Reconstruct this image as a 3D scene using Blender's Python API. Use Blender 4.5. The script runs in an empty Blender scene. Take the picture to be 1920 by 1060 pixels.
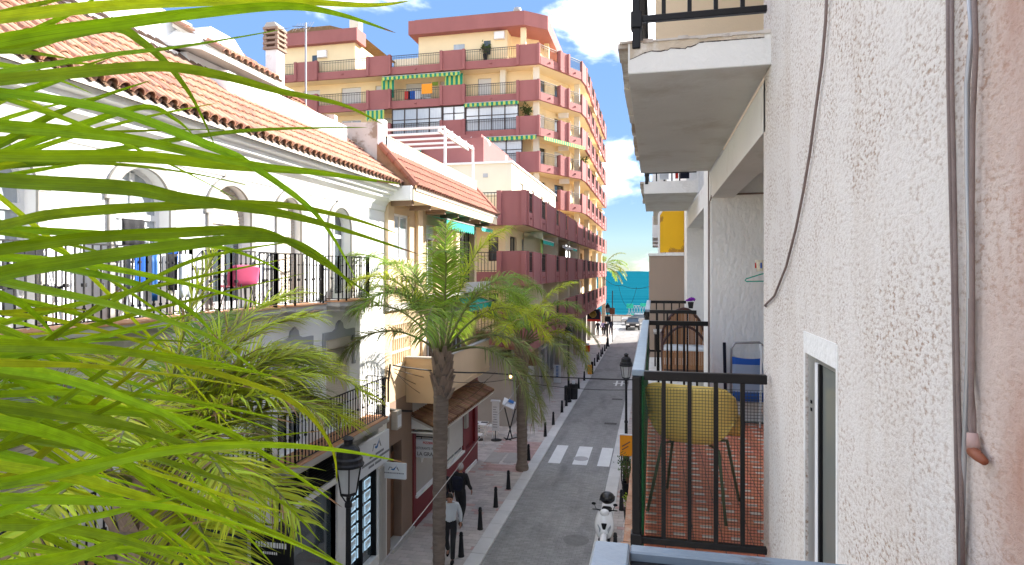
import bpy, bmesh, math, random
from mathutils import Vector, Matrix

random.seed(7)
S = bpy.context.scene
C = S.collection

# ------------------------------------------------------------------ camera
F_PX, CAM_Z = 1180.0, 7.5
YAW = math.atan(265 / F_PX)
cam_data = bpy.data.cameras.new("camera")
cam = bpy.data.objects.new("camera", cam_data)
C.objects.link(cam)
cam.location = (0, 0, CAM_Z)
cam.rotation_euler = (math.radians(90), 0, YAW)
cam_data.sensor_fit = 'HORIZONTAL'
cam_data.sensor_width = 36
cam_data.lens = F_PX / 1920 * 36
cam_data.shift_y = -22 / 1920
cam_data.clip_start = 0.05
cam_data.clip_end = 20000
S.camera = cam

# ------------------------------------------------------------------ sky and sun
SUN_EL = math.radians(27)
SUN_AZ = math.atan2(0.76, 0.65)          # measured from +Y towards +X
w = bpy.data.worlds.new("World")
S.world = w
w.use_nodes = True
nt = w.node_tree
nt.nodes.clear()
wo = nt.nodes.new('ShaderNodeOutputWorld')
bg = nt.nodes.new('ShaderNodeBackground')
bg.inputs['Strength'].default_value = 0.15
sky = nt.nodes.new('ShaderNodeTexSky')
sky.sky_type = 'NISHITA'
sky.sun_disc = False
sky.sun_elevation = SUN_EL
sky.sun_rotation = SUN_AZ
sky.air_density = 0.75
sky.dust_density = 0.0
sky.ozone_density = 0.8
tc = nt.nodes.new('ShaderNodeTexCoord')
mp = nt.nodes.new('ShaderNodeMapping')
mp.inputs['Scale'].default_value = (1.0, 1.0, 1.9)
mp.inputs['Location'].default_value = (4.99, 3.37, 0.91)
n1 = nt.nodes.new('ShaderNodeTexNoise')
n1.inputs['Scale'].default_value = 3.6
n1.inputs['Detail'].default_value = 9
n1.inputs['Roughness'].default_value = 0.55
n1.inputs['Distortion'].default_value = 0.25
rmp = nt.nodes.new('ShaderNodeValToRGB')
rmp.color_ramp.elements[0].position = 0.485
rmp.color_ramp.elements[0].color = (0, 0, 0, 1)
rmp.color_ramp.elements[1].position = 0.80
rmp.color_ramp.elements[1].color = (1, 1, 1, 1)
mixc = nt.nodes.new('ShaderNodeMixRGB')
mixc.inputs['Color2'].default_value = (29.0, 28.0, 26.6, 1)
mulf = nt.nodes.new('ShaderNodeMath')
mulf.operation = 'POWER'
mulf.inputs[1].default_value = 1.9
nt.links.new(tc.outputs['Generated'], mp.inputs['Vector'])
nt.links.new(mp.outputs['Vector'], n1.inputs['Vector'])
nt.links.new(n1.outputs['Fac'], rmp.inputs['Fac'])
nt.links.new(rmp.outputs['Color'], mulf.inputs[0])
nt.links.new(mulf.outputs[0], mixc.inputs['Fac'])
# soft shoulder: the camera holds the bright horizon back (same curve over the whole sky)
sepc = nt.nodes.new('ShaderNodeSeparateColor')
nt.links.new(sky.outputs['Color'], sepc.inputs[0])
mxa = nt.nodes.new('ShaderNodeMath'); mxa.operation = 'MAXIMUM'
nt.links.new(sepc.outputs[0], mxa.inputs[0]); nt.links.new(sepc.outputs[1], mxa.inputs[1])
mxb = nt.nodes.new('ShaderNodeMath'); mxb.operation = 'MAXIMUM'
nt.links.new(mxa.outputs[0], mxb.inputs[0]); nt.links.new(sepc.outputs[2], mxb.inputs[1])
dv = nt.nodes.new('ShaderNodeMath'); dv.operation = 'DIVIDE'
nt.links.new(mxb.outputs[0], dv.inputs[0]); dv.inputs[1].default_value = -0.85
ex = nt.nodes.new('ShaderNodeMath'); ex.operation = 'EXPONENT'
nt.links.new(dv.outputs[0], ex.inputs[0])
om = nt.nodes.new('ShaderNodeMath'); om.operation = 'SUBTRACT'
om.inputs[0].default_value = 1.0
nt.links.new(ex.outputs[0], om.inputs[1])
sc3 = nt.nodes.new('ShaderNodeMath'); sc3.operation = 'MULTIPLY'
nt.links.new(om.outputs[0], sc3.inputs[0]); sc3.inputs[1].default_value = 0.85
rat = nt.nodes.new('ShaderNodeMath'); rat.operation = 'DIVIDE'
nt.links.new(sc3.outputs[0], rat.inputs[0]); nt.links.new(mxb.outputs[0], rat.inputs[1])
vs_ = nt.nodes.new('ShaderNodeVectorMath'); vs_.operation = 'SCALE'
nt.links.new(sky.outputs['Color'], vs_.inputs[0]); nt.links.new(rat.outputs[0], vs_.inputs['Scale'])
wbm = nt.nodes.new('ShaderNodeVectorMath'); wbm.operation = 'MULTIPLY'
wbm.inputs[1].default_value = (0.86, 0.97, 1.08)      # camera white balance of the clear sky
nt.links.new(vs_.outputs[0], wbm.inputs[0])
nt.links.new(wbm.outputs[0], mixc.inputs['Color1'])
nt.links.new(mixc.outputs['Color'], bg.inputs['Color'])
nt.links.new(bg.outputs['Background'], wo.inputs['Surface'])

sun_d = bpy.data.lights.new("sun", 'SUN')
sun_d.energy = 2.0
sun_d.angle = math.radians(0.5)
sun_d.color = (1.0, 0.94, 0.85)
sun = bpy.data.objects.new("sun", sun_d)
C.objects.link(sun)
sdir = Vector((math.sin(SUN_AZ) * math.cos(SUN_EL), math.cos(SUN_AZ) * math.cos(SUN_EL), math.sin(SUN_EL)))
sun.rotation_euler = sdir.to_track_quat('Z', 'Y').to_euler()
sun.location = (20, 30, 40)

S.view_settings.view_transform = 'Standard'
S.view_settings.look = 'None'
S.view_settings.gamma = 1
S.view_settings.exposure = 2.95
S.view_settings.use_curve_mapping = False
S.render.engine = 'CYCLES'
S.cycles.use_denoising = True
S.cycles.max_bounces = 8
S.cycles.diffuse_bounces = 6
S.cycles.transparent_max_bounces = 12
S.cycles.caustics_reflective = False
S.cycles.caustics_refractive = False
S.cycles.sample_clamp_indirect = 8


def at(u, v, D):
    """point at depth D along the view through reference-photo pixel (u, v)"""
    a, b = (u - 960) / F_PX, (508 - v) / F_PX
    s, c = math.sin(YAW), math.cos(YAW)
    return Vector(((-s + a * c) * D, (c + a * s) * D, CAM_Z + b * D))


# ------------------------------------------------------------------ materials
def _n(t, k, **kw):
    n = t.nodes.new(k)
    for a, b in kw.items():
        setattr(n, a, b)
    return n


def pm(name, col, rough=0.75, var=0.08, vs=1.5, bump=0.0, bs=30, metal=0.0, spec=0.3, rnd=0.0, dirt=None,
       ds=2.0, dlo=0.55, dhi=0.7, damt=0.6, stretch=(1, 1, 1), emit=0.0, transl=0.0, tcol=None, coat=0.0, bdist=0.01,
       voro=None, fine=0.0):
    """procedural material: base colour with broad and fine noise variation, optional dirt patches, bump, per-piece variation"""
    m = bpy.data.materials.new(name)
    m.use_nodes = True
    t = m.node_tree
    t.nodes.clear()
    out = _n(t, 'ShaderNodeOutputMaterial')
    p = _n(t, 'ShaderNodeBsdfPrincipled')
    p.inputs['Roughness'].default_value = rough
    p.inputs['Metallic'].default_value = metal
    p.inputs['Specular IOR Level'].default_value = spec
    if coat:
        p.inputs['Coat Weight'].default_value = coat
    geo = _n(t, 'ShaderNodeNewGeometry')
    mpn = _n(t, 'ShaderNodeMapping')
    mpn.inputs['Scale'].default_value = stretch
    t.links.new(geo.outputs['Position'], mpn.inputs['Vector'])
    vec = mpn.outputs['Vector']
    noi = _n(t, 'ShaderNodeTexNoise')
    noi.inputs['Scale'].default_value = vs
    noi.inputs['Detail'].default_value = 6
    noi.inputs['Roughness'].default_value = 0.6
    t.links.new(vec, noi.inputs['Vector'])
    mr = _n(t, 'ShaderNodeMapRange')
    mr.inputs['From Min'].default_value = 0.3
    mr.inputs['From Max'].default_value = 0.7
    mr.inputs['To Min'].default_value = 1 - var
    mr.inputs['To Max'].default_value = 1 + var
    t.links.new(noi.outputs['Fac'], mr.inputs['Value'])
    hs = _n(t, 'ShaderNodeHueSaturation')
    hs.inputs['Color'].default_value = (*col, 1)
    val = mr.outputs['Result']
    if fine:
        nf = _n(t, 'ShaderNodeTexNoise')
        nf.inputs['Scale'].default_value = bs
        nf.inputs['Detail'].default_value = 4
        t.links.new(vec, nf.inputs['Vector'])
        mf = _n(t, 'ShaderNodeMapRange')
        mf.inputs['From Min'].default_value = 0.3
        mf.inputs['From Max'].default_value = 0.7
        mf.inputs['To Min'].default_value = 1 - fine
        mf.inputs['To Max'].default_value = 1 + fine
        t.links.new(nf.outputs['Fac'], mf.inputs['Value'])
        mm = _n(t, 'ShaderNodeMath', operation='MULTIPLY')
        t.links.new(val, mm.inputs[0])
        t.links.new(mf.outputs['Result'], mm.inputs[1])
        val = mm.outputs[0]
    if rnd:
        oi = _n(t, 'ShaderNodeObjectInfo')
        ad = _n(t, 'ShaderNodeMath', operation='ADD')
        fr = _n(t, 'ShaderNodeMath', operation='FRACT')
        t.links.new(oi.outputs['Random'], ad.inputs[0])
        t.links.new(geo.outputs['Random Per Island'], ad.inputs[1])
        t.links.new(ad.outputs[0], fr.inputs[0])
        m2 = _n(t, 'ShaderNodeMapRange')
        m2.inputs['To Min'].default_value = 1 - rnd
        m2.inputs['To Max'].default_value = 1 + rnd
        t.links.new(fr.outputs[0], m2.inputs['Value'])
        mm = _n(t, 'ShaderNodeMath', operation='MULTIPLY')
        t.links.new(val, mm.inputs[0])
        t.links.new(m2.outputs['Result'], mm.inputs[1])
        val = mm.outputs[0]
        m3 = _n(t, 'ShaderNodeMapRange')
        m3.inputs['To Min'].default_value = 0.5 - rnd * 0.06
        m3.inputs['To Max'].default_value = 0.5 + rnd * 0.05
        f2 = _n(t, 'ShaderNodeMath', operation='MULTIPLY')
        f2.inputs[1].default_value = 7.31
        f3 = _n(t, 'ShaderNodeMath', operation='FRACT')
        t.links.new(fr.outputs[0], f2.inputs[0])
        t.links.new(f2.outputs[0], f3.inputs[0])
        t.links.new(f3.outputs[0], m3.inputs['Value'])
        t.links.new(m3.outputs['Result'], hs.inputs['Hue'])
    t.links.new(val, hs.inputs['Value'])
    colout = hs.outputs['Color']
    if dirt:
        dn = _n(t, 'ShaderNodeTexNoise')
        dn.inputs['Scale'].default_value = ds
        dn.inputs['Detail'].default_value = 8
        dn.inputs['Roughness'].default_value = 0.65
        t.links.new(vec, dn.inputs['Vector'])
        dr = _n(t, 'ShaderNodeMapRange')
        dr.inputs['From Min'].default_value = dlo
        dr.inputs['From Max'].default_value = dhi
        dr.inputs['To Max'].default_value = damt
        t.links.new(dn.outputs['Fac'], dr.inputs['Value'])
        mx = _n(t, 'ShaderNodeMixRGB')
        mx.inputs['Color2'].default_value = (*dirt, 1)
        t.links.new(dr.outputs['Result'], mx.inputs['Fac'])
        t.links.new(colout, mx.inputs['Color1'])
        colout = mx.outputs['Color']
    t.links.new(colout, p.inputs['Base Color'])
    if emit:
        t.links.new(colout, p.inputs['Emission Color'])
        p.inputs['Emission Strength'].default_value = emit
    if bump:
        bn = _n(t, 'ShaderNodeTexNoise')
        bn.inputs['Scale'].default_value = bs
        bn.inputs['Detail'].default_value = 5
        t.links.new(vec, bn.inputs['Vector'])
        bp = _n(t, 'ShaderNodeBump')
        bp.inputs['Strength'].default_value = bump
        bp.inputs['Distance'].default_value = bdist
        t.links.new(bn.outputs['Fac'], bp.inputs['Height'])
        t.links.new(bp.outputs['Normal'], p.inputs['Normal'])
    if transl:
        tr = _n(t, 'ShaderNodeBsdfTranslucent')
        if tcol:
            tr.inputs['Color'].default_value = (*tcol, 1)
        else:
            t.links.new(colout, tr.inputs['Color'])
        ms = _n(t, 'ShaderNodeMixShader')
        ms.inputs['Fac'].default_value = transl
        t.links.new(p.outputs[0], ms.inputs[1])
        t.links.new(tr.outputs[0], ms.inputs[2])
        t.links.new(ms.outputs[0], out.inputs['Surface'])
    else:
        t.links.new(p.outputs[0], out.inputs['Surface'])
    return m


M = {}
M['white'] = pm('white_plaster', (0.82, 0.82, 0.81), 0.8, 0.03, 0.6, 0.25, 60, dirt=(0.6, 0.57, 0.52), ds=1.2, dlo=0.6, dhi=0.85, damt=0.25)
M['oldwhite'] = pm('weathered_white', (0.76, 0.75, 0.72), 0.85, 0.06, 1.5, 0.5, 45, dirt=(0.36, 0.30, 0.24), ds=3, dlo=0.55, dhi=0.8, damt=0.55)
M['trim'] = pm('stone_white_trim', (0.44, 0.42, 0.39), 0.8, 0.04, 2, 0.2, 50)
M['archtrim'] = pm('weathered_stone_trim', (0.34, 0.325, 0.30), 0.85, 0.06, 2, 0.25, 50, dirt=(0.26, 0.24, 0.21), ds=4, dlo=0.55, dhi=0.75, damt=0.5)
M['grey'] = pm('grey_trim', (0.36, 0.37, 0.39), 0.8, 0.05, 2, 0.2, 50)
M['stain'] = pm('stained_render', (0.58, 0.53, 0.48), 0.9, 0.08, 2, 0.4, 40, dirt=(0.27, 0.19, 0.13), ds=0.9, dlo=0.5, dhi=0.56, damt=0.85)
M['cream'] = pm('cream_render', (0.84, 0.69, 0.43), 0.85, 0.04, 0.7, 0.15, 40)
M['palecream'] = pm('pale_cream_render', (0.76, 0.70, 0.56), 0.85, 0.04, 0.7, 0.15, 40)
M['red'] = pm('salmon_red_render', (0.31, 0.118, 0.110), 0.8, 0.09, 0.8, 0.2, 40, dirt=(0.30, 0.11, 0.11), ds=1.3, dlo=0.55, dhi=0.8, damt=0.5, stretch=(1, 1, 0.5))
M['redpatch'] = pm('peeling_red_render', (0.31, 0.118, 0.110), 0.85, 0.05, 0.8, 0.2, 40, dirt=(0.75, 0.74, 0.74), ds=0.35, dlo=0.60, dhi=0.61, damt=1.0)
M['beige'] = pm('beige_render', (0.57, 0.42, 0.27), 0.85, 0.06, 0.8, 0.3, 50, stretch=(1, 1, 0.4))
M['beigelight'] = pm('light_beige_render', (0.70, 0.55, 0.38), 0.85, 0.05, 0.8, 0.25, 50)
M['brownplinth'] = pm('brown_render', (0.26, 0.18, 0.135), 0.8, 0.06, 1, 0.3, 50)
M['tile'] = pm('terracotta_roof_tile', (0.42, 0.215, 0.14), 0.85, 0.10, 5, 0.35, 60, rnd=0.22, dirt=(0.48, 0.33, 0.22), ds=4, dlo=0.42, dhi=0.66, damt=0.6)
M['tileold'] = pm('dark_roof_tile', (0.27, 0.15, 0.085), 0.9, 0.15, 6, 0.4, 60, rnd=0.3, dirt=(0.34, 0.23, 0.14), ds=4, damt=0.6)
M['tilebrown'] = pm('red_brown_roof_tile', (0.31, 0.135, 0.09), 0.85, 0.06, 4, 0.25, 50, rnd=0.12)
M['tilepan'] = pm('dark_tile_channel', (0.20, 0.13, 0.09), 0.9, 0.1, 6)
M['mortar'] = pm('grey_mortar', (0.50, 0.46, 0.40), 0.95, 0.1, 8, 0.5, 60)
M['floorterra'] = pm('terracotta_floor', (0.50, 0.25, 0.13), 0.7, 0.1, 5, 0.2, 60)
M['winframe'] = pm('white_window_frame', (0.80, 0.80, 0.80), 0.4, 0.02, 3)
M['alu'] = pm('grey_aluminium', (0.42, 0.42, 0.41), 0.35, 0.03, 3, metal=0.6)
M['darkframe'] = pm('dark_bronze_frame', (0.045, 0.032, 0.028), 0.4, 0.05, 3)
M['glass'] = pm('window_glass', (0.05, 0.065, 0.075), 0.06, 0.3, 0.6, spec=0.8, coat=0.6)
M['glasslight'] = pm('window_glass_with_curtain', (0.36, 0.40, 0.43), 0.08, 0.12, 2.5, spec=0.7, coat=0.7, stretch=(6, 6, 0.3))
M['blind'] = pm('beige_roller_blind', (0.62, 0.55, 0.46), 0.6, 0.03, 3)
M['blindpale'] = pm('pale_roller_blind', (0.66, 0.66, 0.64), 0.6, 0.03, 3)
M['iron'] = pm('black_iron', (0.010, 0.010, 0.012), 0.5, 0.1, 4, spec=0.3)
M['ironbrown'] = pm('brown_painted_iron', (0.030, 0.020, 0.018), 0.5, 0.1, 4, spec=0.4)
M['railpaint'] = pm('black_glossy_rail_paint', (0.0055, 0.005, 0.006), 0.38, 0.15, 12, 0.08, 90, spec=0.28, dirt=(0.06, 0.045, 0.04), ds=22, dlo=0.66, dhi=0.74, damt=0.4)
M['railtop'] = pm('worn_sky_sheen_rail_top', (0.17, 0.225, 0.28), 0.30, 0.15, 9, 0.08, 90, spec=0.5, dirt=(0.07, 0.06, 0.055), ds=13, dlo=0.60, dhi=0.68, damt=0.6)  # blue of the reflected sky put into the base colour; dark spots are wear
M['greenedge'] = pm('green_netting_edge', (0.010, 0.13, 0.045), 0.6, 0.2, 15)
M['mesh'] = pm('green_grey_netting', (0.035, 0.05, 0.04), 0.6, 0.1, 15)
M['black'] = pm('matte_black', (0.007, 0.007, 0.008), 0.6, 0.1, 4, spec=0.2)
M['sign'] = pm('white_sign_panel', (0.68, 0.70, 0.73), 0.5, 0.03, 2)
M['signblue'] = pm('blue_print', (0.03, 0.13, 0.36), 0.5, 0.05, 2)
M['signgrey'] = pm('grey_print', (0.16, 0.17, 0.19), 0.5, 0.05, 2)
M['signred'] = pm('red_print', (0.55, 0.04, 0.04), 0.5, 0.05, 2)
M['signwhite'] = pm('white_print', (0.75, 0.75, 0.75), 0.5, 0.05, 2)
M['darkred'] = pm('dark_red_paint', (0.20, 0.025, 0.03), 0.5, 0.07, 1.5)
M['awngreen'] = None
M['turq'] = pm('turquoise_awning', (0.02, 0.36, 0.27), 0.8, 0.1, 4, transl=0.06)
M['concrete'] = pm('grey_concrete', (0.42, 0.41, 0.39), 0.85, 0.08, 1.5, 0.4, 40)
M['pillar'] = pm('grey_beige_stone', (0.36, 0.33, 0.30), 0.7, 0.06, 2, 0.15, 40)
M['wood'] = pm('brown_wood', (0.17, 0.085, 0.045), 0.6, 0.15, 3, stretch=(6, 6, 0.6))
M['yellow'] = pm('yellow_plastic', (0.86, 0.62, 0.17), 0.45, 0.05, 3)
M['ochre'] = pm('yellow_ochre_paint', (0.78, 0.44, 0.010), 0.6, 0.05, 1, dirt=(0.28, 0.13, 0.03), ds=2.2, dlo=0.55, dhi=0.59, damt=0.75)
M['taupe'] = pm('taupe_render', (0.34, 0.26, 0.20), 0.85, 0.06, 1.2, 0.2, 40, dirt=(0.16, 0.13, 0.11), ds=1.6, dlo=0.6, dhi=0.75, damt=0.4, stretch=(1, 1, 0.3))
M['orange'] = pm('orange_panel', (0.75, 0.28, 0.01), 0.5, 0.04, 3)
M['redplastic'] = pm('red_plastic', (0.55, 0.03, 0.02), 0.4, 0.04, 3)
M['greymetal'] = pm('grey_metal', (0.36, 0.36, 0.37), 0.4, 0.05, 3, metal=0.5)
M['whitemetal'] = pm('white_painted_metal', (0.78, 0.78, 0.77), 0.4, 0.03, 3)
M['bluecloth'] = pm('blue_cloth', (0.02, 0.10, 0.42), 0.9, 0.15, 6, 0.3, 60)
M['navy'] = pm('navy_cloth', (0.012, 0.014, 0.028), 0.9, 0.2, 6, 0.3, 60)
M['charcoal'] = pm('charcoal_cloth', (0.025, 0.025, 0.028), 0.9, 0.2, 6, 0.3, 60)
M['whitecloth'] = pm('white_cloth', (0.62, 0.66, 0.70), 0.9, 0.05, 6, 0.4, 40)
M['greycloth'] = pm('grey_cloth', (0.30, 0.31, 0.33), 0.9, 0.15, 8, 0.3, 60)
M['lilac'] = pm('lilac_cloth', (0.45, 0.38, 0.62), 0.9, 0.1, 8, 0.3, 60)
M['pink'] = pm('pink_plastic', (0.62, 0.10, 0.20), 0.4, 0.04, 3)
M['skin'] = pm('skin', (0.42, 0.22, 0.15), 0.6, 0.06, 8)
M['hairdark'] = pm('dark_hair', (0.02, 0.015, 0.012), 0.7, 0.2, 30)
M['hairgrey'] = pm('grey_hair', (0.35, 0.32, 0.31), 0.7, 0.15, 30)
M['bark'] = pm('palm_bark', (0.21, 0.165, 0.135), 0.95, 0.25, 3, 0.8, 14, stretch=(1, 1, 5), bdist=0.03)
M['barkshaft'] = pm('dry_leaf_sheath', (0.27, 0.195, 0.15), 0.95, 0.25, 4, 0.7, 16, stretch=(3, 3, 0.5), bdist=0.02)
M['frond'] = pm('palm_leaflet_green', (0.155, 0.26, 0.035), 0.5, 0.25, 3, rnd=0.55, spec=0.3, transl=0.4, tcol=(0.30, 0.44, 0.035))
M['frondyel'] = pm('palm_leaflet_yellow_green', (0.42, 0.50, 0.035), 0.5, 0.25, 3, rnd=0.5, spec=0.3, transl=0.4, tcol=(0.60, 0.66, 0.04))
M['frondgrey'] = pm('palm_leaflet_grey_green', (0.22, 0.265, 0.09), 0.55, 0.25, 3, rnd=0.55, spec=0.35, transl=0.35, tcol=(0.30, 0.34, 0.09))
M['fronddry'] = pm('dry_palm_leaflet', (0.30, 0.20, 0.11), 0.8, 0.2, 2, rnd=0.3, transl=0.2)
M['rachis'] = pm('palm_rachis', (0.16, 0.17, 0.06), 0.6, 0.15, 3)
M['paver'] = pm('grey_road_paver', (0.29, 0.285, 0.275), 0.8, 0.10, 0.5, 0.4, 70, rnd=0.10, dirt=(0.12, 0.12, 0.12), ds=1.3, dlo=0.47, dhi=0.68, damt=0.55, fine=0.1, stretch=(1, 0.28, 1))
M['slab'] = pm('pavement_slab', (0.49, 0.44, 0.405), 0.8, 0.08, 0.8, 0.3, 70, rnd=0.12, dirt=(0.2, 0.18, 0.17), ds=0.7, dlo=0.55, dhi=0.8, damt=0.4, fine=0.06)
M['slabred'] = pm('red_pavement_slab', (0.47, 0.32, 0.285), 0.8, 0.08, 0.8, 0.3, 70, rnd=0.12, fine=0.06)
M['kerb'] = pm('granite_kerb', (0.58, 0.57, 0.55), 0.75, 0.08, 1.5, 0.3, 80, rnd=0.06, fine=0.08)
M['joint'] = pm('dark_joint', (0.10, 0.095, 0.09), 0.95, 0.15, 1)
M['paint'] = pm('worn_white_road_paint', (0.74, 0.74, 0.72), 0.7, 0.06, 2, dirt=(0.3, 0.3, 0.3), ds=9, dlo=0.62, dhi=0.7, damt=0.7)
M['earth'] = pm('bare_earth', (0.30, 0.21, 0.12), 0.95, 0.2, 5, 0.6, 30)
M['sand'] = pm('sand', (0.52, 0.44, 0.33), 0.95, 0.06, 0.4, 0.2, 20)
M['farwhite'] = pm('far_white_render', (0.72, 0.70, 0.66), 0.85, 0.05, 0.6)
M['leafbush'] = pm('shrub_leaf', (0.06, 0.10, 0.025), 0.6, 0.2, 3, rnd=0.35, transl=0.25)
M['leaflime'] = pm('lime_leaf', (0.20, 0.28, 0.02), 0.6, 0.2, 3, rnd=0.3, transl=0.25)
M['chrome'] = pm('bright_metal', (0.55, 0.55, 0.56), 0.22, 0.03, 3, metal=0.9)
M['rubber'] = pm('tyre_rubber', (0.018, 0.018, 0.018), 0.8, 0.1, 8)
M['scooter'] = pm('white_scooter_paint', (0.74, 0.75, 0.76), 0.25, 0.02, 3, spec=0.6, coat=0.5)
M['lampglass'] = pm('frosted_lamp_glass', (0.62, 0.64, 0.66), 0.35, 0.04, 6, spec=0.5, transl=0.3)
M['amber'] = pm('warm_lamp', (1.0, 0.55, 0.15), 0.5, 0.02, 3, emit=1.5)
M['poster'] = pm('lit_window_card', (0.42, 0.62, 0.78), 0.5, 0.18, 14, emit=0.12)
M['posterpic'] = pm('window_card_picture', (0.30, 0.36, 0.40), 0.5, 0.5, 22, emit=0.05)
M['cable'] = pm('weathered_cable', (0.20, 0.15, 0.135), 0.7, 0.15, 15, 0.3, 120)
M['cabledark'] = pm('black_cable', (0.025, 0.022, 0.022), 0.7, 0.1, 10)
M['orangetile'] = pm('orange_floor_tile', (0.68, 0.21, 0.11), 0.5, 0.10, 6, 0.15, 80, rnd=0.08, dirt=(0.30, 0.14, 0.09), ds=7, damt=0.5)
M['paletile'] = pm('cream_floor_inlay', (0.68, 0.60, 0.52), 0.5, 0.08, 8, 0.1, 80, rnd=0.06)
M['brickedge'] = pm('terracotta_edge', (0.40, 0.205, 0.12), 0.85, 0.15, 9, 0.6, 60, dirt=(0.42, 0.36, 0.28), ds=11, dlo=0.5, dhi=0.65, damt=0.7)


def striped(name, c1, c2, axis, scale):
    m = bpy.data.materials.new(name)
    m.use_nodes = True
    t = m.node_tree
    p = t.nodes['Principled BSDF']
    p.inputs['Roughness'].default_value = 0.8
    g = _n(t, 'ShaderNodeNewGeometry')
    sp = _n(t, 'ShaderNodeSeparateXYZ')
    t.links.new(g.outputs['Position'], sp.inputs[0])
    ad = _n(t, 'ShaderNodeMath', operation='ADD')
    t.links.new(sp.outputs[0], ad.inputs[0])
    t.links.new(sp.outputs[1], ad.inputs[1])
    mu = _n(t, 'ShaderNodeMath', operation='MULTIPLY')
    mu.inputs[1].default_value = scale
    t.links.new(ad.outputs[0] if axis == 'xy' else sp.outputs[2], mu.inputs[0])
    fr = _n(t, 'ShaderNodeMath', operation='FRACT')
    t.links.new(mu.outputs[0], fr.inputs[0])
    gt = _n(t, 'ShaderNodeMath', operation='GREATER_THAN')
    gt.inputs[1].default_value = 0.5
    t.links.new(fr.outputs[0], gt.inputs[0])
    mx = _n(t, 'ShaderNodeMixRGB')
    mx.inputs['Color1'].default_value = (*c1, 1)
    mx.inputs['Color2'].default_value = (*c2, 1)
    t.links.new(gt.outputs[0], mx.inputs['Fac'])
    t.links.new(mx.outputs['Color'], p.inputs['Base Color'])
    return m


M['awngreen'] = striped('green_striped_awning', (0.0, 0.22, 0.13), (0.42, 0.50, 0.10), 'xy', 2.6)
M['awnblue'] = striped('blue_striped_fabric', (0.01, 0.08, 0.36), (0.30, 0.37, 0.48), 'z', 5.5)


def stucco(name, base, brown, near_pink):
    """coarse thrown render: pale, pitted, brown dust caught in the hollows"""
    m = bpy.data.materials.new(name)
    m.use_nodes = True
    t = m.node_tree
    p = t.nodes['Principled BSDF']
    p.inputs['Roughness'].default_value = 0.95
    p.inputs['Specular IOR Level'].default_value = 0.1
    g = _n(t, 'ShaderNodeNewGeometry')

    def noise(sc, det, ro=0.6, stretch=(1, 1, 1)):
        mpn = _n(t, 'ShaderNodeMapping')
        mpn.inputs['Scale'].default_value = stretch
        t.links.new(g.outputs['Position'], mpn.inputs['Vector'])
        n = _n(t, 'ShaderNodeTexNoise')
        n.inputs['Scale'].default_value = sc
        n.inputs['Detail'].default_value = det
        n.inputs['Roughness'].default_value = ro
        t.links.new(mpn.outputs[0], n.inputs['Vector'])
        return n.outputs['Fac']

    def rng(src, a, b, c=0.0, d=1.0):
        r = _n(t, 'ShaderNodeMapRange')
        for k, v in zip(('From Min', 'From Max', 'To Min', 'To Max'), (a, b, c, d)):
            r.inputs[k].default_value = v
        t.links.new(src, r.inputs['Value'])
        return r.outputs['Result']

    lump = noise(80, 7, 0.66, (1, 0.6, 1))
    big = noise(3.2, 7, 0.7)
    spots = rng(lump, 0.515, 0.375, 0, 1)
    area = rng(big, 0.38, 0.62, 0.12, 1.0)
    mu = _n(t, 'ShaderNodeMath', operation='MULTIPLY')
    t.links.new(spots, mu.inputs[0])
    t.links.new(area, mu.inputs[1])
    mx = _n(t, 'ShaderNodeMixRGB')
    mx.inputs['Color1'].default_value = (*base, 1)
    mx.inputs['Color2'].default_value = (*brown, 1)
    t.links.new(mu.outputs[0], mx.inputs['Fac'])
    # rain streaks and broad discoloured patches
    stk = rng(noise(7, 5, 0.6, (1, 1, 0.07)), 0.52, 0.74, 0, 0.30)
    mx0 = _n(t, 'ShaderNodeMixRGB')
    mx0.inputs['Color2'].default_value = (0.50, 0.40, 0.31, 1)
    t.links.new(stk, mx0.inputs['Fac'])
    t.links.new(mx.outputs[0], mx0.inputs['Color1'])
    mx = mx0
    # a reddish tone growing towards the end of the wall nearest the corner
    sp = _n(t, 'ShaderNodeSeparateXYZ')
    t.links.new(g.outputs['Position'], sp.inputs[0])
    edge = rng(sp.outputs[1], 1.46, 1.22, 0, 0.9)
    wob = rng(noise(5, 4, 0.6, (1, 1, 0.4)), 0.3, 0.7, 0.35, 1.15)
    m2 = _n(t, 'ShaderNodeMath', operation='MULTIPLY')
    t.links.new(edge, m2.inputs[0])
    t.links.new(wob, m2.inputs[1])
    mx2 = _n(t, 'ShaderNodeMixRGB')
    mx2.inputs['Color2'].default_value = (*near_pink, 1)
    t.links.new(m2.outputs[0], mx2.inputs['Fac'])
    t.links.new(mx.outputs[0], mx2.inputs['Color1'])
    t.links.new(mx2.outputs[0], p.inputs['Base Color'])
    bp = _n(t, 'ShaderNodeBump')
    bp.inputs['Strength'].default_value = 0.85
    bp.inputs['Distance'].default_value = 0.008
    t.links.new(lump, bp.inputs['Height'])
    t.links.new(bp.outputs['Normal'], p.inputs['Normal'])
    return m


M['stucco'] = stucco('rough_cast_stucco', (0.735, 0.69, 0.64), (0.34, 0.225, 0.15), (0.43, 0.25, 0.185))
M['combed'] = pm('combed_white_stucco', (0.80, 0.80, 0.79), 0.9, 0.03, 2, 0.9, 26, stretch=(1, 1, 0.55), bdist=0.02, dirt=(0.42, 0.36, 0.28), ds=2.5, dlo=0.62, dhi=0.8, damt=0.4)
M['soffit'] = pm('soffit_paint', (0.66, 0.66, 0.64), 0.9, 0.05, 2, 0.3, 30, dirt=(0.38, 0.33, 0.27), ds=2.4, dlo=0.5, dhi=0.72, damt=0.45)


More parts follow.
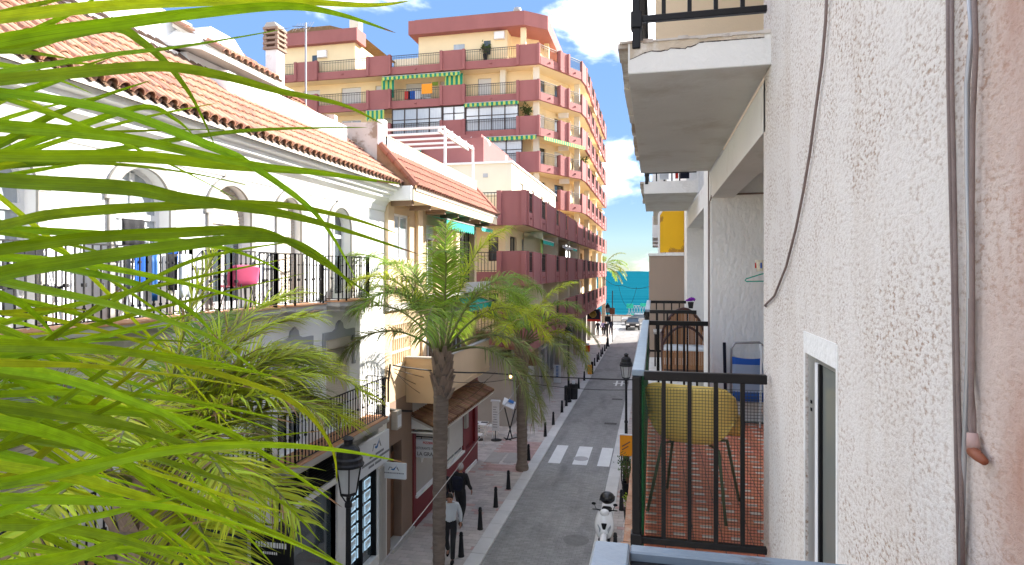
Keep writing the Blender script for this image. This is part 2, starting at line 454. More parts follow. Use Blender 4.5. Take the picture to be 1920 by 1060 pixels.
# ------------------------------------------------------------------ mesh builder
class MB:
    def __init__(s):
        s.v, s.f, s.mi, s.cur = [], [], [], 0

    def mat(s, i):
        s.cur = i
        return s

    def add(s, vs, fs):
        o = len(s.v)
        s.v += [tuple(p) for p in vs]
        for f in fs:
            s.f.append(tuple(i + o for i in f))
            s.mi.append(s.cur)
        return s

    def quad(s, a, b, c, d):
        return s.add([a, b, c, d], [(0, 1, 2, 3)])

    def box(s, x0, x1, y0, y1, z0, z1):
        return s.add([(x0, y0, z0), (x1, y0, z0), (x1, y1, z0), (x0, y1, z0), (x0, y0, z1), (x1, y0, z1), (x1, y1, z1), (x0, y1, z1)],
                     [(0, 3, 2, 1), (4, 5, 6, 7), (0, 1, 5, 4), (1, 2, 6, 5), (2, 3, 7, 6), (3, 0, 4, 7)])

    def bar(s, a, b, w, h, up=(0, 0, 1)):
        """rectangular bar from a to b, w across, h along up"""
        a, b = Vector(a), Vector(b)
        d = (b - a).normalized()
        u = Vector(up)
        if abs(d.dot(u)) > 0.98:
            u = Vector((0, 1, 0))
        r = d.cross(u).normalized()
        u = r.cross(d).normalized()
        r, u = r * w / 2, u * h / 2
        return s.add([a - r - u, a + r - u, a + r + u, a - r + u, b - r - u, b + r - u, b + r + u, b - r + u],
                     [(0, 3, 2, 1), (4, 5, 6, 7), (0, 1, 5, 4), (1, 2, 6, 5), (2, 3, 7, 6), (3, 0, 4, 7)])

    def prism(s, pts, axis, a, b):
        """extrude a 2D polygon along axis; pts are (y,z) for x, (x,z) for y, (x,y) for z"""
        n = len(pts)

        def P(p, t):
            return {'x': (t, p[0], p[1]), 'y': (p[0], t, p[1]), 'z': (p[0], p[1], t)}[axis]
        vs = [P(p, a) for p in pts] + [P(p, b) for p in pts]
        fs = [tuple(range(n)), tuple(range(2 * n - 1, n - 1, -1))] + [(i, (i + 1) % n, n + (i + 1) % n, n + i) for i in range(n)]
        return s.add(vs, fs)

    def tube(s, path, r, n=6, cap=True):
        path = [Vector(p) for p in path]
        m = len(path)
        rs = r if isinstance(r, (list, tuple)) else [r] * m
        up = Vector((0, 0, 1))
        d0 = (path[1] - path[0]).normalized()
        if abs(d0.dot(up)) > 0.95:
            up = Vector((1, 0, 0))
        vs = []
        for i, p in enumerate(path):
            d = (path[min(i + 1, m - 1)] - path[max(i - 1, 0)])
            d = d.normalized() if d.length > 1e-9 else d0
            a = d.cross(up)
            a = a.normalized() if a.length > 1e-6 else d.orthogonal().normalized()
            b = a.cross(d).normalized()
            up = b
            for k in range(n):
                t = 2 * math.pi * k / n
                vs.append(p + (a * math.cos(t) + b * math.sin(t)) * rs[i])
        fs = [(i * n + k, i * n + (k + 1) % n, (i + 1) * n + (k + 1) % n, (i + 1) * n + k) for i in range(m - 1) for k in range(n)]
        if cap:
            fs += [tuple(range(n - 1, -1, -1)), tuple(range((m - 1) * n, m * n))]
        return s.add(vs, fs)

    def lathe(s, prof, c=(0, 0, 0), n=12, sx=1, sy=1):
        vs, fs, m = [], [], len(prof)
        for r, z in prof:
            for k in range(n):
                t = 2 * math.pi * k / n
                vs.append((c[0] + r * sx * math.cos(t), c[1] + r * sy * math.sin(t), c[2] + z))
        fs = [(i * n + k, i * n + (k + 1) % n, (i + 1) * n + (k + 1) % n, (i + 1) * n + k) for i in range(m - 1) for k in range(n)]
        fs += [tuple(range(n - 1, -1, -1)), tuple(range((m - 1) * n, m * n))]
        return s.add(vs, fs)

    def ball(s, c, r, n=8, sx=1, sy=1, sz=1):
        prof = [(max(1e-4, r * math.sin(math.pi * i / n)), -r * sz * math.cos(math.pi * i / n)) for i in range(n + 1)]
        return s.lathe(prof, c, max(6, n + 2), sx, sy)

    def mesh(s, name, mats, org=(0, 0, 0), smooth=False, recalc=True, bevel=0.0):
        me = bpy.data.meshes.new(name)
        ox, oy, oz = org
        me.from_pydata([(x - ox, y - oy, z - oz) for x, y, z in s.v], [], s.f)
        for m in (mats if isinstance(mats, (list, tuple)) else [mats]):
            me.materials.append(m)
        me.polygons.foreach_set('material_index', s.mi)
        if smooth:
            me.polygons.foreach_set('use_smooth', [True] * len(s.f))
        if recalc or bevel:
            bm = bmesh.new()
            bm.from_mesh(me)
            bmesh.ops.recalc_face_normals(bm, faces=bm.faces)
            if bevel:
                bmesh.ops.bevel(bm, geom=list(bm.edges), offset=bevel, segments=1, affect='EDGES', clamp_overlap=True)
            bm.to_mesh(me)
            bm.free()
        me.update()
        return me

    def build(s, name, mats, parent=None, smooth=False, recalc=True, bevel=0.0, kind=None, label=None):
        org = world_org(parent)
        o = bpy.data.objects.new(name, s.mesh(name, mats, org, smooth, recalc, bevel))
        C.objects.link(o)
        if parent is not None:
            o.parent = parent
        if kind:
            o['kind'] = kind
        if label:
            o['label'] = label
        return o


ORG = {}


def world_org(o):
    x = y = z = 0.0
    while o is not None:
        x += o.location[0]
        y += o.location[1]
        z += o.location[2]
        o = o.parent
    return (x, y, z)


def tag(o, label, cat=None, group=None, kind=None):
    o['label'] = label
    if cat:
        o['category'] = cat
    if group:
        o['group'] = group
    if kind:
        o['kind'] = kind
    return o


def thing(name, label, cat, loc=(0, 0, 0), group=None):
    o = bpy.data.objects.new(name, None)
    o.empty_display_size = 0.2
    C.objects.link(o)
    o.location = loc
    return tag(o, label, cat, group)


def struct(o, label=None):
    o['kind'] = 'structure'
    if label:
        o['label'] = label
    return o


KIDS = {}


def kids(o):
    return [c for c in o.children]


def copy_tree(o, parent=None):
    c = o.copy()
    C.objects.link(c)
    if parent is not None:
        c.parent = parent
    for ch in kids(o):
        copy_tree(ch, c)
    return c


def piece(name, me, parent, loc, rot=None, kind=None):
    """one of many alike pieces sharing mesh data; loc is a world position"""
    o = bpy.data.objects.new(name, me)
    C.objects.link(o)
    ox, oy, oz = ORG.setdefault(parent.name, world_org(parent))
    o.parent = parent
    o.location = (loc[0] - ox, loc[1] - oy, loc[2] - oz)
    if rot is not None:
        o.rotation_euler = rot
    return o


def text(name, body, size, m, parent, loc, rot, align='CENTER', ext=0.002, offset=0.0, scale_x=1.0):
    cu = bpy.data.curves.new(name, 'FONT')
    cu.body = body
    cu.size = size
    cu.align_x = align
    cu.extrude = ext
    cu.offset = offset
    tmp = bpy.data.objects.new(name, cu)
    C.objects.link(tmp)
    dg = bpy.context.evaluated_depsgraph_get()
    me = bpy.data.meshes.new_from_object(tmp.evaluated_get(dg))
    bpy.data.objects.remove(tmp)
    bpy.data.curves.remove(cu)
    me.materials.clear()
    me.materials.append(m)
    o = bpy.data.objects.new(name, me)
    C.objects.link(o)
    o.parent = parent
    ox, oy, oz = world_org(parent)
    o.location = (loc[0] - ox, loc[1] - oy, loc[2] - oz)
    o.rotation_euler = rot
    o.scale = (scale_x, 1, 1)
    return o


R90 = math.pi / 2
FACE_CAM = (R90, 0, 0)          # reads from -Y
FACE_STREET = (R90, 0, R90)     # reads from +X

# ================================================================== SETTING: ground, road, pavements, sea
KERB_L, KERB_R, FRONT_L, FRONT_R = -4.30, -1.60, -6.75, 0.55
STREET_END = 88.0

g = MB()
g.quad((-500, -300, -0.02), (500, -300, -0.02), (500, 97, -0.02), (-500, 97, -0.02))
g.quad((-500, 97, -0.02), (500, 97, -0.02), (500, 125, -2.2), (-500, 125, -2.2))
struct(g.build('ground', M['sand'], recalc=False))
g = MB()
g.quad((-9000, 100, -1.2), (9000, 100, -1.2), (9000, 14000, -1.2), (-9000, 14000, -1.2))


def sea_mat():
    m = bpy.data.materials.new('sea_water')
    m.use_nodes = True
    t = m.node_tree
    p = t.nodes['Principled BSDF']
    p.inputs['Roughness'].default_value = 0.7
    p.inputs['Specular IOR Level'].default_value = 0.0
    gn = _n(t, 'ShaderNodeNewGeometry')
    mpn = _n(t, 'ShaderNodeMapping')
    mpn.inputs['Scale'].default_value = (0.012, 0.22, 1)
    t.links.new(gn.outputs['Position'], mpn.inputs[0])
    n = _n(t, 'ShaderNodeTexNoise')
    n.inputs['Scale'].default_value = 1.0
    n.inputs['Detail'].default_value = 8
    t.links.new(mpn.outputs[0], n.inputs['Vector'])
    r = _n(t, 'ShaderNodeValToRGB')
    r.color_ramp.elements[0].position = 0.3
    r.color_ramp.elements[0].color = (0.001, 0.055, 0.088, 1)
    r.color_ramp.elements[1].position = 0.7
    r.color_ramp.elements[1].color = (0.010, 0.115, 0.150, 1)
    t.links.new(n.outputs['Fac'], r.inputs[0])
    t.links.new(r.outputs[0], p.inputs['Base Color'])
    b = _n(t, 'ShaderNodeBump')
    b.inputs['Strength'].default_value = 0.1
    b.inputs['Distance'].default_value = 0.4
    t.links.new(n.outputs['Fac'], b.inputs['Height'])
    t.links.new(b.outputs[0], p.inputs['Normal'])
    return m


struct(g.build('sea', sea_mat(), recalc=False))

# --- road bed (joint colour) with pavers; plain sheet beyond
road = MB()
road.box(KERB_L, KERB_R, -6, 14.0, -0.3, 0.0)
road.box(KERB_L, KERB_R, 14.0, 48.0, -0.3, -0.006)
road_o = struct(road.build('road', [M['joint']]))
far = MB()
far.box(KERB_L, KERB_R, 48.0, STREET_END, -0.29, 0.0)
far.box(-70, 60, STREET_END, 94.0, -0.29, 0.0)
struct(far.build('road_surface', M['paver'], road_o))
pv = MB().box(-0.0975, 0.0975, -0.0475, 0.0475, -0.02, 0.0)
pv_me = pv.mesh('paver', M['paver'], bevel=0.004)
rest = MB()
cnt = 0
y = 14.05
row = 0
while y < 47.9:
    off = -0.1 if row % 2 else 0.0
    k = 0
    x = KERB_L + off - 0.0
    while x < KERB_R - 0.02:
        x0, x1 = max(x, KERB_L), min(x + 0.2, KERB_R)
        if x1 - x0 > 0.05:
            dz = random.uniform(-0.003, 0.002)
            if cnt < 290 and y > 15.6 and x1 - x0 > 0.19:
                piece('paver', pv_me, road_o, ((x0 + x1) / 2, y, dz), (0, 0, random.uniform(-0.01, 0.01)))
                cnt += 1
            else:
                a, b = x0 + 0.003, x1 - 0.003
                c, d = y - 0.047, y + 0.047
                rest.add([(a, c, dz), (b, c, dz), (b, d, dz), (a, d, dz), (a, c, -0.02), (b, c, -0.02), (b, d, -0.02), (a, d, -0.02)],
                         [(0, 1, 2, 3), (0, 4, 5, 1), (1, 5, 6, 2), (2, 6, 7, 3), (3, 7, 4, 0)])
        x += 0.2
    y += 0.1
    row += 1
rest.build('paving', M['paver'], road_o, kind='stuff', recalc=False)

# --- zebra crossing bars
for i, (xa, xb) in enumerate(((-4.02, -3.55), (-3.07, -2.51), (-2.11, -1.65))):
    z = MB()
    z.box(xa, xb, 24.3, 26.85, 0.001, 0.006)
    o = z.build('crossing_bar', M['paint'], road_o)
mh = MB()
mh.lathe([(0.36, 0.0), (0.36, 0.008), (0.33, 0.010), (0.0001, 0.010)], (-2.1, 17.5, 0), 28)
for r_ in (0.12, 0.2, 0.28):
    mh.lathe([(r_ + 0.012, 0.009), (r_ + 0.012, 0.014), (r_ - 0.012, 0.014), (r_ - 0.012, 0.009)], (-2.1, 17.5, 0), 24)
mh.build('manhole_cover', pm('worn_iron_cover', (0.19, 0.185, 0.18), 0.7, 0.15, 8, 0.3, 60), road_o)
mh = MB()
mh.lathe([(0.3, 0.006), (0.3, 0.012), (0.27, 0.014), (0.0001, 0.014)], (-2.82, 25.1, 0), 24)
mh.build('manhole_cover', M['greymetal'], road_o)
mk = MB()
for i in range(2):
    mk.box(-2.45 + i * 0.35, -2.33 + i * 0.35, 41.5, 43.4, 0.001, 0.005)
mk.box(-2.6, -1.85, 42.3, 42.5, 0.001, 0.004)
mk.build('lane_marking', M['paint'], road_o)
dk = MB()
for yy in (31.0, 37.0, 52.0):
    dk.box(-2.35, -1.75, yy, yy + 0.35, 0.001, 0.005)
dk.build('drain_cover', M['joint'], road_o)


def pavement(name, x0, x1, kx, y0, y1, ind):
    """slabs on a bed, granite kerb line at kx"""
    bed = MB()
    bed.box(x0, x1, -6, y1, -0.3, 0.012)
    po = struct(bed.build(name, M['joint']))
    rest, red = MB(), MB()
    w, l = 0.30, 0.20
    sm = MB().box(-w / 2 + 0.004, w / 2 - 0.004, -l / 2 + 0.004, l / 2 - 0.004, -0.03, 0.0)
    sm_a = sm.mesh('paving_slab', M['slab'], bevel=0.003)
    sm_b = sm.mesh('red_paving_slab', M['slabred'], bevel=0.003)
    n = 0
    y = y0
    r = 0
    while y < y1 - 0.1:
        x = x0 - (0.15 if r % 2 else 0.0)
        while x < x1 - 0.01:
            a, b = max(x, x0) + 0.004, min(x + w, x1) - 0.004
            if b - a > 0.03:
                isred = random.random() < (0.09 if y < 22 else 0.04)
                if x0 < -5 and 22.7 < y < 27 and -6.3 < (a + b) / 2 < -4.7 and not (-6.2 < a < -5.3 and 23.6 < y < 25.2):
                    isred = True
                dz = 0.035 + random.uniform(-0.003, 0.002)
                if ind and n < 290 and y > 14.6 and b - a > w - 0.02:
                    piece('paving_slab', sm_b if isred else sm_a, po, ((a + b) / 2, y, dz))
                    n += 1
                else:
                    t = red if isred else rest
                    c, d = y - l / 2 + 0.004, y + l / 2 - 0.004
                    t.add([(a, c, dz), (b, c, dz), (b, d, dz), (a, d, dz), (a, c, 0.01), (b, c, 0.01), (b, d, 0.01), (a, d, 0.01)],
                          [(0, 1, 2, 3), (0, 4, 5, 1), (1, 5, 6, 2), (2, 6, 7, 3), (3, 7, 4, 0)])
            x += w
        y += l
        r += 1
    rest.build('slab_paving', M['slab'], po, kind='stuff', recalc=False)
    if red.v:
        red.build('red_slab_paving', M['slabred'], po, kind='stuff', recalc=False)
    ks = MB()
    kw = abs(kx - (x1 if kx > x1 else x0))
    km = MB().box(-kw / 2 + 0.003, kw / 2 - 0.003, -0.496, 0.496, -0.1, 0.0).mesh('kerb_stone', M['kerb'], bevel=0.012)
    cx = (kx + (x1 if kx > x1 else x0)) / 2
    for i in range(int(y1 - 14)):
        yy = 14.5 + i
        if yy < 60:
            piece('kerb_stone', km, po, (cx, yy, 0.05))
        else:
            ks.box(cx - kw / 2, cx + kw / 2, yy - 0.496, yy + 0.496, -0.05, 0.05)
    ks.build('kerb', M['kerb'], po)
    return po


pav_l = pavement('pavement', -9.0, KERB_L - 0.42, KERB_L, 14.3, STREET_END, True)
pav_r = pavement('pavement', KERB_R + 0.42, 0.8, KERB_R, 14.3, STREET_END, False)
cov = MB()
cov.box(-6.45, -5.85, 23.7, 25.1, 0.036, 0.042)
cov.box(-5.75, -5.2, 23.9, 25.2, 0.036, 0.042)
cov.box(-6.2, -5.4, 27.4, 28.2, 0.036, 0.042)
cov.box(-6.35, -5.55, 13.4, 15.0, 0.036, 0.042)
cov.build('utility_cover', M['pillar'], pav_l)

# --- sea front: promenade strip, low wall, people side
pr = MB()
pr.box(-70, 60, 94.0, 97.0, -0.3, 0.10)
struct(pr.build('promenade', M['slab']))
wl = thing('sea_wall', 'long low pale sea wall in front of the beach at the end of the street', 'wall', (0, 94.3, 0))
b = MB()
b.box(-70, 60, 94.2, 94.5, 0.0, 0.85)
b.build('wall', M['farwhite'], wl)
b = MB()
b.box(-70, 60, 94.15, 94.55, 0.85, 0.95)
b.build('coping', M['brickedge'], wl)

# ================================================================== LEFT SIDE: white house
def wall_strip(mb, xf, th, y0, y1, z0, z1, ops):
    """wall in the plane x = xf (facing +X), thickness th, openings [(ya, yb, za, zb, arch)] ; arch: zb is the crown of a round arch"""
    xb = xf - th
    ops = sorted(ops)
    y = y0
    for (a, b, za, zb, arch) in ops:
        if a > y:
            mb.box(xb, xf, y, a, z0, z1)
        if za > z0:
            mb.box(xb, xf, a, b, z0, za)
        if arch:
            r = (b - a) / 2
            c = (a + b) / 2
            n = 14
            sp = zb - r
            for i in range(n):
                t0, t1 = math.pi * (1 - i / n), math.pi * (1 - (i + 1) / n)
                ya, yb_ = c + r * math.cos(t0), c + r * math.cos(t1)
                mb.prism([(ya, sp + r * math.sin(t0)), (yb_, sp + r * math.sin(t1)), (yb_, z1), (ya, z1)], 'x', xb, xf)
        elif zb < z1:
            mb.box(xb, xf, a, b, zb, z1)
        y = b
    if y < y1:
        mb.box(xb, xf, y, y1, z0, z1)
    return mb


XF = -6.80
wh = thing('white_house', 'white rendered house with arched balcony doors under a terracotta tiled roof', 'house', (XF, 10, 0))
ARCH = [(4.75, 5.75), (6.80, 7.75), (8.63, 9.62), (10.46, 11.20), (12.40, 13.30)]
fac = MB()
wall_strip(fac, XF, 0.35, 3.0, 15.2, 6.75, 9.75, [(a, b, 6.87, 8.90, True) for a, b in ARCH])
F1 = [(5.2, 6.2, 4.0, 5.98, False), (7.9, 8.9, 4.0, 5.98, False), (10.45, 11.44, 4.0, 5.98, False), (12.22, 13.27, 4.0, 5.98, False)]
wall_strip(fac, XF, 0.35, 3.0, 15.2, 3.7, 6.75, F1)
fac.build('wall', M['white'], wh)
back = MB()
back.box(-14, XF - 0.35, 3.0, 15.2, 0, 9.7)
back.build('house_body', M['white'], wh)

# cornice: stepped cove under the eaves
co = MB()
co.prism([(XF, 9.02), (XF + 0.03, 9.04), (XF + 0.05, 9.16), (XF + 0.12, 9.26), (XF + 0.24, 9.34), (XF + 0.26, 9.42), (XF + 0.34, 9.44), (XF + 0.36, 9.52), (XF + 0.46, 9.54), (XF + 0.47, 9.62), (XF, 9.66)], 'y', 3.0, 15.18)
co.build('cornice', M['white'], wh)

# arch trims, windows
for i, (a, b) in enumerate(ARCH):
    c, r = (a + b) / 2, (b - a) / 2
    sp = 8.90 - r
    t = MB()
    ro = r + 0.15
    n = 18
    for k in range(n):
        t0, t1 = math.pi * (1 - k / n), math.pi * (1 - (k + 1) / n)
        t.prism([(c + r * math.cos(t0), sp + r * math.sin(t0)), (c + ro * math.cos(t0), sp + ro * math.sin(t0)),
                 (c + ro * math.cos(t1), sp + ro * math.sin(t1)), (c + r * math.cos(t1), sp + r * math.sin(t1))], 'x', XF + 0.002, XF + 0.045)
    zt = sp + ro
    if i != 1:
        t.prism([(c - 0.20, zt - 0.04), (c + 0.20, zt - 0.04), (c + 0.20, zt + 0.07), (c + 0.11, zt + 0.08), (c + 0.08, zt + 0.17), (c, zt + 0.24), (c - 0.08, zt + 0.17), (c - 0.11, zt + 0.08), (c - 0.20, zt + 0.07)], 'x', XF + 0.002, XF + 0.042)
    for sgn in (-1, 1):
        y0 = c + sgn * r
        t.box(XF + 0.002, XF + 0.04, min(y0, y0 + sgn * 0.10), max(y0, y0 + sgn * 0.10), 6.9, sp)
    t.build('arch_trim', M['archtrim'], wh)
    # joinery set back in the opening
    xw = XF - 0.22
    f = MB()
    for yy in (a, c - 0.03, b - 0.06):
        f.box(xw, xw + 0.06, yy, yy + 0.06, 6.87, sp + (0.0 if yy != c - 0.03 else r - 0.04))
    f.box(xw - 0.002, xw + 0.062, a, b, sp - 0.22, sp - 0.14)
    f.box(xw - 0.002, xw + 0.062, a, b, 6.87, 6.99)
    for k in range(12):
        t0, t1 = math.pi * (1 - k / 12), math.pi * (1 - (k + 1) / 12)
        q = r - 0.06
        f.prism([(c + q * math.cos(t0), sp + q * math.sin(t0)), (c + r * math.cos(t0), sp + r * math.sin(t0)),
                 (c + r * math.cos(t1), sp + r * math.sin(t1)), (c + q * math.cos(t1), sp + q * math.sin(t1))], 'x', xw, xw + 0.06)
    wf = f.build('arched_window', M['winframe'], wh)
    p = MB()
    p.box(xw + 0.02, xw + 0.03, a, b, 6.87, 8.9)
    p.build('pane', M['glasslight'] if i in (0, 1) else M['glass'], wf)
    if i in (2, 3):
        bl = MB()
        zb = sp - 0.14 if i == 2 else 6.95
        z = 8.88
        while z > zb:
            hw = r if z < sp else math.sqrt(max(0.001, r * r - (z - sp) ** 2))
            bl.box(xw + 0.07, xw + 0.10, c - hw + 0.01, c + hw - 0.01, z - 0.052, z - 0.004)
            z -= 0.056
        bl.build('roller_blind', M['blind'], wf)

# first floor windows: grey surrounds with an ogee crest, half-lowered blinds
for i, (a, b, za, zb, _) in enumerate(F1):
    c = (a + b) / 2
    t = MB()
    t.box(XF + 0.002, XF + 0.05, a - 0.18, b + 0.18, zb + 0.04, zb + 0.20)
    t.prism([(c - 0.30, zb + 0.198), (c + 0.30, zb + 0.198), (c + 0.16, zb + 0.25), (c + 0.12, zb + 0.36), (c, zb + 0.43), (c - 0.12, zb + 0.36), (c - 0.16, zb + 0.25)], 'x', XF + 0.003, XF + 0.048)
    for yy in (a - 0.18, b + 0.10):
        t.box(XF + 0.002, XF + 0.046, yy, yy + 0.08, zb - 0.55, zb + 0.04)
        t.box(XF + 0.004, XF + 0.06, yy - 0.01, yy + 0.09, zb - 0.62, zb - 0.55)
    t.build('window_surround', M['grey'], wh)
    xw = XF - 0.16
    f = MB()
    for yy in (a, c - 0.03, b - 0.06):
        f.box(xw, xw + 0.05, yy, yy + 0.06, za, zb)
    f.box(xw - 0.002, xw + 0.052, a, b, za, za + 0.1)
    wf = f.build('window', M['winframe'], wh)
    MB().box(xw + 0.015, xw + 0.025, a, b, za, zb).build('pane', M['glass'], wf)
    bl = MB()
    bl.box(xw + 0.06, XF + 0.03, a + 0.005, b - 0.005, zb - 0.16, zb + 0.04)
    z = zb - 0.16
    while z > za + 0.75 - 0.2 * (i % 2):
        bl.box(xw + 0.07, xw + 0.10, a + 0.01, b - 0.01, z - 0.050, z - 0.004)
        z -= 0.054
    bl.build('roller_blind', M['blind'], wf)


def railing(mb, path, z0, z1, pitch=0.115, r=0.008, knob=True):
    """wrought iron railing on a plan polyline"""
    for (p, q) in zip(path[:-1], path[1:]):
        mb.bar((p[0], p[1], z1), (q[0], q[1], z1), 0.035, 0.018)
        mb.bar((p[0], p[1], z0 + 0.05), (q[0], q[1], z0 + 0.05), 0.025, 0.014)
        L = math.hypot(q[0] - p[0], q[1] - p[1])
        n = max(2, int(L / pitch))
        for k in range(n + 1):
            t = k / n
            x, y = p[0] + (q[0] - p[0]) * t, p[1] + (q[1] - p[1]) * t
            e = 1.7 if k in (0, n) else 1.0
            mb.bar((x, y, z0 if e > 1 else z0 + 0.05), (x, y, z1), 2 * r * e, 2 * r * e)
            if knob:
                for zz in ((z0 + z1) / 2, z0 + 0.20, z1 - 0.20) if k % 2 else (z0 + 0.20, z1 - 0.20):
                    rr = r * (2.6 if zz == (z0 + z1) / 2 else 1.7)
                    mb.box(x - rr, x + rr, y - rr, y + rr, zz - rr, zz + rr)


def white_balcony(y0, y1, x1, zf):
    bev = 0.12
    s_ = MB()
    pl = [(XF, y0), (x1 - bev, y0), (x1, y0 + bev), (x1, y1 - bev), (x1 - bev, y1), (XF, y1)]

    def inset(d):
        return [(XF, y0 + d), (x1 - bev - d * 0.6, y0 + d), (x1 - d, y0 + bev + d * 0.6), (x1 - d, y1 - bev - d * 0.6), (x1 - bev - d * 0.6, y1 - d), (XF, y1 - d)]
    s_.prism(pl, 'z', zf - 0.11, zf - 0.022)
    s_.prism(inset(0.05), 'z', zf - 0.15, zf - 0.111)
    s_.prism(inset(0.10), 'z', zf - 0.22, zf - 0.151)
    b = s_.build('balcony', M['trim'], wh)
    MB().prism(inset(-0.015), 'z', zf - 0.021, zf).build('floor_tiles', M['floorterra'], b)
    f = MB()
    railing(f, [(p[0] - (0.05 if p[0] > XF else 0), p[1] + (0.04 if p[1] < (y0 + y1) / 2 else -0.04)) for p in pl], zf, zf + 0.95)
    f.build('railing', M['iron'], b)
    return b


for (a, b) in ((3.4, 7.86), (8.40, 9.92), (10.18, 11.50), (12.15, 13.55)):
    white_balcony(a, b, -6.33, 6.86)
for (a, b) in ((4.0, 9.55), (10.0, 14.2)):
    white_balcony(a, b, -6.22, 4.0)

# ground floor shop front: frame, glass, dark louvres, fascia
gf = MB()
gf.box(XF - 0.3, XF + 0.06, 14.70, 15.2, 0, 3.72)
gf.box(XF - 0.3, XF + 0.05, 12.62, 13.02, 0, 3.7)
gf.box(XF - 0.3, XF + 0.05, 9.7, 10.2, 0, 3.7)
gf.box(XF - 0.3, XF + 0.045, 3.0, 15.2, 3.58, 3.71)
gf.box(XF - 0.3, XF + 0.055, 10.2, 12.62, 2.86, 2.98)
gf.box(XF - 0.3, XF + 0.05, 13.02, 14.7, 0, 0.35)
gf.box(XF - 0.3, XF + 0.05, 3.0, 7.0, 0, 3.6)
gf.build('shopfront', M['oldwhite'], wh)
fl = MB()
for yy in (14.76, 14.86, 14.96, 15.06):
    fl.lathe([(0.042, 0.1), (0.042, 2.5)], (XF + 0.062, yy, 0), 8)
fl.box(XF + 0.06, XF + 0.12, 14.70, 15.2, 0.0, 0.12)
fl.build('fluted_pilaster', M['trim'], wh)
lv = MB()
for (a, b) in ((10.22, 11.35), (11.45, 12.60)):
    z = 3.02
    while z < 3.56:
        lv.prism([(XF - 0.06, z), (XF - 0.05, z + 0.012), (XF + 0.015, z - 0.03), (XF + 0.005, z - 0.042)], 'y', a, b)
        z += 0.062
lv.box(XF - 0.1, XF - 0.08, 10.2, 12.62, 2.98, 3.58)
lv.box(XF - 0.07, XF + 0.04, 11.35, 11.45, 2.99, 3.57)
lv.build('louvres', M['black'], wh)
sg = MB()
sg.box(XF - 0.12, XF - 0.11, 13.02, 14.7, 0.35, 2.75)
sg.box(XF - 0.12, XF - 0.11, 10.2, 12.62, 0.1, 2.86)
sg.box(XF - 0.12, XF - 0.11, 7.0, 9.7, 0.1, 3.5)
sg.build('shop_window', M['glass'], wh)
fr = MB()
for yy in (12.62, 12.98, 13.9, 14.66):
    fr.box(XF - 0.14, XF + 0.0, yy, yy + 0.05, 0.3, 2.8)
fr.build('shop_window_frame', M['black'], wh)
# lit property cards hung in the window
card = MB().box(-0.006, 0.006, -0.16, 0.16, -0.11, 0.11).mesh('window_card', M['poster'])
pic = MB().box(0.0065, 0.009, -0.13, 0.13, -0.02, 0.09).mesh('card_picture', M['posterpic'])
txt = MB()
for k in range(3):
    txt.box(0.0065, 0.009, -0.12, 0.10 - 0.05 * k, -0.045 - 0.022 * k, -0.033 - 0.022 * k)
txt = txt.mesh('card_lines', M['signgrey'])
for col in range(4):
    for r_ in range(6):
        o = piece('window_card', card, wh, (XF - 0.10 + 0.0, 13.2 + col * 0.40, 0.75 + r_ * 0.30))
        q = piece('card_picture', pic, wh, (0, 0, 0))
        q.parent = o
        q.location = (0, 0, 0)
        q = piece('card_lines', txt, wh, (0, 0, 0))
        q.parent = o
        q.location = (0, 0, 0)

# --- roof
PITCH = math.atan(0.77)
EX, EZ = -6.24, 9.70
tl = MB()
for (rad, s_) in ((0.088, 1),):
    n = 7
    ring = []
    for end, rr, xx in ((0, 0.090, 0.0), (1, 0.074, 0.42)):
        for shell in (0, 0.016):
            ring.append([(xx, (rr - shell) * math.cos(math.pi * k / n), (rr - shell) * math.sin(math.pi * k / n)) for k in range(n + 1)])
    vs = ring[0] + ring[1] + ring[2] + ring[3]
    m_ = n + 1
    fs = []
    for k in range(n):
        fs.append((k, k + 1, 2 * m_ + k + 1, 2 * m_ + k))
        fs.append((k, m_ + k, m_ + k + 1, k + 1))
        fs.append((m_ + k, 3 * m_ + k, 3 * m_ + k + 1, m_ + k + 1))
    tl.add(vs, fs)
tile_me = tl.mesh('roof_tile', M['tile'], smooth=False)
tile_brown = tl.mesh('brown_roof_tile', M['tilebrown'], smooth=False)
tile_old = tl.mesh('old_roof_tile', M['tileold'], smooth=False)


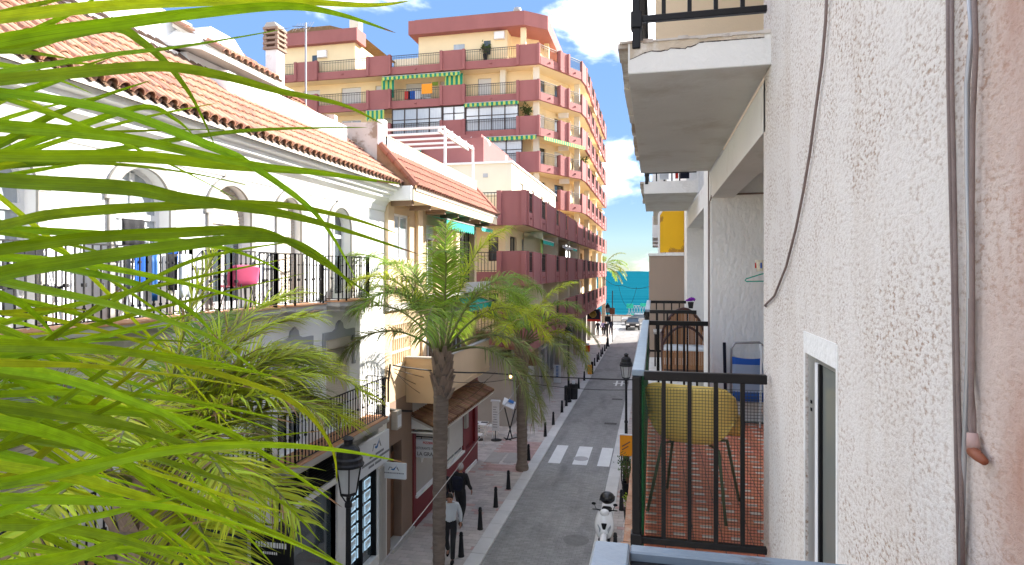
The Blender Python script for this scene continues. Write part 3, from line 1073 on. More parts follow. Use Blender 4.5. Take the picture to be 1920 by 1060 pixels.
def roof(parent, ex, ez, pitch, y0, y1, rows, cols_pitch, step, me, panmat, limit, sc=1.0, stop=None, tmat=None):
    """barrel tiles laid on a slope that rises towards -X; nearest LIMIT are objects, the rest joined"""
    cx, sz = -math.cos(pitch), math.sin(pitch)
    n = 0
    rest, pan = MB(), MB()
    ncol = int((y1 - y0) / cols_pitch)
    rot = Matrix.Rotation(math.pi, 4, 'Z')
    tv = [v.co.copy() for v in me.vertices]
    tf = [tuple(p.vertices) for p in me.polygons]
    for r_ in range(rows):
        for c_ in range(ncol):
            yy = y0 + (c_ + 0.5) * cols_pitch
            d = r_ * step + random.uniform(-0.012, 0.012)
            x, z = ex + cx * d, ez + sz * d + 0.012
            if stop and stop(x, yy):
                continue
            yaw = random.uniform(-0.02, 0.02)
            ang = -(pitch - 0.05)
            if n < limit:
                o = piece('roof_tile', me, parent, (x, yy, z))
                o.rotation_euler = (0, ang * 1.0, math.pi + yaw)
                o.rotation_mode = 'XYZ'
                o.scale = (sc, sc, sc)
                n += 1
            else:
                mt = Matrix.Translation((x, yy, z)) @ Matrix.Rotation(math.pi + yaw, 4, 'Z') @ Matrix.Rotation(ang, 4, 'Y') @ Matrix.Scale(sc, 4)
                rest.add([mt @ v for v in tv], tf)
    L = rows * step
    for c_ in range(ncol + 1):
        yy = y0 + c_ * cols_pitch
        h = 0.075 * sc
        prof = [(-h, 0.02), (-h * 0.6, -0.03), (0, -0.05), (h * 0.6, -0.03), (h, 0.02)]
        for (p, q) in zip(prof[:-1], prof[1:]):
            pan.quad((ex - cx * 0.03, yy + p[0], ez + p[1] * sc), (ex - cx * 0.03, yy + q[0], ez + q[1] * sc),
                     (ex + cx * L, yy + q[0], ez + q[1] * sc + sz * L), (ex + cx * L, yy + p[0], ez + p[1] * sc + sz * L))
    und = MB()
    und.prism([(ex - cx * 0.0, ez - 0.045), (ex + cx * L, ez + sz * L - 0.045), (ex + cx * L, ez + sz * L - 0.12), (ex + 0.0, ez - 0.10)], 'y', y0, y1)
    pan.build('tile_channels', panmat, parent, kind='stuff', recalc=False)
    und.build('roof_deck', M['mortar'], parent)
    if rest.v:
        rest.build('roof_tiles', me.materials[0], parent, kind='stuff', recalc=False)


def stop_main(x, y):
    # the roof is broken by the dormer terrace wall
    return (x < -7.55 and 9.9 < y < 14.4) or (x < -8.1 and 7.0 < y <= 9.9)


roof(wh, EX, EZ, PITCH, 3.2, 15.1, 10, 0.195, 0.345, tile_me, M['tilepan'], 285, stop=stop_main)
ey = MB()       # inverted halves under the bottom course: the ring ends seen at the eave
for c_ in range(int((15.1 - 3.2) / 0.195)):
    yy = 3.2 + (c_ + 0.5) * 0.195
    for k in range(7):
        t0, t1 = math.pi * (1 + k / 7), math.pi * (1 + (k + 1) / 7)
        ey.prism([(yy + 0.084 * math.cos(t0), EZ + 0.07 * math.sin(t0)), (yy + 0.084 * math.cos(t1), EZ + 0.07 * math.sin(t1)),
                  (yy + 0.070 * math.cos(t1), EZ + 0.056 * math.sin(t1)), (yy + 0.070 * math.cos(t0), EZ + 0.056 * math.sin(t0))], 'x', EX - 0.28, EX - 0.015)
ey.build('eave_course', M['tileold'], wh, kind='stuff')
mo = MB()
mo.box(EX - 0.2, EX - 0.16, 3.2, 15.1, EZ - 0.07, EZ + 0.06)
mo.build('eave_mortar', M['mortar'], wh)

# end verge and dormer terrace
dm = MB()
dm.box(-7.62, -7.46, 9.9, 14.42, 10.3, 11.10)
dm.box(-9.6, -7.62, 9.9, 10.06, 10.6, 11.095)
dm.box(-9.6, -7.62, 14.26, 14.42, 10.6, 11.095)
dm.build('terrace_parapet', M['white'], wh)
d2 = MB()
d2.box(-11.5, -8.55, 10.2, 13.0, 10.6, 11.62)
d2.prism([(10.25, 11.62), (13.0, 11.62), (11.85, 12.45), (11.1, 12.45)], 'x', -11.4, -8.75)
d2.box(-11.5, -9.0, 7.9, 9.9, 10.4, 11.55)
d2.prism([(7.95, 11.55), (9.9, 11.55), (9.2, 12.4), (8.4, 12.4)], 'x', -11.4, -9.1)
d2.box(-12.5, -9.6, 9.3, 11.6, 10.6, 12.75)
d2.build('dormer', M['white'], wh)
ds = MB()
ds.prism([(-8.05, 11.55), (-8.02, 11.62), (-9.3, 11.86), (-9.3, 11.78)], 'y', 10.0, 13.15)
ds.prism([(-8.55, 11.45), (-8.52, 11.52), (-9.6, 11.80), (-9.6, 11.72)], 'y', 7.75, 9.95)
ds.build('dormer_eave', M['oldwhite'], wh)
for (xx, a, b, z0, z1) in ((-8.54, 10.75, 11.75, 10.75, 11.42), (-8.54, 12.0, 12.75, 10.75, 11.42), (-8.98, 8.3, 9.5, 10.55, 11.35)):
    f = MB()
    f.box(xx, xx + 0.04, a, b, z0, z0 + 0.05)
    f.box(xx, xx + 0.04, a, b, z1 - 0.05, z1)
    for yy in (a, (a + b) / 2 - 0.02, b - 0.05):
        f.box(xx + 0.002, xx + 0.042, yy, yy + 0.05, z0, z1)
    wf = f.build('dormer_window', M['winframe'], wh)
    bl = MB()
    z = z1 - 0.06
    while z > z0 + 0.06:
        bl.box(xx + 0.005, xx + 0.025, a + 0.05, b - 0.05, z - 0.045, z - 0.006)
        z -= 0.05
    bl.build('shutter_slats', M['blind'], wf)
# upper tiles round the dormers
roof(wh, -8.35, 11.86, 0.55, 10.95, 12.95, 4, 0.195, 0.345, tile_me, M['tilepan'], 0)
roof(wh, -9.0, 11.85, PITCH, 13.1, 15.1, 5, 0.195, 0.345, tile_brown, M['tilepan'], 0)
roof(wh, -10.2, 12.3, 0.62, 13.6, 17.8, 6, 0.195, 0.345, tile_brown, M['tilepan'], 0)
# chimney with louvred cap
ch = MB()
ch.box(-9.47, -9.15, 14.02, 14.34, 11.0, 13.02)
chm = ch.build('chimney', M['oldwhite'], wh)
for k in range(5):
    MB().box(-9.52, -9.10, 13.97, 14.39, 13.03 + k * 0.125, 13.085 + k * 0.125).build('cap_slab', M['brownplinth'], chm)
for (xa, ya) in ((-9.50, 13.99), (-9.19, 13.99), (-9.50, 14.30), (-9.19, 14.30)):
    MB().box(xa, xa + 0.07, ya, ya + 0.07, 13.021, 13.56).build('cap_post', M['brownplinth'], chm)
MB().prism([(-9.5, 13.586), (-9.12, 13.586), (-9.2, 13.70), (-9.42, 13.70)], 'y', 13.98, 14.38).build('chimney_cap', M['pillar'], chm)
gut = MB()
gut.tube([(-6.3, 15.12, 9.72), (-6.9, 15.14, 10.2), (-8.6, 15.14, 11.5)], 0.07, 6)
gut.build('verge_gutter', M['tileold'], wh)
aw = MB()
aw.tube([(-6.79, 13.35, 7.95), (-6.5, 13.9, 8.0), (-6.79, 15.15, 7.95)], 0.012, 5)
aw.build('clothes_line_bar', M['greymetal'], wh)

# television aerial on the roof
an = thing('tv_aerial', 'thin tall TV aerial mast standing on the tiled roof', 'aerial', (-9.3, 15.6, 11.8))
a_ = MB()
a_.tube([(-9.3, 15.6, 11.0), (-9.3, 15.6, 14.3)], 0.025, 6)
a_.build('mast', M['greymetal'], an)
a_ = MB()
a_.bar((-9.65, 15.5, 14.2), (-9.1, 15.7, 14.2), 0.012, 0.012)
for k in range(7):
    x = -9.62 + k * 0.08
    a_.bar((x, 15.45, 14.03), (x, 15.75, 14.37), 0.007, 0.007)
a_.build('antenna', M['ironbrown'], an)

# shop signs on the white house
def house_logo(mb_blue, mb_grey, P):
    """swoosh of blue wings under a grey roof line; P maps (u, v) in logo units to a point"""
    def poly(mb, pts, th=0.004):
        a = [P(u, v, 0.0) for u, v in pts]
        b = [P(u, v, th) for u, v in pts]
        n = len(a)
        mb.add(a + b, [tuple(range(n)), tuple(range(2 * n - 1, n - 1, -1))] + [(i, (i + 1) % n, n + (i + 1) % n, n + i) for i in range(n)])
    poly(mb_blue, [(-0.28, 0.10), (-0.12, 0.02), (0.02, 0.0), (0.16, 0.07), (0.30, 0.36), (0.12, 0.22), (-0.02, 0.14), (-0.14, 0.20)])
    poly(mb_blue, [(0.0, 0.17), (0.12, 0.25), (0.42, 0.52), (0.26, 0.24), (0.14, 0.12)])
    poly(mb_grey, [(-0.62, -0.02), (-0.55, -0.02), (-0.36, 0.28), (-0.10, 0.24), (-0.12, 0.31), (-0.42, 0.36)])
    poly(mb_grey, [(0.36, 0.28), (0.44, 0.38), (0.66, 0.0), (0.58, -0.02)])


sg = thing('shop_sign', 'white fascia sign with a blue winged roof logo above the corner shop window', 'sign', (-6.70, 14.4, 2.65))
sb = MB()
sb.box(-6.745, -6.66, 12.95, 15.18, 2.62, 3.42)
sb.build('panel', M['sign'], sg, bevel=0.01)
lb, lg = MB(), MB()
Pf = lambda u, v, t: (-6.66 + t, 14.42 + u * 0.40, 3.12 + v * 0.42)
house_logo(lb, lg, Pf)
lb.build('logo_wings', M['signblue'], sg)
for k, (z, hl) in enumerate(((2.99, 0.40), (2.88, 0.80), (2.77, 0.45))):
    y = 14.42 - hl
    while y < 14.42 + hl:
        wq = random.uniform(0.018, 0.05)
        if random.random() > 0.12:
            lg.box(-6.659, -6.655, y, y + wq, z - 0.028, z + 0.028)
        y += wq + 0.013
lg.build('grey_lettering', M['signgrey'], sg)

ps = thing('hanging_sign', 'small white projecting sign with a blue winged logo beside the corner shop', 'sign', (-6.5, 15.0, 2.2))
sb = MB()
sb.box(-6.84, -6.12, 14.97, 15.04, 2.20, 2.61)
sb.build('panel', M['sign'], ps, bevel=0.012)
lb, lg = MB(), MB()
Pf = lambda u, v, t: (-6.46 + u * 0.24, 14.97 - t, 2.42 + v * 0.25)
house_logo(lb, lg, Pf)
x = -6.77
while x < -6.19:
    wq = random.uniform(0.012, 0.03)
    lg.box(x, x + wq, 14.966, 14.969, 2.335, 2.368)
    x += wq + 0.012
lb.build('logo_wings', M['signblue'], ps)
lg.build('grey_lettering', M['signgrey'], ps)

bs = thing('black_shop_sign', 'black projecting sign with white lettering half hidden by palm leaves', 'sign', (-6.4, 9.7, 2.6))
b = MB()
b.box(-6.80, -6.02, 9.62, 9.74, 2.40, 3.00)
b.build('panel', M['black'], bs, bevel=0.02)
for (z, hl, hh) in ((2.80, 0.28, 0.045), (2.66, 0.14, 0.022)):
    b = MB()
    x = -6.41 - hl
    while x < -6.41 + hl:
        wq = random.uniform(0.02, 0.05) * hh / 0.045 + 0.008
        b.box(x, x + wq, 9.616, 9.619, z - hh, z + hh)
        x += wq + 0.016
    b.build('white_lettering', M['signwhite'], bs)
b = MB()
b.bar((-6.8, 9.68, 3.12), (-6.1, 9.68, 3.12), 0.03, 0.03)
for xx in (-6.6, -6.2):
    b.bar((xx, 9.68, 3.0), (xx, 9.68, 3.12), 0.02, 0.02)
b.build('bracket', M['iron'], bs)

# ================================================================== beige house with the restaurant
bh = thing('beige_house', 'beige rendered house with a brown tiled eave and a restaurant on the ground floor', 'house', (XF, 19.5, 0))
BF = -6.80
f = MB()
wall_strip(f, BF, 0.3, 15.2, 23.9, 6.6, 9.42, [(15.78, 16.92, 7.80, 9.06, False), (18.25, 19.2, 6.9, 8.93, False), (21.4, 23.6, 6.7, 9.1, False)])
wall_strip(f, BF, 0.3, 15.2, 23.9, 4.0, 6.6, [(15.7, 17.0, 4.9, 6.1, False), (18.3, 19.3, 4.1, 6.2, False), (20.6, 22.3, 4.1, 6.2, False)])
f.box(-14, BF - 0.3, 15.2, 23.9, 0, 10.4)
f.build('wall', M['beige'], bh)
for y in (15.21, 17.35, 19.75, 21.0):
    MB().box(BF + 0.001, BF + 0.10, y, y + 0.38, 6.63, 9.42).build('pilaster', M['beigelight'], bh)
for y in (17.78, 20.2):
    MB().box(BF + 0.001, BF + 0.07, y, y + 0.3, 4.0, 6.44).build('pilaster', M['beigelight'], bh)
bd = MB()
bd.box(BF - 0.2, BF + 0.12, 15.2, 23.9, 6.45, 6.62)
bd.build('string_course', M['trim'], bh)
st = MB()
st.box(BF - 0.3, BF + 0.015, 15.22, 17.1, 2.85, 4.0)
st.box(BF - 0.3, BF + 0.013, 16.3, 17.1, 0.0, 2.86)
st.box(BF - 0.3, BF + 0.01, 15.22, 15.55, 0.0, 2.86)
st.build('ground_floor_wall', M['brownplinth'], bh)
dr = MB()
dr.box(BF - 0.28, BF - 0.24, 15.55, 16.3, 0.15, 2.85)
dd = dr.build('entrance_door', M['darkframe'], bh)
dq = MB()
for k in range(5):
    dq.box(BF - 0.24, BF - 0.21, 15.58 + k * 0.145, 15.70 + k * 0.145, 0.2, 2.5)
dq.build('door_panel', M['wood'], dd)
MB().box(BF - 0.3, BF + 0.12, 15.5, 17.05, 0.03, 0.16).build('door_step', M['concrete'], bh)


def window(parent, xf, a, b, za, zb, depth=0.2, frame='winframe', glass='glass', blind=None, blind_frac=0.3, bars=1):
    xw = xf - depth
    fm = MB()
    for k in range(bars + 2):
        y = a + (b - a - 0.05) * k / (bars + 1)
        fm.box(xw, xw + 0.05, y, y + 0.05, za, zb)
    fm.box(xw - 0.002, xw + 0.052, a, b, za, za + 0.06)
    fm.box(xw - 0.002, xw + 0.052, a, b, zb - 0.06, zb)
    wf = fm.build('window', M[frame], parent)
    MB().box(xw + 0.015, xw + 0.025, a, b, za, zb).build('pane', M[glass], wf)
    if blind:
        bl = MB()
        z = zb - 0.02
        while z > zb - (zb - za) * blind_frac:
            bl.box(xw + 0.055, xw + 0.08, a + 0.01, b - 0.01, z - 0.05, z - 0.004)
            z -= 0.054
        bl.build('roller_blind', M[blind], wf)
    return wf


window(bh, BF, 15.78, 16.92, 7.80, 9.06, 0.12, glass='glasslight')
window(bh, BF, 18.25, 19.2, 6.9, 8.93, 0.18, blind='blindpale', blind_frac=0.2)
window(bh, BF, 21.4, 23.6, 6.7, 9.1, 0.25, frame='darkframe', bars=3)
window(bh, BF, 18.3, 19.3, 4.1, 6.2, 0.18)
window(bh, BF, 20.6, 22.3, 4.1, 6.2, 0.18, blind='blindpale', bars=2)
# pierced block screen
br = MB()
for k in range(10):
    y = 15.72 + k * 0.14
    br.box(BF - 0.12, BF - 0.02, y - 0.018, y + 0.022, 4.9, 6.1)
for k in range(4):
    z = 4.9 + k * 0.385
    br.box(BF - 0.13, BF - 0.01, 15.7, 17.0, z - 0.02, z + 0.05)
br.build('pierced_screen', M['beigelight'], bh)
MB().box(BF - 0.2, BF - 0.14, 15.7, 17.0, 4.9, 6.1).build('screen_recess', M['brownplinth'], bh)
# balcony boxes
bb = MB()
bb.box(BF, -5.97, 16.6, 16.72, 3.95, 5.05)
bb.box(-6.08, -5.97, 16.72, 22.6, 3.95, 4.95)
bb.box(BF, -5.97, 16.6, 22.7, 3.80, 3.949)
bb.box(BF, -5.97, 22.6, 22.7, 3.95, 4.95)
bb.box(-6.0, -5.95, 16.59, 22.71, 3.9, 3.96)
bb.build('balcony', M['beige'], bh)
cp = MB()
cp.box(BF, -5.94, 16.57, 16.75, 5.051, 5.09)
cp.box(-6.1, -5.94, 16.75, 22.72, 4.951, 4.99)
cp.build('balcony_coping', M['trim'], bh)
b2 = MB()
b2.box(BF, -6.2, 20.5, 23.8, 6.75, 6.9)
b2.box(-6.28, -6.2, 20.5, 23.8, 6.9, 7.1)
b2.box(BF, -6.2, 17.9, 20.2, 6.63, 6.78)
b2.build('upper_balcony', M['trim'], bh)
# eave box, tiles
ev = MB()
ev.box(BF, -6.02, 15.05, 23.95, 9.33, 9.36)
ev.box(-6.04, -5.98, 15.05, 23.95, 9.30, 9.62)
ev.build('eave_fascia', M['beigelight'], bh)
for k in range(7):
    y = 15.35 + k * 1.3
    MB().box(BF + 0.1, -6.1, y, y + 0.12, 9.2, 9.33).build('eave_beam', M['brownplinth'], bh)
MB().box(BF - 0.05, -5.98, 14.98, 15.14, 9.30, 9.66).build('eave_end', M['white'], bh)
roof(bh, -5.95, 9.66, 0.84, 15.25, 23.95, 4, 0.19, 0.33, tile_brown, M['tilepan'], 190)
vg = MB()
for yy, m_ in ((15.15, 0), (24.0, 0)):
    for k in range(5):
        t0, t1 = k / 5, (k + 1) / 5 + 0.05
        p0 = (-5.92 - 0.92 * t0, yy, 9.70 + 1.02 * t0)
        p1 = (-5.92 - 0.92 * t1, yy, 9.70 + 1.02 * t1 + 0.01)
        vg.tube([p0, p1], [0.10, 0.08], 8)
vg.build('verge_tiles', M['tilebrown'], bh)
tp = MB()
tp.box(-6.98, -6.80, 15.25, 23.9, 10.3, 11.0)
tp.build('terrace_parapet', M['palecream'] if False else M['white'], bh)
MB().box(-7.0, -6.78, 15.25, 23.92, 11.0, 11.04).build('parapet_coping', M['beige'], bh)
pw = MB()
pw.prism([(-6.98, 9.8), (-6.98, 11.36), (-8.2, 11.40), (-8.21, 11.62), (-9.2, 11.72), (-10.6, 12.3), (-10.6, 9.8)], 'y', 15.16, 15.34)
pw.build('party_wall', M['stain'], bh)
MB().prism([(-5.93, 9.62), (-6.98, 9.62), (-6.98, 10.80), (-5.93, 9.70)], 'y', 15.13, 15.24).build('verge_rubble', M['tileold'], bh)
MB().box(-6.975, -6.80, 15.14, 15.36, 10.4, 11.42).build('party_wall_pier', M['white'], bh)
MB().box(-12.5, -6.98, 15.35, 23.9, 10.4, 10.46).build('terrace_floor', M['floorterra'], bh)
# restaurant front
rs = MB()
RX = -6.75
rs.box(BF - 0.3, RX, 17.1, 23.9, 0.0, 0.88)
for (a, b_) in ((17.1, 17.3), (19.55, 20.12), (21.98, 22.3), (23.55, 23.9)):
    rs.box(BF - 0.3, RX + 0.002, a, b_, 0.88, 3.3)
rs.build('red_plinth', M['darkred'], bh)
rw = MB()
rw.box(BF - 0.3, RX - 0.05, 17.3, 19.55, 0.88, 3.9)
rw.box(BF - 0.3, RX - 0.02, 17.1, 23.9, 2.9, 4.0)
rw.build('restaurant_wall', M['trim'], bh)
MB().box(RX - 0.2, RX + 0.06, 17.25, 19.6, 0.88, 0.96).build('sill', M['white'], bh)
MB().box(RX - 0.2, RX + 0.06, 20.05, 22.0, 0.88, 0.96).build('sill', M['white'], bh)
window(bh, RX, 20.12, 21.98, 0.96, 2.4, 0.1, frame='blindpale', glass='glass', blind='blindpale', blind_frac=0.85)
rd = MB()
rd.box(RX - 0.15, RX - 0.1, 22.3, 23.55, 0.16, 2.4)
d_ = rd.build('red_door', M['darkred'], bh)
MB().box(RX - 0.098, RX - 0.09, 22.45, 22.85, 0.4, 2.2).build('door_panel', M['darkred'], d_)
MB().box(RX - 0.3, RX + 0.05, 22.2, 23.6, 0.02, 0.16).build('door_step', M['white'], bh)
for (a, b_) in ((19.7, 20.0), (22.0, 22.25)):
    ln = MB()
    ln.box(RX + 0.003, RX + 0.12, a, b_, 1.75, 2.5)
    ln.prism([(a - 0.04, 2.5), (b_ + 0.04, 2.5), ((a + b_) / 2, 2.62)], 'x', RX + 0.003, RX + 0.15)
    ln.build('menu_box', M['trim'], bh)
roof(bh, -5.92, 2.98, 0.42, 17.0, 23.2, 3, 0.17, 0.31, tile_old, M['tileold'], 100, sc=0.9)
sp_ = MB()
sp_.prism([(-6.79, 2.95), (-5.98, 2.95), (-6.79, 3.35)], 'y', 17.02, 17.1)
sp_.box(-6.79, -5.95, 17.0, 23.2, 2.84, 2.88)
sp_.box(-6.0, -5.94, 17.0, 23.2, 2.84, 2.95)
sp_.build('canopy_soffit', M['oldwhite'], bh)

# white pergola on the terrace
pg = thing('pergola', 'white painted pergola frame standing on the roof terrace of the beige house', 'pergola', (-9.2, 22.7, 10.46))
PX0, PX1, PY0, PY1, PZ = -11.5, -7.1, 20.94, 24.4, 12.48
for (x, y) in ((PX1, PY0), (PX1, PY1), (PX0, PY0), (PX0, PY1)):
    MB().box(x - 0.04, x + 0.04, y - 0.04, y + 0.04, 10.46 if y < 23.9 else 9.6, PZ).build('post', M['whitemetal'], pg)
for i in range(5):
    y = PY0 + (PY1 - PY0) * i / 4
    MB().box(PX0, PX1, y - 0.03, y + 0.03, PZ, PZ + 0.08).build('beam', M['whitemetal'], pg)
for x in (PX0, PX1 - 0.22, PX1):
    MB().box(x - 0.035, x + 0.035, PY0 - 0.05, PY1 + 0.05, PZ - 0.12, PZ - 0.001).build('rail', M['whitemetal'], pg)


def awning(name, label, x0, x1, y0, y1, z, drop, mat, facing='x', val=0.22, seg=10, group=None):
    """folded-arm awning: sloping cloth with a scalloped valance. facing x: along Y, hangs from x0 out to x1"""
    t = thing(name, label, 'awning', ((x0 + x1) / 2, (y0 + y1) / 2, z), group)
    c, v_ = MB(), MB()
    if facing == 'x':
        c.quad((x0, y0, z), (x0, y1, z), (x1, y1, z - drop), (x1, y0, z - drop))
        n = max(6, int((y1 - y0) / 0.22))
        for k in range(n):
            a, b = y0 + (y1 - y0) * k / n, y0 + (y1 - y0) * (k + 1) / n
            m_ = (a + b) / 2
            zz = z - drop
            v_.add([(x1, a, zz), (x1, b, zz), (x1, b, zz - val * 0.75), (x1 + 0.02, m_, zz - val), (x1, a, zz - val * 0.75)], [(0, 1, 2, 3, 4)])
        bar = MB().bar((x1, y0, z - drop), (x1, y1, z - drop), 0.04, 0.04)
    else:
        c.quad((x0, y0, z), (x1, y0, z), (x1, y1, z - drop), (x0, y1, z - drop))
        n = max(6, int((x1 - x0) / 0.25))
        for k in range(n):
            a, b = x0 + (x1 - x0) * k / n, x0 + (x1 - x0) * (k + 1) / n
            m_ = (a + b) / 2
            zz = z - drop
            v_.add([(a, y1, zz), (b, y1, zz), (b, y1, zz - val * 0.75), (m_, y1 - 0.02, zz - val), (a, y1, zz - val * 0.75)], [(0, 1, 2, 3, 4)])
        bar = MB().bar((x0, y1, z - drop), (x1, y1, z - drop), 0.04, 0.04)
    c.build('cloth', mat, t, recalc=False)
    v_.build('valance', mat, t, recalc=False)
    bar.build('bar', M['greymetal'], t)
    return t


t = awning('awning', 'turquoise scalloped awning rolled up under the eave of the beige house', -6.78, -6.15, 18.3, 21.3, 9.2, 0.12, M['turq'], val=0.32)
for y in (18.6, 20.9):
    MB().bar((-6.75, y, 8.4), (-6.2, y, 9.05), 0.03, 0.03).build('arm', M['whitemetal'], t)
t = awning('awning', 'narrow turquoise awning at the far end of the beige house eave', -6.78, -6.12, 22.2, 23.85, 9.22, 0.12, M['turq'], val=0.16)
t = awning('awning', 'turquoise awning behind the street palms above the first floor balcony', -6.78, -6.05, 20.4, 23.4, 6.55, 0.2, M['turq'], val=0.26)

# restaurant sign
rsn = thing('restaurant_sign', 'white hanging restaurant sign with black and red lettering behind the palm trunk', 'sign', (-6.35, 17.3, 2.05))
b = MB()
b.box(-6.84, -5.86, 17.28, 17.38, 2.06, 2.60)
b.build('panel', M['sign'], rsn, bevel=0.015)
text('lettering', 'RISTORANTE ITALIANO', 0.098, M['signgrey'], rsn, (-6.35, 17.275, 2.31), FACE_CAM, offset=0.0015, scale_x=0.80)
text('lettering', 'LA GRAPPA', 0.15, M['signgrey'], rsn, (-6.35, 17.275, 2.13), FACE_CAM, offset=0.003, scale_x=0.95)
text('lettering', 'PIZZERIA', 0.09, M['signred'], rsn, (-6.35, 17.275, 2.475), FACE_CAM, offset=0.002)
b = MB()
b.bar((-6.9, 17.33, 2.66), (-5.95, 17.33, 2.66), 0.03, 0.03)
for x in (-6.6, -6.05):
    b.bar((x, 17.33, 2.6), (x, 17.33, 2.68), 0.02, 0.02)
b.build('bracket', M['iron'], rsn)
tr = thing('triangle_pennant', 'small white triangular pennant hanging under the restaurant sign', 'pennant', (-6.55, 17.33, 2.0))
MB().prism([(-6.63, 2.05), (-6.53, 2.05), (-6.585, 1.9)], 'y', 17.32, 17.34).build('pennant', M['signwhite'], tr)

# ================================================================== apartment podium (low red balconies) and tower
PITCH_Z = 2.75
PAR = 1.55


def fin_panel(mb, p, q, z0, z1, out=0.26, fin=0.20):
    """solid parapet panel between plan points p and q: two upright fins and a recessed face"""
    d = Vector((q[0] - p[0], q[1] - p[1], 0))
    L = d.length
    d.normalize()
    nrm = Vector((d.y, -d.x, 0))     # outward (right of travel, towards the street or camera)

    def P(s_, o):
        v = Vector((p[0], p[1], 0)) + d * s_ + nrm * o
        return (v.x, v.y)
    fin = min(fin, L * 0.22)
    pts = [P(0, -0.12), P(0, out), P(fin, out), P(fin + 0.03, out * 0.45), P(L - fin - 0.03, out * 0.45), P(L - fin, out), P(L, out), P(L, -0.12)]
    mb.prism(pts, 'z', z0, z1)


def rail_section(parent, p, q, z0, z1, mat='ironbrown', pitch=0.14):
    r = MB()
    r.bar((p[0], p[1], z1), (q[0], q[1], z1), 0.05, 0.035)
    r.bar((p[0], p[1], z1 - 0.16), (q[0], q[1], z1 - 0.16), 0.03, 0.02)
    r.bar((p[0], p[1], z0 + 0.06), (q[0], q[1], z0 + 0.06), 0.03, 0.02)
    L = math.hypot(q[0] - p[0], q[1] - p[1])
    n = max(2, int(L / pitch))
    for k in range(n + 1):
        t = k / n
        x, y = p[0] + (q[0] - p[0]) * t, p[1] + (q[1] - p[1]) * t
        r.bar((x, y, z0), (x, y, z1), 0.022, 0.022)
    r.build('railing', M[mat], parent)


def balcony_run(parent, path, ztop, inner, mat='red', solid_rail=False):
    """path: [(x, y, kind)] kind of the stretch that starts there: 'p' solid panel, 'r' railing; inner: plan points of the wall line"""
    zb = ztop - PAR
    sl = MB()
    outer = [(a[0], a[1]) for a in path]
    sl.prism(outer + inner, 'z', zb, zb + 0.22)
    b = sl.build('balcony', M['cream'], parent)
    for (p, q) in zip(path[:-1], path[1:]):
        m_ = MB()
        if p[2] == 'p':
            fin_panel(m_, p, q, zb - 0.02, ztop, 0.26 if abs(q[0] - p[0]) > 0.5 else 0.09)
            m_.build('parapet_panel', M[mat], b)
        else:
            d = Vector((q[0] - p[0], q[1] - p[1], 0)).normalized()
            n_ = Vector((d.y, -d.x, 0)) * 0.04
            m_.prism([(p[0] + n_.x, p[1] + n_.y), (q[0] + n_.x, q[1] + n_.y), (q[0] - 4 * n_.x, q[1] - 4 * n_.y), (p[0] - 4 * n_.x, p[1] - 4 * n_.y)], 'z', zb - 0.01, zb + 0.60)
            L_ = math.hypot(q[0] - p[0], q[1] - p[1])
            cx, cy = (p[0] + q[0]) / 2 + n_.x, (p[1] + q[1]) / 2 + n_.y
            m_.box(cx - 0.09, cx + 0.09, cy - 0.09, cy + 0.09, zb + 0.28, zb + 0.36)
            m_.build('parapet_band', M[mat], b)
            rail_section(b, p, q, zb + 0.60, ztop - 0.06)
    return b


def wall_openings(parent, p, q, z0, z1, wins, mat='cream', th=0.25):
    """flat wall from plan p to q with recessed windows [(s0, s1, za, zb, style)] measured along it"""
    p, q = Vector((p[0], p[1], 0)), Vector((q[0], q[1], 0))
    d = (q - p).normalized()
    L = (q - p).length
    nrm = Vector((d.y, -d.x, 0))

    def P(s_, o, z):
        v = p + d * s_ + nrm * o
        return (v.x, v.y, z)

    def blk(mb, s0, s1, o0, o1, za, zb):
        c = [P(s0, o0, za), P(s1, o0, za), P(s1, o1, za), P(s0, o1, za), P(s0, o0, zb), P(s1, o0, zb), P(s1, o1, zb), P(s0, o1, zb)]
        mb.add(c, [(0, 3, 2, 1), (4, 5, 6, 7), (0, 1, 5, 4), (1, 2, 6, 5), (2, 3, 7, 6), (3, 0, 4, 7)])
    wmb = MB()
    s_ = 0
    for (a, b, za, zb, style) in sorted(wins):
        if a > s_:
            blk(wmb, s_, a, -th, 0, z0, z1)
        if za > z0:
            blk(wmb, a, b, -th, 0, z0, za)
        if zb < z1:
            blk(wmb, a, b, -th, 0, zb, z1)
        s_ = b
        f = MB()
        fr = 'darkframe' if style in ('dark', 'closed') else 'winframe'
        n = max(1, round((b - a) / 0.75))
        for k in range(n + 1):
            x = a + (b - a - 0.06) * k / n
            blk(f, x, x + 0.06, -0.16, -0.11, za, zb)
        blk(f, a, b, -0.162, -0.108, zb - 0.06, zb)
        blk(f, a, b, -0.162, -0.108, za, za + 0.06)
        wf = f.build('window', M[fr], parent)
        g_ = MB()
        blk(g_, a, b, -0.145, -0.135, za, zb)
        g_.build('pane', M['glasslight' if style in ('light',) else 'glass'], wf)
        if style in ('blind', 'closed'):
            bl = MB()
            blk(bl, a + 0.03, b - 0.03, -0.105, -0.09, zb - (zb - za) * (0.55 if style == 'blind' else 0.98), zb - 0.01)
            bl.build('roller_blind', M['blindpale'], wf)
    if s_ < L:
        blk(wmb, s_, L, -th, 0, z0, z1)
    return wmb.build('wall', M[mat], parent)


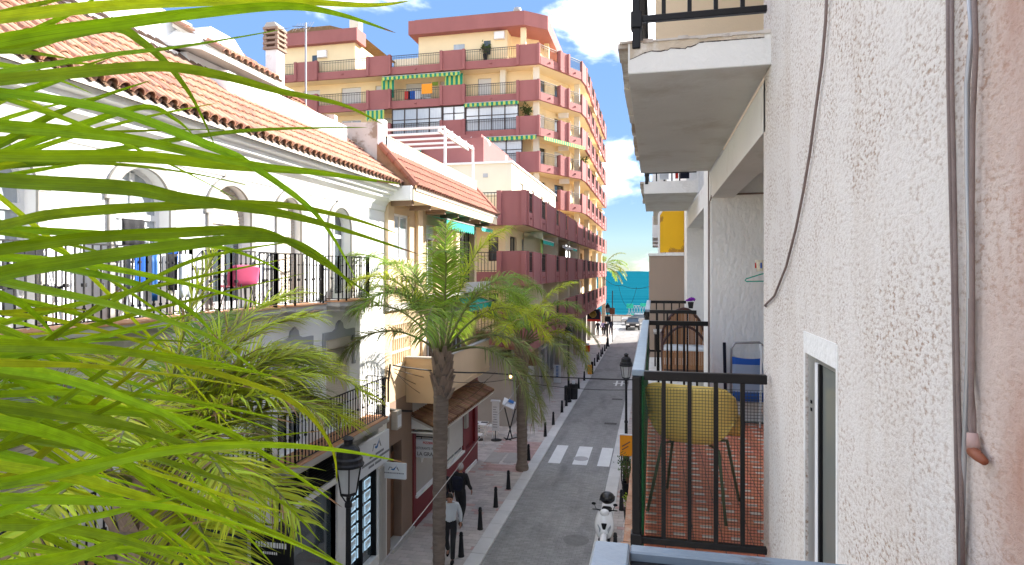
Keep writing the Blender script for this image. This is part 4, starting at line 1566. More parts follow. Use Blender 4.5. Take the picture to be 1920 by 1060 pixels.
# ---------------- podium
pod = thing('apartment_block', 'low cream apartment block with dark salmon parapet balconies along the street', 'apartment block', (-7.5, 40, 0))
SX = -5.60          # parapet line over the street
IX = -6.90          # wall line
PIERS = [28.0, 28.15, 29.19, 31.48, 32.94, 36.38, 37.74, 40.56, 41.59, 45.83, 46.95, 50.93, 52.55]
for ztop in (11.15, 8.40, 5.65):
    path = [(-12.0, 28.0, 'r'), (-8.05, 28.0, 'r'), (-6.95, 28.0, 'p'), (SX, 28.0, 'p')]
    for i, y in enumerate(PIERS[1:-1]):
        path.append((SX, y, 'r' if i % 2 == 0 else 'p'))
    path.append((SX, 52.6, 'p'))
    path = [path[0], path[1], path[2], path[3]] + [q for q in path[4:]]
    balcony_run(pod, path, ztop, [(IX, 52.6), (IX, 29.3), (-12.0, 29.3)])
body = MB()
body.box(-16, IX - 0.26, 29.57, 53, 3.9, 11.2)
body.build('block_body', M['cream'], pod)
for k, ztop in enumerate((8.40, 5.65)):
    z0 = ztop - PAR + 0.22
    z1 = z0 + PITCH_Z
    wall_openings(pod, (-12.0, 29.3), (IX - 0.252, 29.3), z0, z1, [(1.0, 2.2, z0 + 0.05, z0 + 2.1, 'blind'), (4.25, 4.75, z0 + 0.9, z0 + 2.1, 'dark')])
    wins = []
    for j in range(8):
        s0 = 1.0 + j * 2.85
        wins.append((s0, s0 + 1.5, z0 + 0.05, z0 + 2.15, ('dark', 'blind', 'light', 'dark')[(j + k) % 4]))
    wall_openings(pod, (IX, 29.3), (IX, 52.6), z0, z1, wins)
    for j, y in enumerate((33.6, 39.2, 44.6, 49.2)):
        MB().box(IX + 0.003, SX - 0.25, y, y + 0.14, z0, z1 - 0.22).build('balcony_divider', M['palecream'], pod)
# attic storey, set back
z0 = 11.15 - PAR + 0.22
at_x = -7.05
wall_openings(pod, (-12.0, 31.3), (at_x - 0.252, 31.3), z0, 13.0, [], 'palecream')
wall_openings(pod, (at_x, 31.3), (at_x, 46.0), z0, 13.0, [(2.1, 3.0, 11.2, 12.3, 'closed'), (5.4, 6.3, 11.2, 12.3, 'closed'), (8.6, 9.4, 11.2, 12.3, 'closed'), (11.4, 12.1, 11.2, 12.3, 'dark')], 'palecream')
at_ = MB()
at_.box(-12, at_x - 0.26, 31.57, 46, z0, 12.95)
at_.build('attic_core', M['palecream'], pod)
cp = MB()
cp.box(-12.1, at_x + 0.08, 31.2, 46.05, 13.0, 13.10)
cp.build('attic_coping', M['white'], pod)
MB().box(-8.55, -8.3, 31.262, 31.298, 12.3, 12.5).build('vent', M['greymetal'], pod)
# red wall rising behind the attic
rwm = MB()
rwm.box(-20, -9.0, 33.0, 47.0, 11.2, 14.75)
rwm.box(-12.3, -9.2, 33.3, 40.0, 14.75, 15.0)
rwm.build('red_party_wall', M['redpatch'], pod)
# ground floor shops
gp = MB()
gp.box(-12, -6.62, 29.4, 30.0, 0, 4.0)
for (a, b_) in ((30.0, 30.5), (33.2, 33.6), (36.6, 37.4), (44.8, 46.6), (48.4, 49.0), (51.2, 52.2), (55.5, 56.3), (59.2, 60.2), (63.5, 64.3), (68, 68.8), (73.6, 76.0)):
    MB().box(-7.2, -6.6, a, b_, 0, 3.89).build('shop_pier', M['pillar'], pod)
gp.box(-7.2, -6.63, 29.4, 76, 3.3, 4.1)
gp.box(-7.2, -6.62, 37.4, 44.8, 0, 0.55)
gp.build('shop_wall', M['pillar'], pod)
gs = MB()
gs.box(-7.1, -7.05, 30.0, 76, 0, 3.3)
gs.build('shop_glass', M['glass'], pod)
for (a, b_) in ((30.5, 33.2), (33.6, 36.6), (37.4, 44.8), (46.6, 48.4), (49.0, 51.2), (52.2, 55.5), (56.3, 59.2), (60.2, 63.5), (64.3, 68), (68.8, 73.6)):
    n = max(2, int((b_ - a) / 1.6))
    sf = MB()
    for k in range(n + 1):
        y = a + (b_ - a - 0.08) * k / n
        sf.box(-7.04, -6.94, y, y + 0.08, 0, 3.3)
    sf.box(-7.035, -6.945, a, b_, 2.45, 2.58)
    sf.build('shop_frame', M['whitemetal'], pod)
sd = MB()
z = 0.1
while z < 3.2:
    sd.box(-6.90, -6.86, 30.5, 33.2, z, z + 0.11)
    sd.box(-6.90, -6.86, 33.6, 36.6, z, z + 0.11)
    z += 0.125
sd.build('rolling_shutter', M['blindpale'], pod)
be = MB()
be.box(-7.0, SX + 0.02, 28.0, 76, 3.90, 4.09)
be.box(-5.72, SX + 0.04, 27.9, 76, 3.70, 4.12)
be.build('soffit_beam', M['red'], pod)
MB().box(-6.85, -5.8, 31.2, 32.0, 2.7, 3.7).build('hanging_bulkhead', M['wood'], pod)
wb = MB()
wb.box(-6.62, -6.55, 37.6, 43.6, 3.05, 3.85)
wb.build('shop_fascia', M['darkframe'], pod)
wb = MB()
wb.box(-6.548, -6.54, 37.75, 43.45, 3.15, 3.76)
wb.build('fascia_panel', M['palecream'], pod)

# ---------------- tower
tw = thing('apartment_tower', 'tall cream apartment tower with salmon red parapet balconies and a chamfered corner', 'tower', (-14, 60, 0))
CX0, CY0, CX1, CY1 = -8.45, 47.5, SX, 52.6


def cham(t):
    return (CX0 + (CX1 - CX0) * t, CY0 + (CY1 - CY0) * t)


FRONT = [(-31.0, 'r'), (-29.27, 'p'), (-27.16, 'r'), (-22.75, 'p'), (-20.65, 'r'), (-16.48, 'p'), (-14.41, 'r'), (-10.29, 'p')]
STREET = [54.3, 56.6, 58.3, 60.6, 62.3, 64.6, 66.3, 69.2, 70.9, 73.6, 76.5]


def tower_path(low=False):
    pth = [(x, 47.5, k) for x, k in FRONT] if not low else []
    if not low:
        pth.append((*cham(0), 'r'))
        pth.append((*cham(0.38), 'p'))
        pth.append((*cham(0.60), 'r'))
        pth.append((*cham(0.92), 'p'))
    else:
        pth.append((SX, 52.61, 'p'))
    for i, y in enumerate(STREET[:-1]):
        pth.append((SX, y, 'r' if i % 2 == 0 else 'p'))
    pth.append((SX, STREET[-1], 'p'))
    if not low:
        pth.append((SX - 1.4, STREET[-1], 'p'))
    return pth


TOPS = [24.90, 22.15, 19.40, 16.65, 13.90]
inner_t = [(IX - 0.1, 76.0), (IX - 0.1, 53.9), (-9.4, 48.9), (-31.0, 48.9)]
for zt in TOPS:
    balcony_run(tw, tower_path(), zt, inner_t)
for zt in (11.15, 8.40, 5.65):
    balcony_run(tw, tower_path(True), zt, [(IX - 0.1, 76.5), (IX - 0.1, 52.61)])
# walls between the balconies
core = MB()
core.prism([(-31, 49.2), (-9.55, 49.2), (IX - 0.37, 54.05), (IX - 0.37, 76), (-31, 76)], 'z', 4.0, 24.0)
core.build('tower_core', M['cream'], tw)
random.seed(11)
for zt in TOPS[1:]:
    z0 = zt - PAR + 0.22
    z1 = z0 + PITCH_Z - 0.22
    ws = []
    for (a, b_) in ((1.6, 3.2), (5.2, 7.0), (8.3, 9.8), (11.0, 13.2), (14.0, 15.0), (17.2, 18.3)):
        ws.append((a, b_, z0 + 0.03, z0 + 2.15, random.choice(('dark', 'blind', 'light', 'closed'))))
    wall_openings(tw, (-31, 48.9), (-9.4, 48.9), z0, z1, ws)
    wall_openings(tw, (-9.4, 48.9), (IX - 0.1, 53.9), z0, z1, [(0.6, 1.9, z0 + 0.03, z0 + 2.1, random.choice(('dark', 'blind'))), (3.2, 4.6, z0 + 0.03, z0 + 2.1, random.choice(('dark', 'closed')))])
for zt in TOPS[1:] + [11.15, 8.40, 5.65]:
    z0 = zt - PAR + 0.22
    z1 = z0 + PITCH_Z - 0.22
    ws = [(1.0 + j * 3.5, 2.6 + j * 3.5, z0 + 0.03, z0 + 2.15, random.choice(('dark', 'blind', 'light'))) for j in range(6)]
    wall_openings(tw, (IX - 0.1, 53.9), (IX - 0.1, 76.0), z0, z1, ws)
for (x, y) in ((-8.9, 48.3), (-6.35, 53.6), (-11.6, 48.5), (-6.2, 60), (-6.2, 68), (-6.2, 75.5)):
    MB().box(x - 0.22, x + 0.22, y - 0.22, y + 0.22, 4.0, 24.0).build('column', M['palecream'], tw)
# attic storey and red roof bands
atp = [(-18.9, 47.9), (-9.9, 47.9), (-8.5, 49.2), (-8.5, 60), (-18.9, 60)]
MB().prism([(-18.6, 48.2), (-11.2, 48.2), (-11.2, 49.6), (-9.2, 51.0), (-9.2, 59), (-18.6, 59)], 'z', 23.6, 26.5).build('attic_wall', M['cream'], tw)
MB().prism([(-19.2, 47.5), (-9.7, 47.5), (-8.1, 48.9), (-8.1, 60.2), (-19.2, 60.2)], 'z', 26.45, 27.55).build('roof_band', M['red'], tw)
MB().prism([(-18.8, 47.9), (-10.2, 47.9), (-9.0, 49.2), (-9.0, 59.8), (-18.8, 59.8)], 'z', 27.55, 27.75).build('roof_edge', M['tileold'], tw)
for (x, y) in ((-9.9, 48.2), (-8.7, 52.0)):
    MB().box(x - 0.2, x + 0.2, y - 0.2, y + 0.2, 23.6, 26.45).build('attic_column', M['cream'], tw)
MB().box(-32, -24.1, 48.0, 56, 23.6, 26.45).build('attic_wall', M['cream'], tw)
MB().box(-32.3, -23.7, 47.5, 49.2, 26.4, 27.45).build('roof_band', M['red'], tw)
MB().prism([(-32, 27.3), (-23.9, 27.3), (-26.5, 28.1), (-30, 28.1)], 'y', 48.2, 56).build('hipped_roof', M['tileold'], tw)
MB().box(-24.1, -18.6, 56, 60, 23.6, 27.6).build('stair_head', M['palecream'], tw)
for (x, z0, z1, w_) in ((-15.6, 24.0, 25.6, 0.9), (-13.1, 24.6, 25.7, 0.55), (-28.0, 24.5, 25.6, 0.45)):
    MB().box(x, x + w_, 47.97 if x < -20 else 48.16, 48.3, z0, z1).build('window', M['glasslight' if w_ > 0.8 else 'glass'], tw)
for (x, y, z) in ((-12.4, 58, 27.7), (-16.0, 54, 27.7), (-26.0, 52, 28.3)):
    c = MB()
    c.box(x - 0.45, x + 0.45, y - 0.4, y + 0.4, z, z + 1.6)
    c.build('chimney', M['palecream'], tw)
c = MB()
c.lathe([(0.12, 0), (0.12, 0.9), (0.28, 0.95), (0.34, 1.15), (0.28, 1.35), (0.05, 1.45)], (-10.9, 50.5, 27.7), 12)
c.build('vent_cowl', M['greymetal'], tw)
c = MB()
c.lathe([(0.10, 0), (0.10, 0.5), (0.24, 0.55), (0.28, 0.75), (0.05, 0.9)], (-25.2, 50.5, 27.5), 12)
c.build('vent_cowl', M['greymetal'], tw)
# glazed-in balconies
def glazed(x0, x1, z0, z1):
    f = MB()
    n = max(2, round((x1 - x0) / 1.05))
    for k in range(n + 1):
        x = x0 + (x1 - x0) * k / n
        f.box(x - 0.045, x + 0.045, 47.56, 47.64, z0, z1)
    f.box(x0, x1, 47.565, 47.635, z0, z0 + 0.07)
    f.box(x0, x1, 47.565, 47.635, z1 - 0.07, z1)
    f.box(x0, x1, 47.567, 47.633, z0 + 0.62 * (z1 - z0), z0 + 0.62 * (z1 - z0) + 0.06)
    wf = f.build('glazed_screen', M['darkframe'], tw)
    MB().box(x0, x1, 47.595, 47.605, z0, z1).build('pane', M['glasslight'], wf)


glazed(-20.6, -16.4, 18.1, 20.55)
glazed(-16.3, -14.5, 18.9, 20.55)
glazed(-14.4, -10.2, 18.1, 20.55)
glazed(-12.4, -9.9, 15.4, 17.75)
# air conditioners on the tower
ac = MB()
ac.box(-0.42, 0.42, -0.15, 0.15, -0.3, 0.3)
ac_me = ac.mesh('air_conditioner', M['whitemetal'], bevel=0.03)
fan = MB()
fan.lathe([(0.22, -0.165), (0.22, -0.152), (0.17, -0.15), (0.0001, -0.15)], (0, 0, 0), 16)
fan_me = fan.mesh('fan_grille', M['charcoal'])
for i, (x, y, z) in enumerate(((-27.0, 47.85, 25.6), (-9.2 - 2.6, 48.05, 26.0), (-7.3, 52.0, 20.5), (-7.3, 52.0, 17.8), (-7.2, 51.8, 15.0))):
    pos = ('high on the left attic wall', 'high on the right attic wall', 'upper of two on the tower corner', 'lower of two on the tower corner', 'lowest on the tower corner')[i]
    t = thing('air_conditioner', 'white air conditioner box ' + pos, 'air conditioner', (x, y, z), 'air conditioners on the tower')
    o = piece('casing', ac_me, t, (x, y, z))
    o = piece('fan_grille', fan_me, t, (x - 0.08, y, z))
    o.rotation_euler = (R90, 0, 0)
# awnings on the tower and podium
G_ = 'green striped awnings'
t = awning('awning', 'long green striped awning with hanging side curtains on the upper tower balcony', -21.4, -14.8, 47.9, 47.35, 23.30, 0.12, M['awngreen'], 'y', 0.34, group=G_)
for (x, w_) in ((-21.0, 1.1), (-15.4, 1.5)):
    cu = MB()
    n = 8
    for k in range(n):
        a, b_ = x - w_ / 2 + w_ * k / n, x - w_ / 2 + w_ * (k + 1) / n
        ya, yb_ = 47.55 + 0.06 * (k % 2), 47.55 + 0.06 * ((k + 1) % 2)
        cu.quad((a, ya, 21.5), (b_, yb_, 21.5), (b_, yb_, 23.1), (a, ya, 23.1))
    cu.build('side_curtain', M['awngreen'], t, recalc=False)
awning('awning', 'green striped awning above the glazed balcony left of the tower corner', -14.5, -10.1, 47.9, 47.3, 20.72, 0.1, M['awngreen'], 'y', 0.34, group=G_)
awning('awning', 'green striped awning below the tower corner above the terrace windows', -12.8, -8.7, 47.9, 47.25, 17.98, 0.1, M['awngreen'], 'y', 0.36, group=G_)
t = thing('awning', 'green striped awning running along the chamfered tower corner', 'awning', (-7, 50, 17.7), G_)
c = MB()
p0, p1 = cham(0.02), cham(0.95)
c.quad((p0[0] - 0.3, p0[1] + 0.3, 17.95), (p1[0] - 0.3, p1[1] + 0.3, 17.95), (p1[0] + 0.25, p1[1] - 0.15, 17.78), (p0[0] + 0.25, p0[1] - 0.15, 17.78))
c.quad((p0[0] + 0.25, p0[1] - 0.15, 17.78), (p1[0] + 0.25, p1[1] - 0.15, 17.78), (p1[0] + 0.25, p1[1] - 0.15, 17.5), (p0[0] + 0.25, p0[1] - 0.15, 17.5))
c.build('cloth', M['awngreen'], t, recalc=False)
awning('awning', 'small green striped awning at the far left behind the stained wall', -22.8, -21.2, 47.9, 47.3, 20.6, 0.1, M['awngreen'], 'y', 0.9, group=G_)
awning('awning', 'short green striped awning beneath the white pergola', -13.9, -12.4, 32.95, 32.5, 14.2, 0.1, M['awngreen'], 'y', 0.3, group=G_)
awning('awning', 'green fringed awning under the nearest salmon podium balcony', IX + 0.2, SX - 0.1, 32.9, 36.6, 9.45, 0.3, M['turq'], 'x', 0.25)
awning('awning', 'pale blue awning under the middle salmon podium balcony', IX + 0.2, SX + 0.15, 38.4, 43.4, 9.40, 0.35, M['greycloth'], 'x', 0.15)
awning('awning', 'small green awning farthest along the salmon podium balconies', IX + 0.2, SX - 0.05, 45.2, 47.8, 9.42, 0.3, M['turq'], 'x', 0.2)
t = thing('curtain', 'green striped curtain hanging inside the podium balcony', 'curtain', (-5.8, 33.3, 8.0))
cu = MB()
for k in range(6):
    a, b_ = 33.0 + 0.1 * k, 33.0 + 0.1 * (k + 1)
    cu.quad((-5.85 + 0.05 * (k % 2), a, 7.6), (-5.85 + 0.05 * ((k + 1) % 2), b_, 7.6), (-5.85 + 0.05 * ((k + 1) % 2), b_, 9.2), (-5.85 + 0.05 * (k % 2), a, 9.2))
cu.build('cloth', M['awngreen'], t, recalc=False)
sc_ = thing('glass_screen', 'tall pale glass wind screen on the podium balcony', 'screen', (-5.9, 44.3, 8.0))
MB().box(-5.95, -5.92, 43.2, 45.6, 7.1, 9.3).build('pane', M['glasslight'], sc_)
MB().box(-5.96, -5.90, 43.15, 43.2, 7.1, 9.3).build('frame', M['whitemetal'], sc_)
# washing on the tower
for i, (x, m_, lab, z0, z1, ww) in enumerate(((-17.6, M['orange'], 'orange towel hung over the tower balcony railing', 21.6, 22.4, 0.9), (-19.4, M['redplastic'], 'red cloth drying behind the tower railing', 21.3, 22.0, 0.5), (-19.0, M['bluecloth'], 'blue cloth drying behind the tower railing', 21.3, 22.0, 0.6), (-18.5, M['whitecloth'], 'white cloth drying behind the tower railing', 21.3, 22.0, 0.5), (-16.9, M['leaflime'], 'lime green cloth on the tower balcony railing', 22.2, 22.5, 0.5))):
    t = thing('hanging_cloth', lab, 'cloth', (x, 47.5, z0))
    c = MB()
    yq = 47.42 if i in (0, 4) else 47.75
    c.box(x - ww / 2, x + ww / 2, yq - 0.02, yq + 0.02, z0, z1)
    c.build('cloth', m_, t, bevel=0.015)
# red and black shop sign near the end of the street
s5 = thing('bar_sign', 'dark projecting bar sign with a round emblem and a red edge far down the street', 'sign', (-6.1, 66, 2.3))
MB().box(-6.95, -5.42, 65.9, 66.1, 2.45, 3.5).build('panel', M['navy'], s5)
MB().box(-6.9, -5.35, 65.92, 66.08, 2.22, 2.448).build('red_edge', M['redplastic'], s5)
MB().box(-5.418, -5.35, 65.92, 66.08, 2.449, 3.2).build('red_edge', M['redplastic'], s5)
e = MB()
e.lathe([(0.36, 0), (0.36, 0.01), (0.31, 0.01), (0.31, 0.0)], (0, 0, 0), 20)
e.lathe([(0.10, 0), (0.10, 0.012), (0.0001, 0.012)], (0, -0.05, 0), 8)
o = piece('emblem', e.mesh('emblem', M['yellow']), s5, (-6.15, 65.895, 2.98))
o.rotation_euler = (R90, 0, 0)

# ================================================================== RIGHT SIDE: the camera's own block
rb = thing('apartment_building', 'pale rough-rendered apartment building with railed balconies beside the camera', 'apartment building', (0.6, 3, 0))
WX = 0.60
FLZ = 5.93
wl_ = MB()
# near facade wall with the narrow window
OY0, OY1, OZ0, OZ1 = 2.30, 2.74, 5.95, 7.17
wl_.box(WX, WX + 0.35, 0.6, OY0, 5.0, 11.5)
wl_.box(WX, WX + 0.35, OY1, 3.73, 5.0, 11.5)
wl_.box(WX, WX + 0.35, OY0, OY1, OZ1, 11.5)
wl_.box(WX, WX + 0.35, OY0, OY1, 5.0, OZ0)
wl_.box(WX, WX + 1.3, -4, 0.6, 5.0, 11.5)
wl_.build('wall', M['stucco'], rb)
# window: smooth white surround, aluminium frame, glass
ws_ = MB()
ws_.box(WX - 0.004, WX + 0.2, OY0 - 0.005, OY1 + 0.02, OZ1 + 0.001, OZ1 + 0.085)
ws_.box(WX - 0.003, WX + 0.03, OY1 + 0.001, OY1 + 0.022, OZ0, OZ1 + 0.08)
ws_.box(WX - 0.003, WX + 0.03, OY0 - 0.02, OY0 - 0.001, OZ0, OZ1 + 0.08)
ws_.build('window_surround', M['oldwhite'], rb)
wf = MB()
wf.box(WX + 0.008, WX + 0.05, OY1 - 0.13, OY1 - 0.012, OZ0, OZ1)
wf.box(WX + 0.010, WX + 0.048, OY0, OY1, OZ1 - 0.02, OZ1)
wfo = wf.build('window', M['alu'], rb)
MB().box(WX + 0.003, WX + 0.055, OY1 - 0.175, OY1 - 0.135, OZ0, OZ1 - 0.021).build('sash_stile', M['winframe'], wfo)
MB().box(WX + 0.005, WX + 0.053, OY1 - 0.20, OY1 - 0.176, OZ0, OZ1 - 0.021).build('gasket', M['black'], wfo)
MB().box(WX + 0.016, WX + 0.024, OY0, OY1 - 0.20, OZ0, OZ1 - 0.02).build('pane', M['glasslight'] if False else pm('dusty_grey_glass', (0.20, 0.21, 0.19), 0.12, 0.15, 3, spec=0.6, stretch=(1, 1, 0.3), dirt=(0.05, 0.10, 0.09), ds=1.3, dlo=0.5, dhi=0.62, damt=0.8), wfo)
for z in (6.985, 6.955):
    MB().box(WX + 0.004, WX + 0.0079, OY1 - 0.075, OY1 - 0.06, z - 0.006, z + 0.006).build('lock', M['black'], wfo)
MB().box(WX + 0.34, WX + 0.36, OY0 - 0.3, OY1 + 0.3, OZ0 - 0.3, OZ1 + 0.3).build('room_back', M['charcoal'], rb)

# recess behind the balcony, its end wall, ceiling and piers
def flat_bay(y0, y1, zf, endw=0.30):
    """one recessed balcony bay: end wall at y1, back wall, slab, beam"""
    w1 = MB()
    w1.box(WX, WX + 1.6, y1, y1 + endw, zf, zf + 2.62)
    w1.build('end_wall', M['combed'], rb)
    MB().box(WX - 0.012, WX - 0.001, y1 + 0.02, y1 + endw + 0.3, zf, zf + 2.62).build('pier_face', M['oldwhite'], rb)
    MB().box(WX + 1.6, WX + 1.75, y0 - 0.3, y1 + endw, zf, zf + 2.62).build('back_wall', M['oldwhite'], rb)
    bm_ = MB()
    bm_.box(WX, WX + 0.22, y0 - 0.05, y1, zf + 2.34, zf + 2.62)
    bm_.build('beam', M['oldwhite'], rb)
    MB().box(WX + 0.22, WX + 1.6, y0 - 0.05, y1, zf + 2.58, zf + 2.63).build('ceiling', M['soffit'], rb)


def slab(y0, y1, zf, x0=-0.18):
    sl = MB()
    sl.box(x0 + 0.05, WX, y0 + 0.0, y1, zf - 0.19, zf - 0.025)
    s_ = sl.build('balcony_slab', M['oldwhite'], rb)
    sf_ = MB()
    sf_.box(x0 + 0.052, WX - 0.002, y0 + 0.002, y1 - 0.002, zf - 0.194, zf - 0.1905)
    sf_.build('soffit', M['soffit'], s_)
    e = MB()
    n = int((y1 - y0) / 0.25)
    for k in range(n):
        a = y0 + k * (y1 - y0) / n
        dx = random.uniform(-0.008, 0.008)
        e.box(x0 + dx, x0 + 0.07, a + 0.004, a + (y1 - y0) / n - 0.004, zf - 0.05 + random.uniform(-0.006, 0.004), zf - 0.022)
    e.build('edge_tiles', M['brickedge'] if zf < 8 else M['stain'], s_)
    return s_


def rail_frame(parent, y0, y1, zf, x0=-0.115, near=True, far=True, top='railtop', w_=0.07, xin=WX - 0.02, kp='rail'):
    """flat-topped steel railing: long front run plus short end runs; every bar is its own object"""
    zt = zf + 1.03
    fr = MB()
    fr.box(x0, x0 + w_, y0, y1, zt - 0.035, zt)
    r_ = fr.build('front_rail', M[top], parent, bevel=0.004)
    lo = MB()
    lo.box(x0 + 0.02, x0 + 0.05, y0 + 0.04, y1 - 0.04, zf + 0.10, zf + 0.125)
    lo.build('lower_rail', M['railpaint'], parent, bevel=0.003)
    n = int((y1 - y0) / 0.125)
    bm = MB().box(-0.011, 0.011, -0.011, 0.011, -0.445, 0.445).mesh('bar', M['railpaint'])
    for k in range(1, n):
        piece('bar', bm, parent, (x0 + 0.035, y0 + (y1 - y0) * k / n, zf + 0.56))
    for y, on in ((y0 + 0.012, near), (y1 - 0.012, far)):
        if not on:
            continue
        t = MB()
        t.box(x0 + w_ - 0.005, xin, y - 0.02, y + 0.02, zt - 0.055, zt - 0.006)
        t.build('end_rail', M['railpaint'], parent, bevel=0.004)
        t = MB()
        t.box(x0 + 0.05, xin, y - 0.016, y + 0.016, zf + 0.085, zf + 0.12)
        t.build('lower_rail', M['railpaint'], parent, bevel=0.003)
        m_ = 5
        for k in range(1, m_):
            piece('bar', bm, parent, (x0 + 0.035 + (xin - x0 - 0.02) * k / m_, y, zf + 0.555))
        p_ = MB()
        p_.box(x0 + 0.002, x0 + 0.046, y - 0.026, y + 0.026, zf - 0.06, zt - 0.036)
        p_.box(x0 - 0.006, x0 + 0.056, y - 0.036, y + 0.036, zf + 0.05, zf + 0.14)
        p_.build('post', M['railpaint'], parent, bevel=0.004)


# the neighbour's balcony
NY0, NY1 = 3.5, 7.08
flat_bay(3.73, 6.95, FLZ)
slab(NY0, NY1, FLZ)
nb = thing('balcony_railing', 'black balcony railing with green netting round the yellow chair', 'railing', (-0.1, NY0, FLZ))
rail_frame(nb, NY0, NY1, FLZ)
# netting: fine wires stretched inside the railing
net = MB()
x = -0.04
while x < 0.56:
    net.box(x - 0.0011, x + 0.0011, NY0 + 0.034, NY0 + 0.0365, FLZ + 0.11, FLZ + 0.93)
    x += 0.0165
z = FLZ + 0.11
while z < FLZ + 0.935:
    net.box(-0.045, 0.565, NY0 + 0.0368, NY0 + 0.039, z - 0.0011, z + 0.0011)
    z += 0.0165
net.build('netting', M['mesh'], nb, kind='stuff')
net = MB()
y = NY0 + 0.05
while y < NY1 - 0.03:
    net.box(-0.0625, -0.057, y - 0.005, y + 0.005, FLZ + 0.02, FLZ + 0.96)
    y += 0.0165
z = FLZ + 0.02
while z < FLZ + 0.96:
    net.box(-0.0568, -0.0528, NY0 + 0.05, NY1 - 0.03, z - 0.0035, z + 0.0035)
    z += 0.0165
net.build('netting', M['greenedge'], nb, kind='stuff')

# tiled floor: orange tiles with cream inlay bars
fl = MB()
fl.box(-0.10, WX + 1.6, NY0 + 0.01, 6.94, FLZ - 0.024, FLZ - 0.004)
flo = fl.build('floor_bed', M['joint'], rb)
ot = MB().box(-0.0805, 0.0805, -0.0705, 0.0705, -0.01, 0).mesh('floor_tile', M['orangetile'], bevel=0.002)
nx, ny = int((WX + 1.6 + 0.08) / 0.165), int((6.94 - NY0) / 0.145)
restt, resti = MB(), MB()
q = 0
for j in range(ny):
    for i in range(nx):
        x, y = -0.015 + i * 0.165, NY0 + 0.09 + j * 0.145
        if x < 1.25:
            if q < 200:
                piece('floor_tile', ot, flo, (x, y, FLZ))
                q += 1
            else:
                restt.box(x - 0.0805, x + 0.0805, y - 0.0705, y + 0.0705, FLZ - 0.01, FLZ)
            resti.box(x - 0.034, x + 0.034, y - 0.02, y + 0.02, FLZ + 0.0003, FLZ + 0.0014)
restt.build('floor_tiles', M['orangetile'], flo, kind='stuff')
resti.build('cream_inlay', M['paletile'], flo, kind='stuff')

# the next balcony of the same block, one bay on
flat_bay(8.0, 11.75, FLZ)
slab(9.0, 11.9, FLZ)
n2 = thing('balcony_railing', 'brown black railing of the second balcony in front of the wicker chair', 'railing', (-0.1, 9.0, FLZ))
rail_frame(n2, 9.0, 11.85, FLZ)
MB().box(WX, WX + 0.35, 6.95 + 0.30, 8.0, 3.0, 11.5).build('facade_pier', M['oldwhite'], rb)
MB().box(WX, WX + 0.35, 12.05, 13.0, 3.0, 11.5).build('facade_pier', M['oldwhite'], rb)
# floors above
UP = FLZ + 2.84
s_up = slab(NY0, NY1, UP, -0.185)
slab(9.0, 11.7, UP)
flat_bay(3.73, 6.95, UP)
flat_bay(8.0, 11.75, UP)
ur = thing('balcony_railing', 'dark railing on the cracked slab overhead at the top of the picture', 'railing', (-0.1, NY0, UP))
rail_frame(ur, NY0, NY1, UP, top='railpaint')
pv_ = MB()
pv_.box(0.02, WX + 1.5, 6.90, 6.945, UP, UP + 2.6)
pv_.build('rear_screen', M['beigelight'], rb)
ur2 = thing('balcony_railing', 'dark railing with laundry on the next balcony overhead', 'railing', (-0.1, 9.0, UP))
rail_frame(ur2, 9.0, 11.65, UP, top='railpaint')
for i, (x, m_, lab) in enumerate(((0.32, M['redplastic'], 'thin red cloth on the upper far balcony'), (0.43, M['navy'], 'dark blue cloth on the upper far balcony'), (0.15, M['whitecloth'], 'white sheet on the upper far balcony'))):
    t = thing('hanging_cloth', lab, 'cloth', (x, 9.1, UP + 0.1))
    MB().box(x - (0.02 if i == 0 else 0.06), x + (0.02 if i == 0 else 0.06), 9.08 + 0.03 * i, 9.095 + 0.03 * i, UP + 0.02, UP + 0.85).build('cloth', m_, t, bevel=0.004)
# crack and weathered lip on the overhead slab
random.seed(5)
ck = MB()
x, z = -0.125, UP - 0.115
pts = [(x, z)]
while x < 0.55:
    x += random.uniform(0.012, 0.03)
    z += random.uniform(-0.008, 0.010) + (0.0022 if x < 0.35 else 0.001)
    pts.append((x, min(z, UP - 0.05)))
for (a, b_) in zip(pts[:-1], pts[1:]):
    h = random.uniform(0.0012, 0.0032)
    ck.prism([(a[0], a[1] - h), (b_[0], b_[1] - h), (b_[0], b_[1] + h), (a[0], a[1] + h)], 'y', NY0 - 0.0015, NY0 + 0.004)
ck.build('crack', M['darkframe'], s_up)
br_ = MB()
for (a, b_) in zip(pts[:-1], pts[1:]):
    br_.prism([(a[0], a[1] + 0.003), (b_[0], b_[1] + 0.003), (b_[0], UP - 0.028), (a[0], UP - 0.028)], 'y', NY0 - 0.002, NY0 + 0.003)
br_.build('bare_render', pm('bare_old_render', (0.56, 0.47, 0.36), 0.95, 0.18, 6, 0.6, 60, dirt=(0.74, 0.70, 0.64), ds=7, dlo=0.48, dhi=0.6, damt=0.8), s_up)
lp = MB()
x = -0.18
while x < 0.56:
    wq = random.uniform(0.03, 0.08)
    lp.box(x, x + wq, NY0 - 0.006 - random.uniform(0, 0.006), NY0 + 0.05, UP - 0.03 + random.uniform(-0.004, 0.004), UP - 0.015 + random.uniform(-0.004, 0.006))
    x += wq
lp.build('broken_lip', M['stain'], s_up)

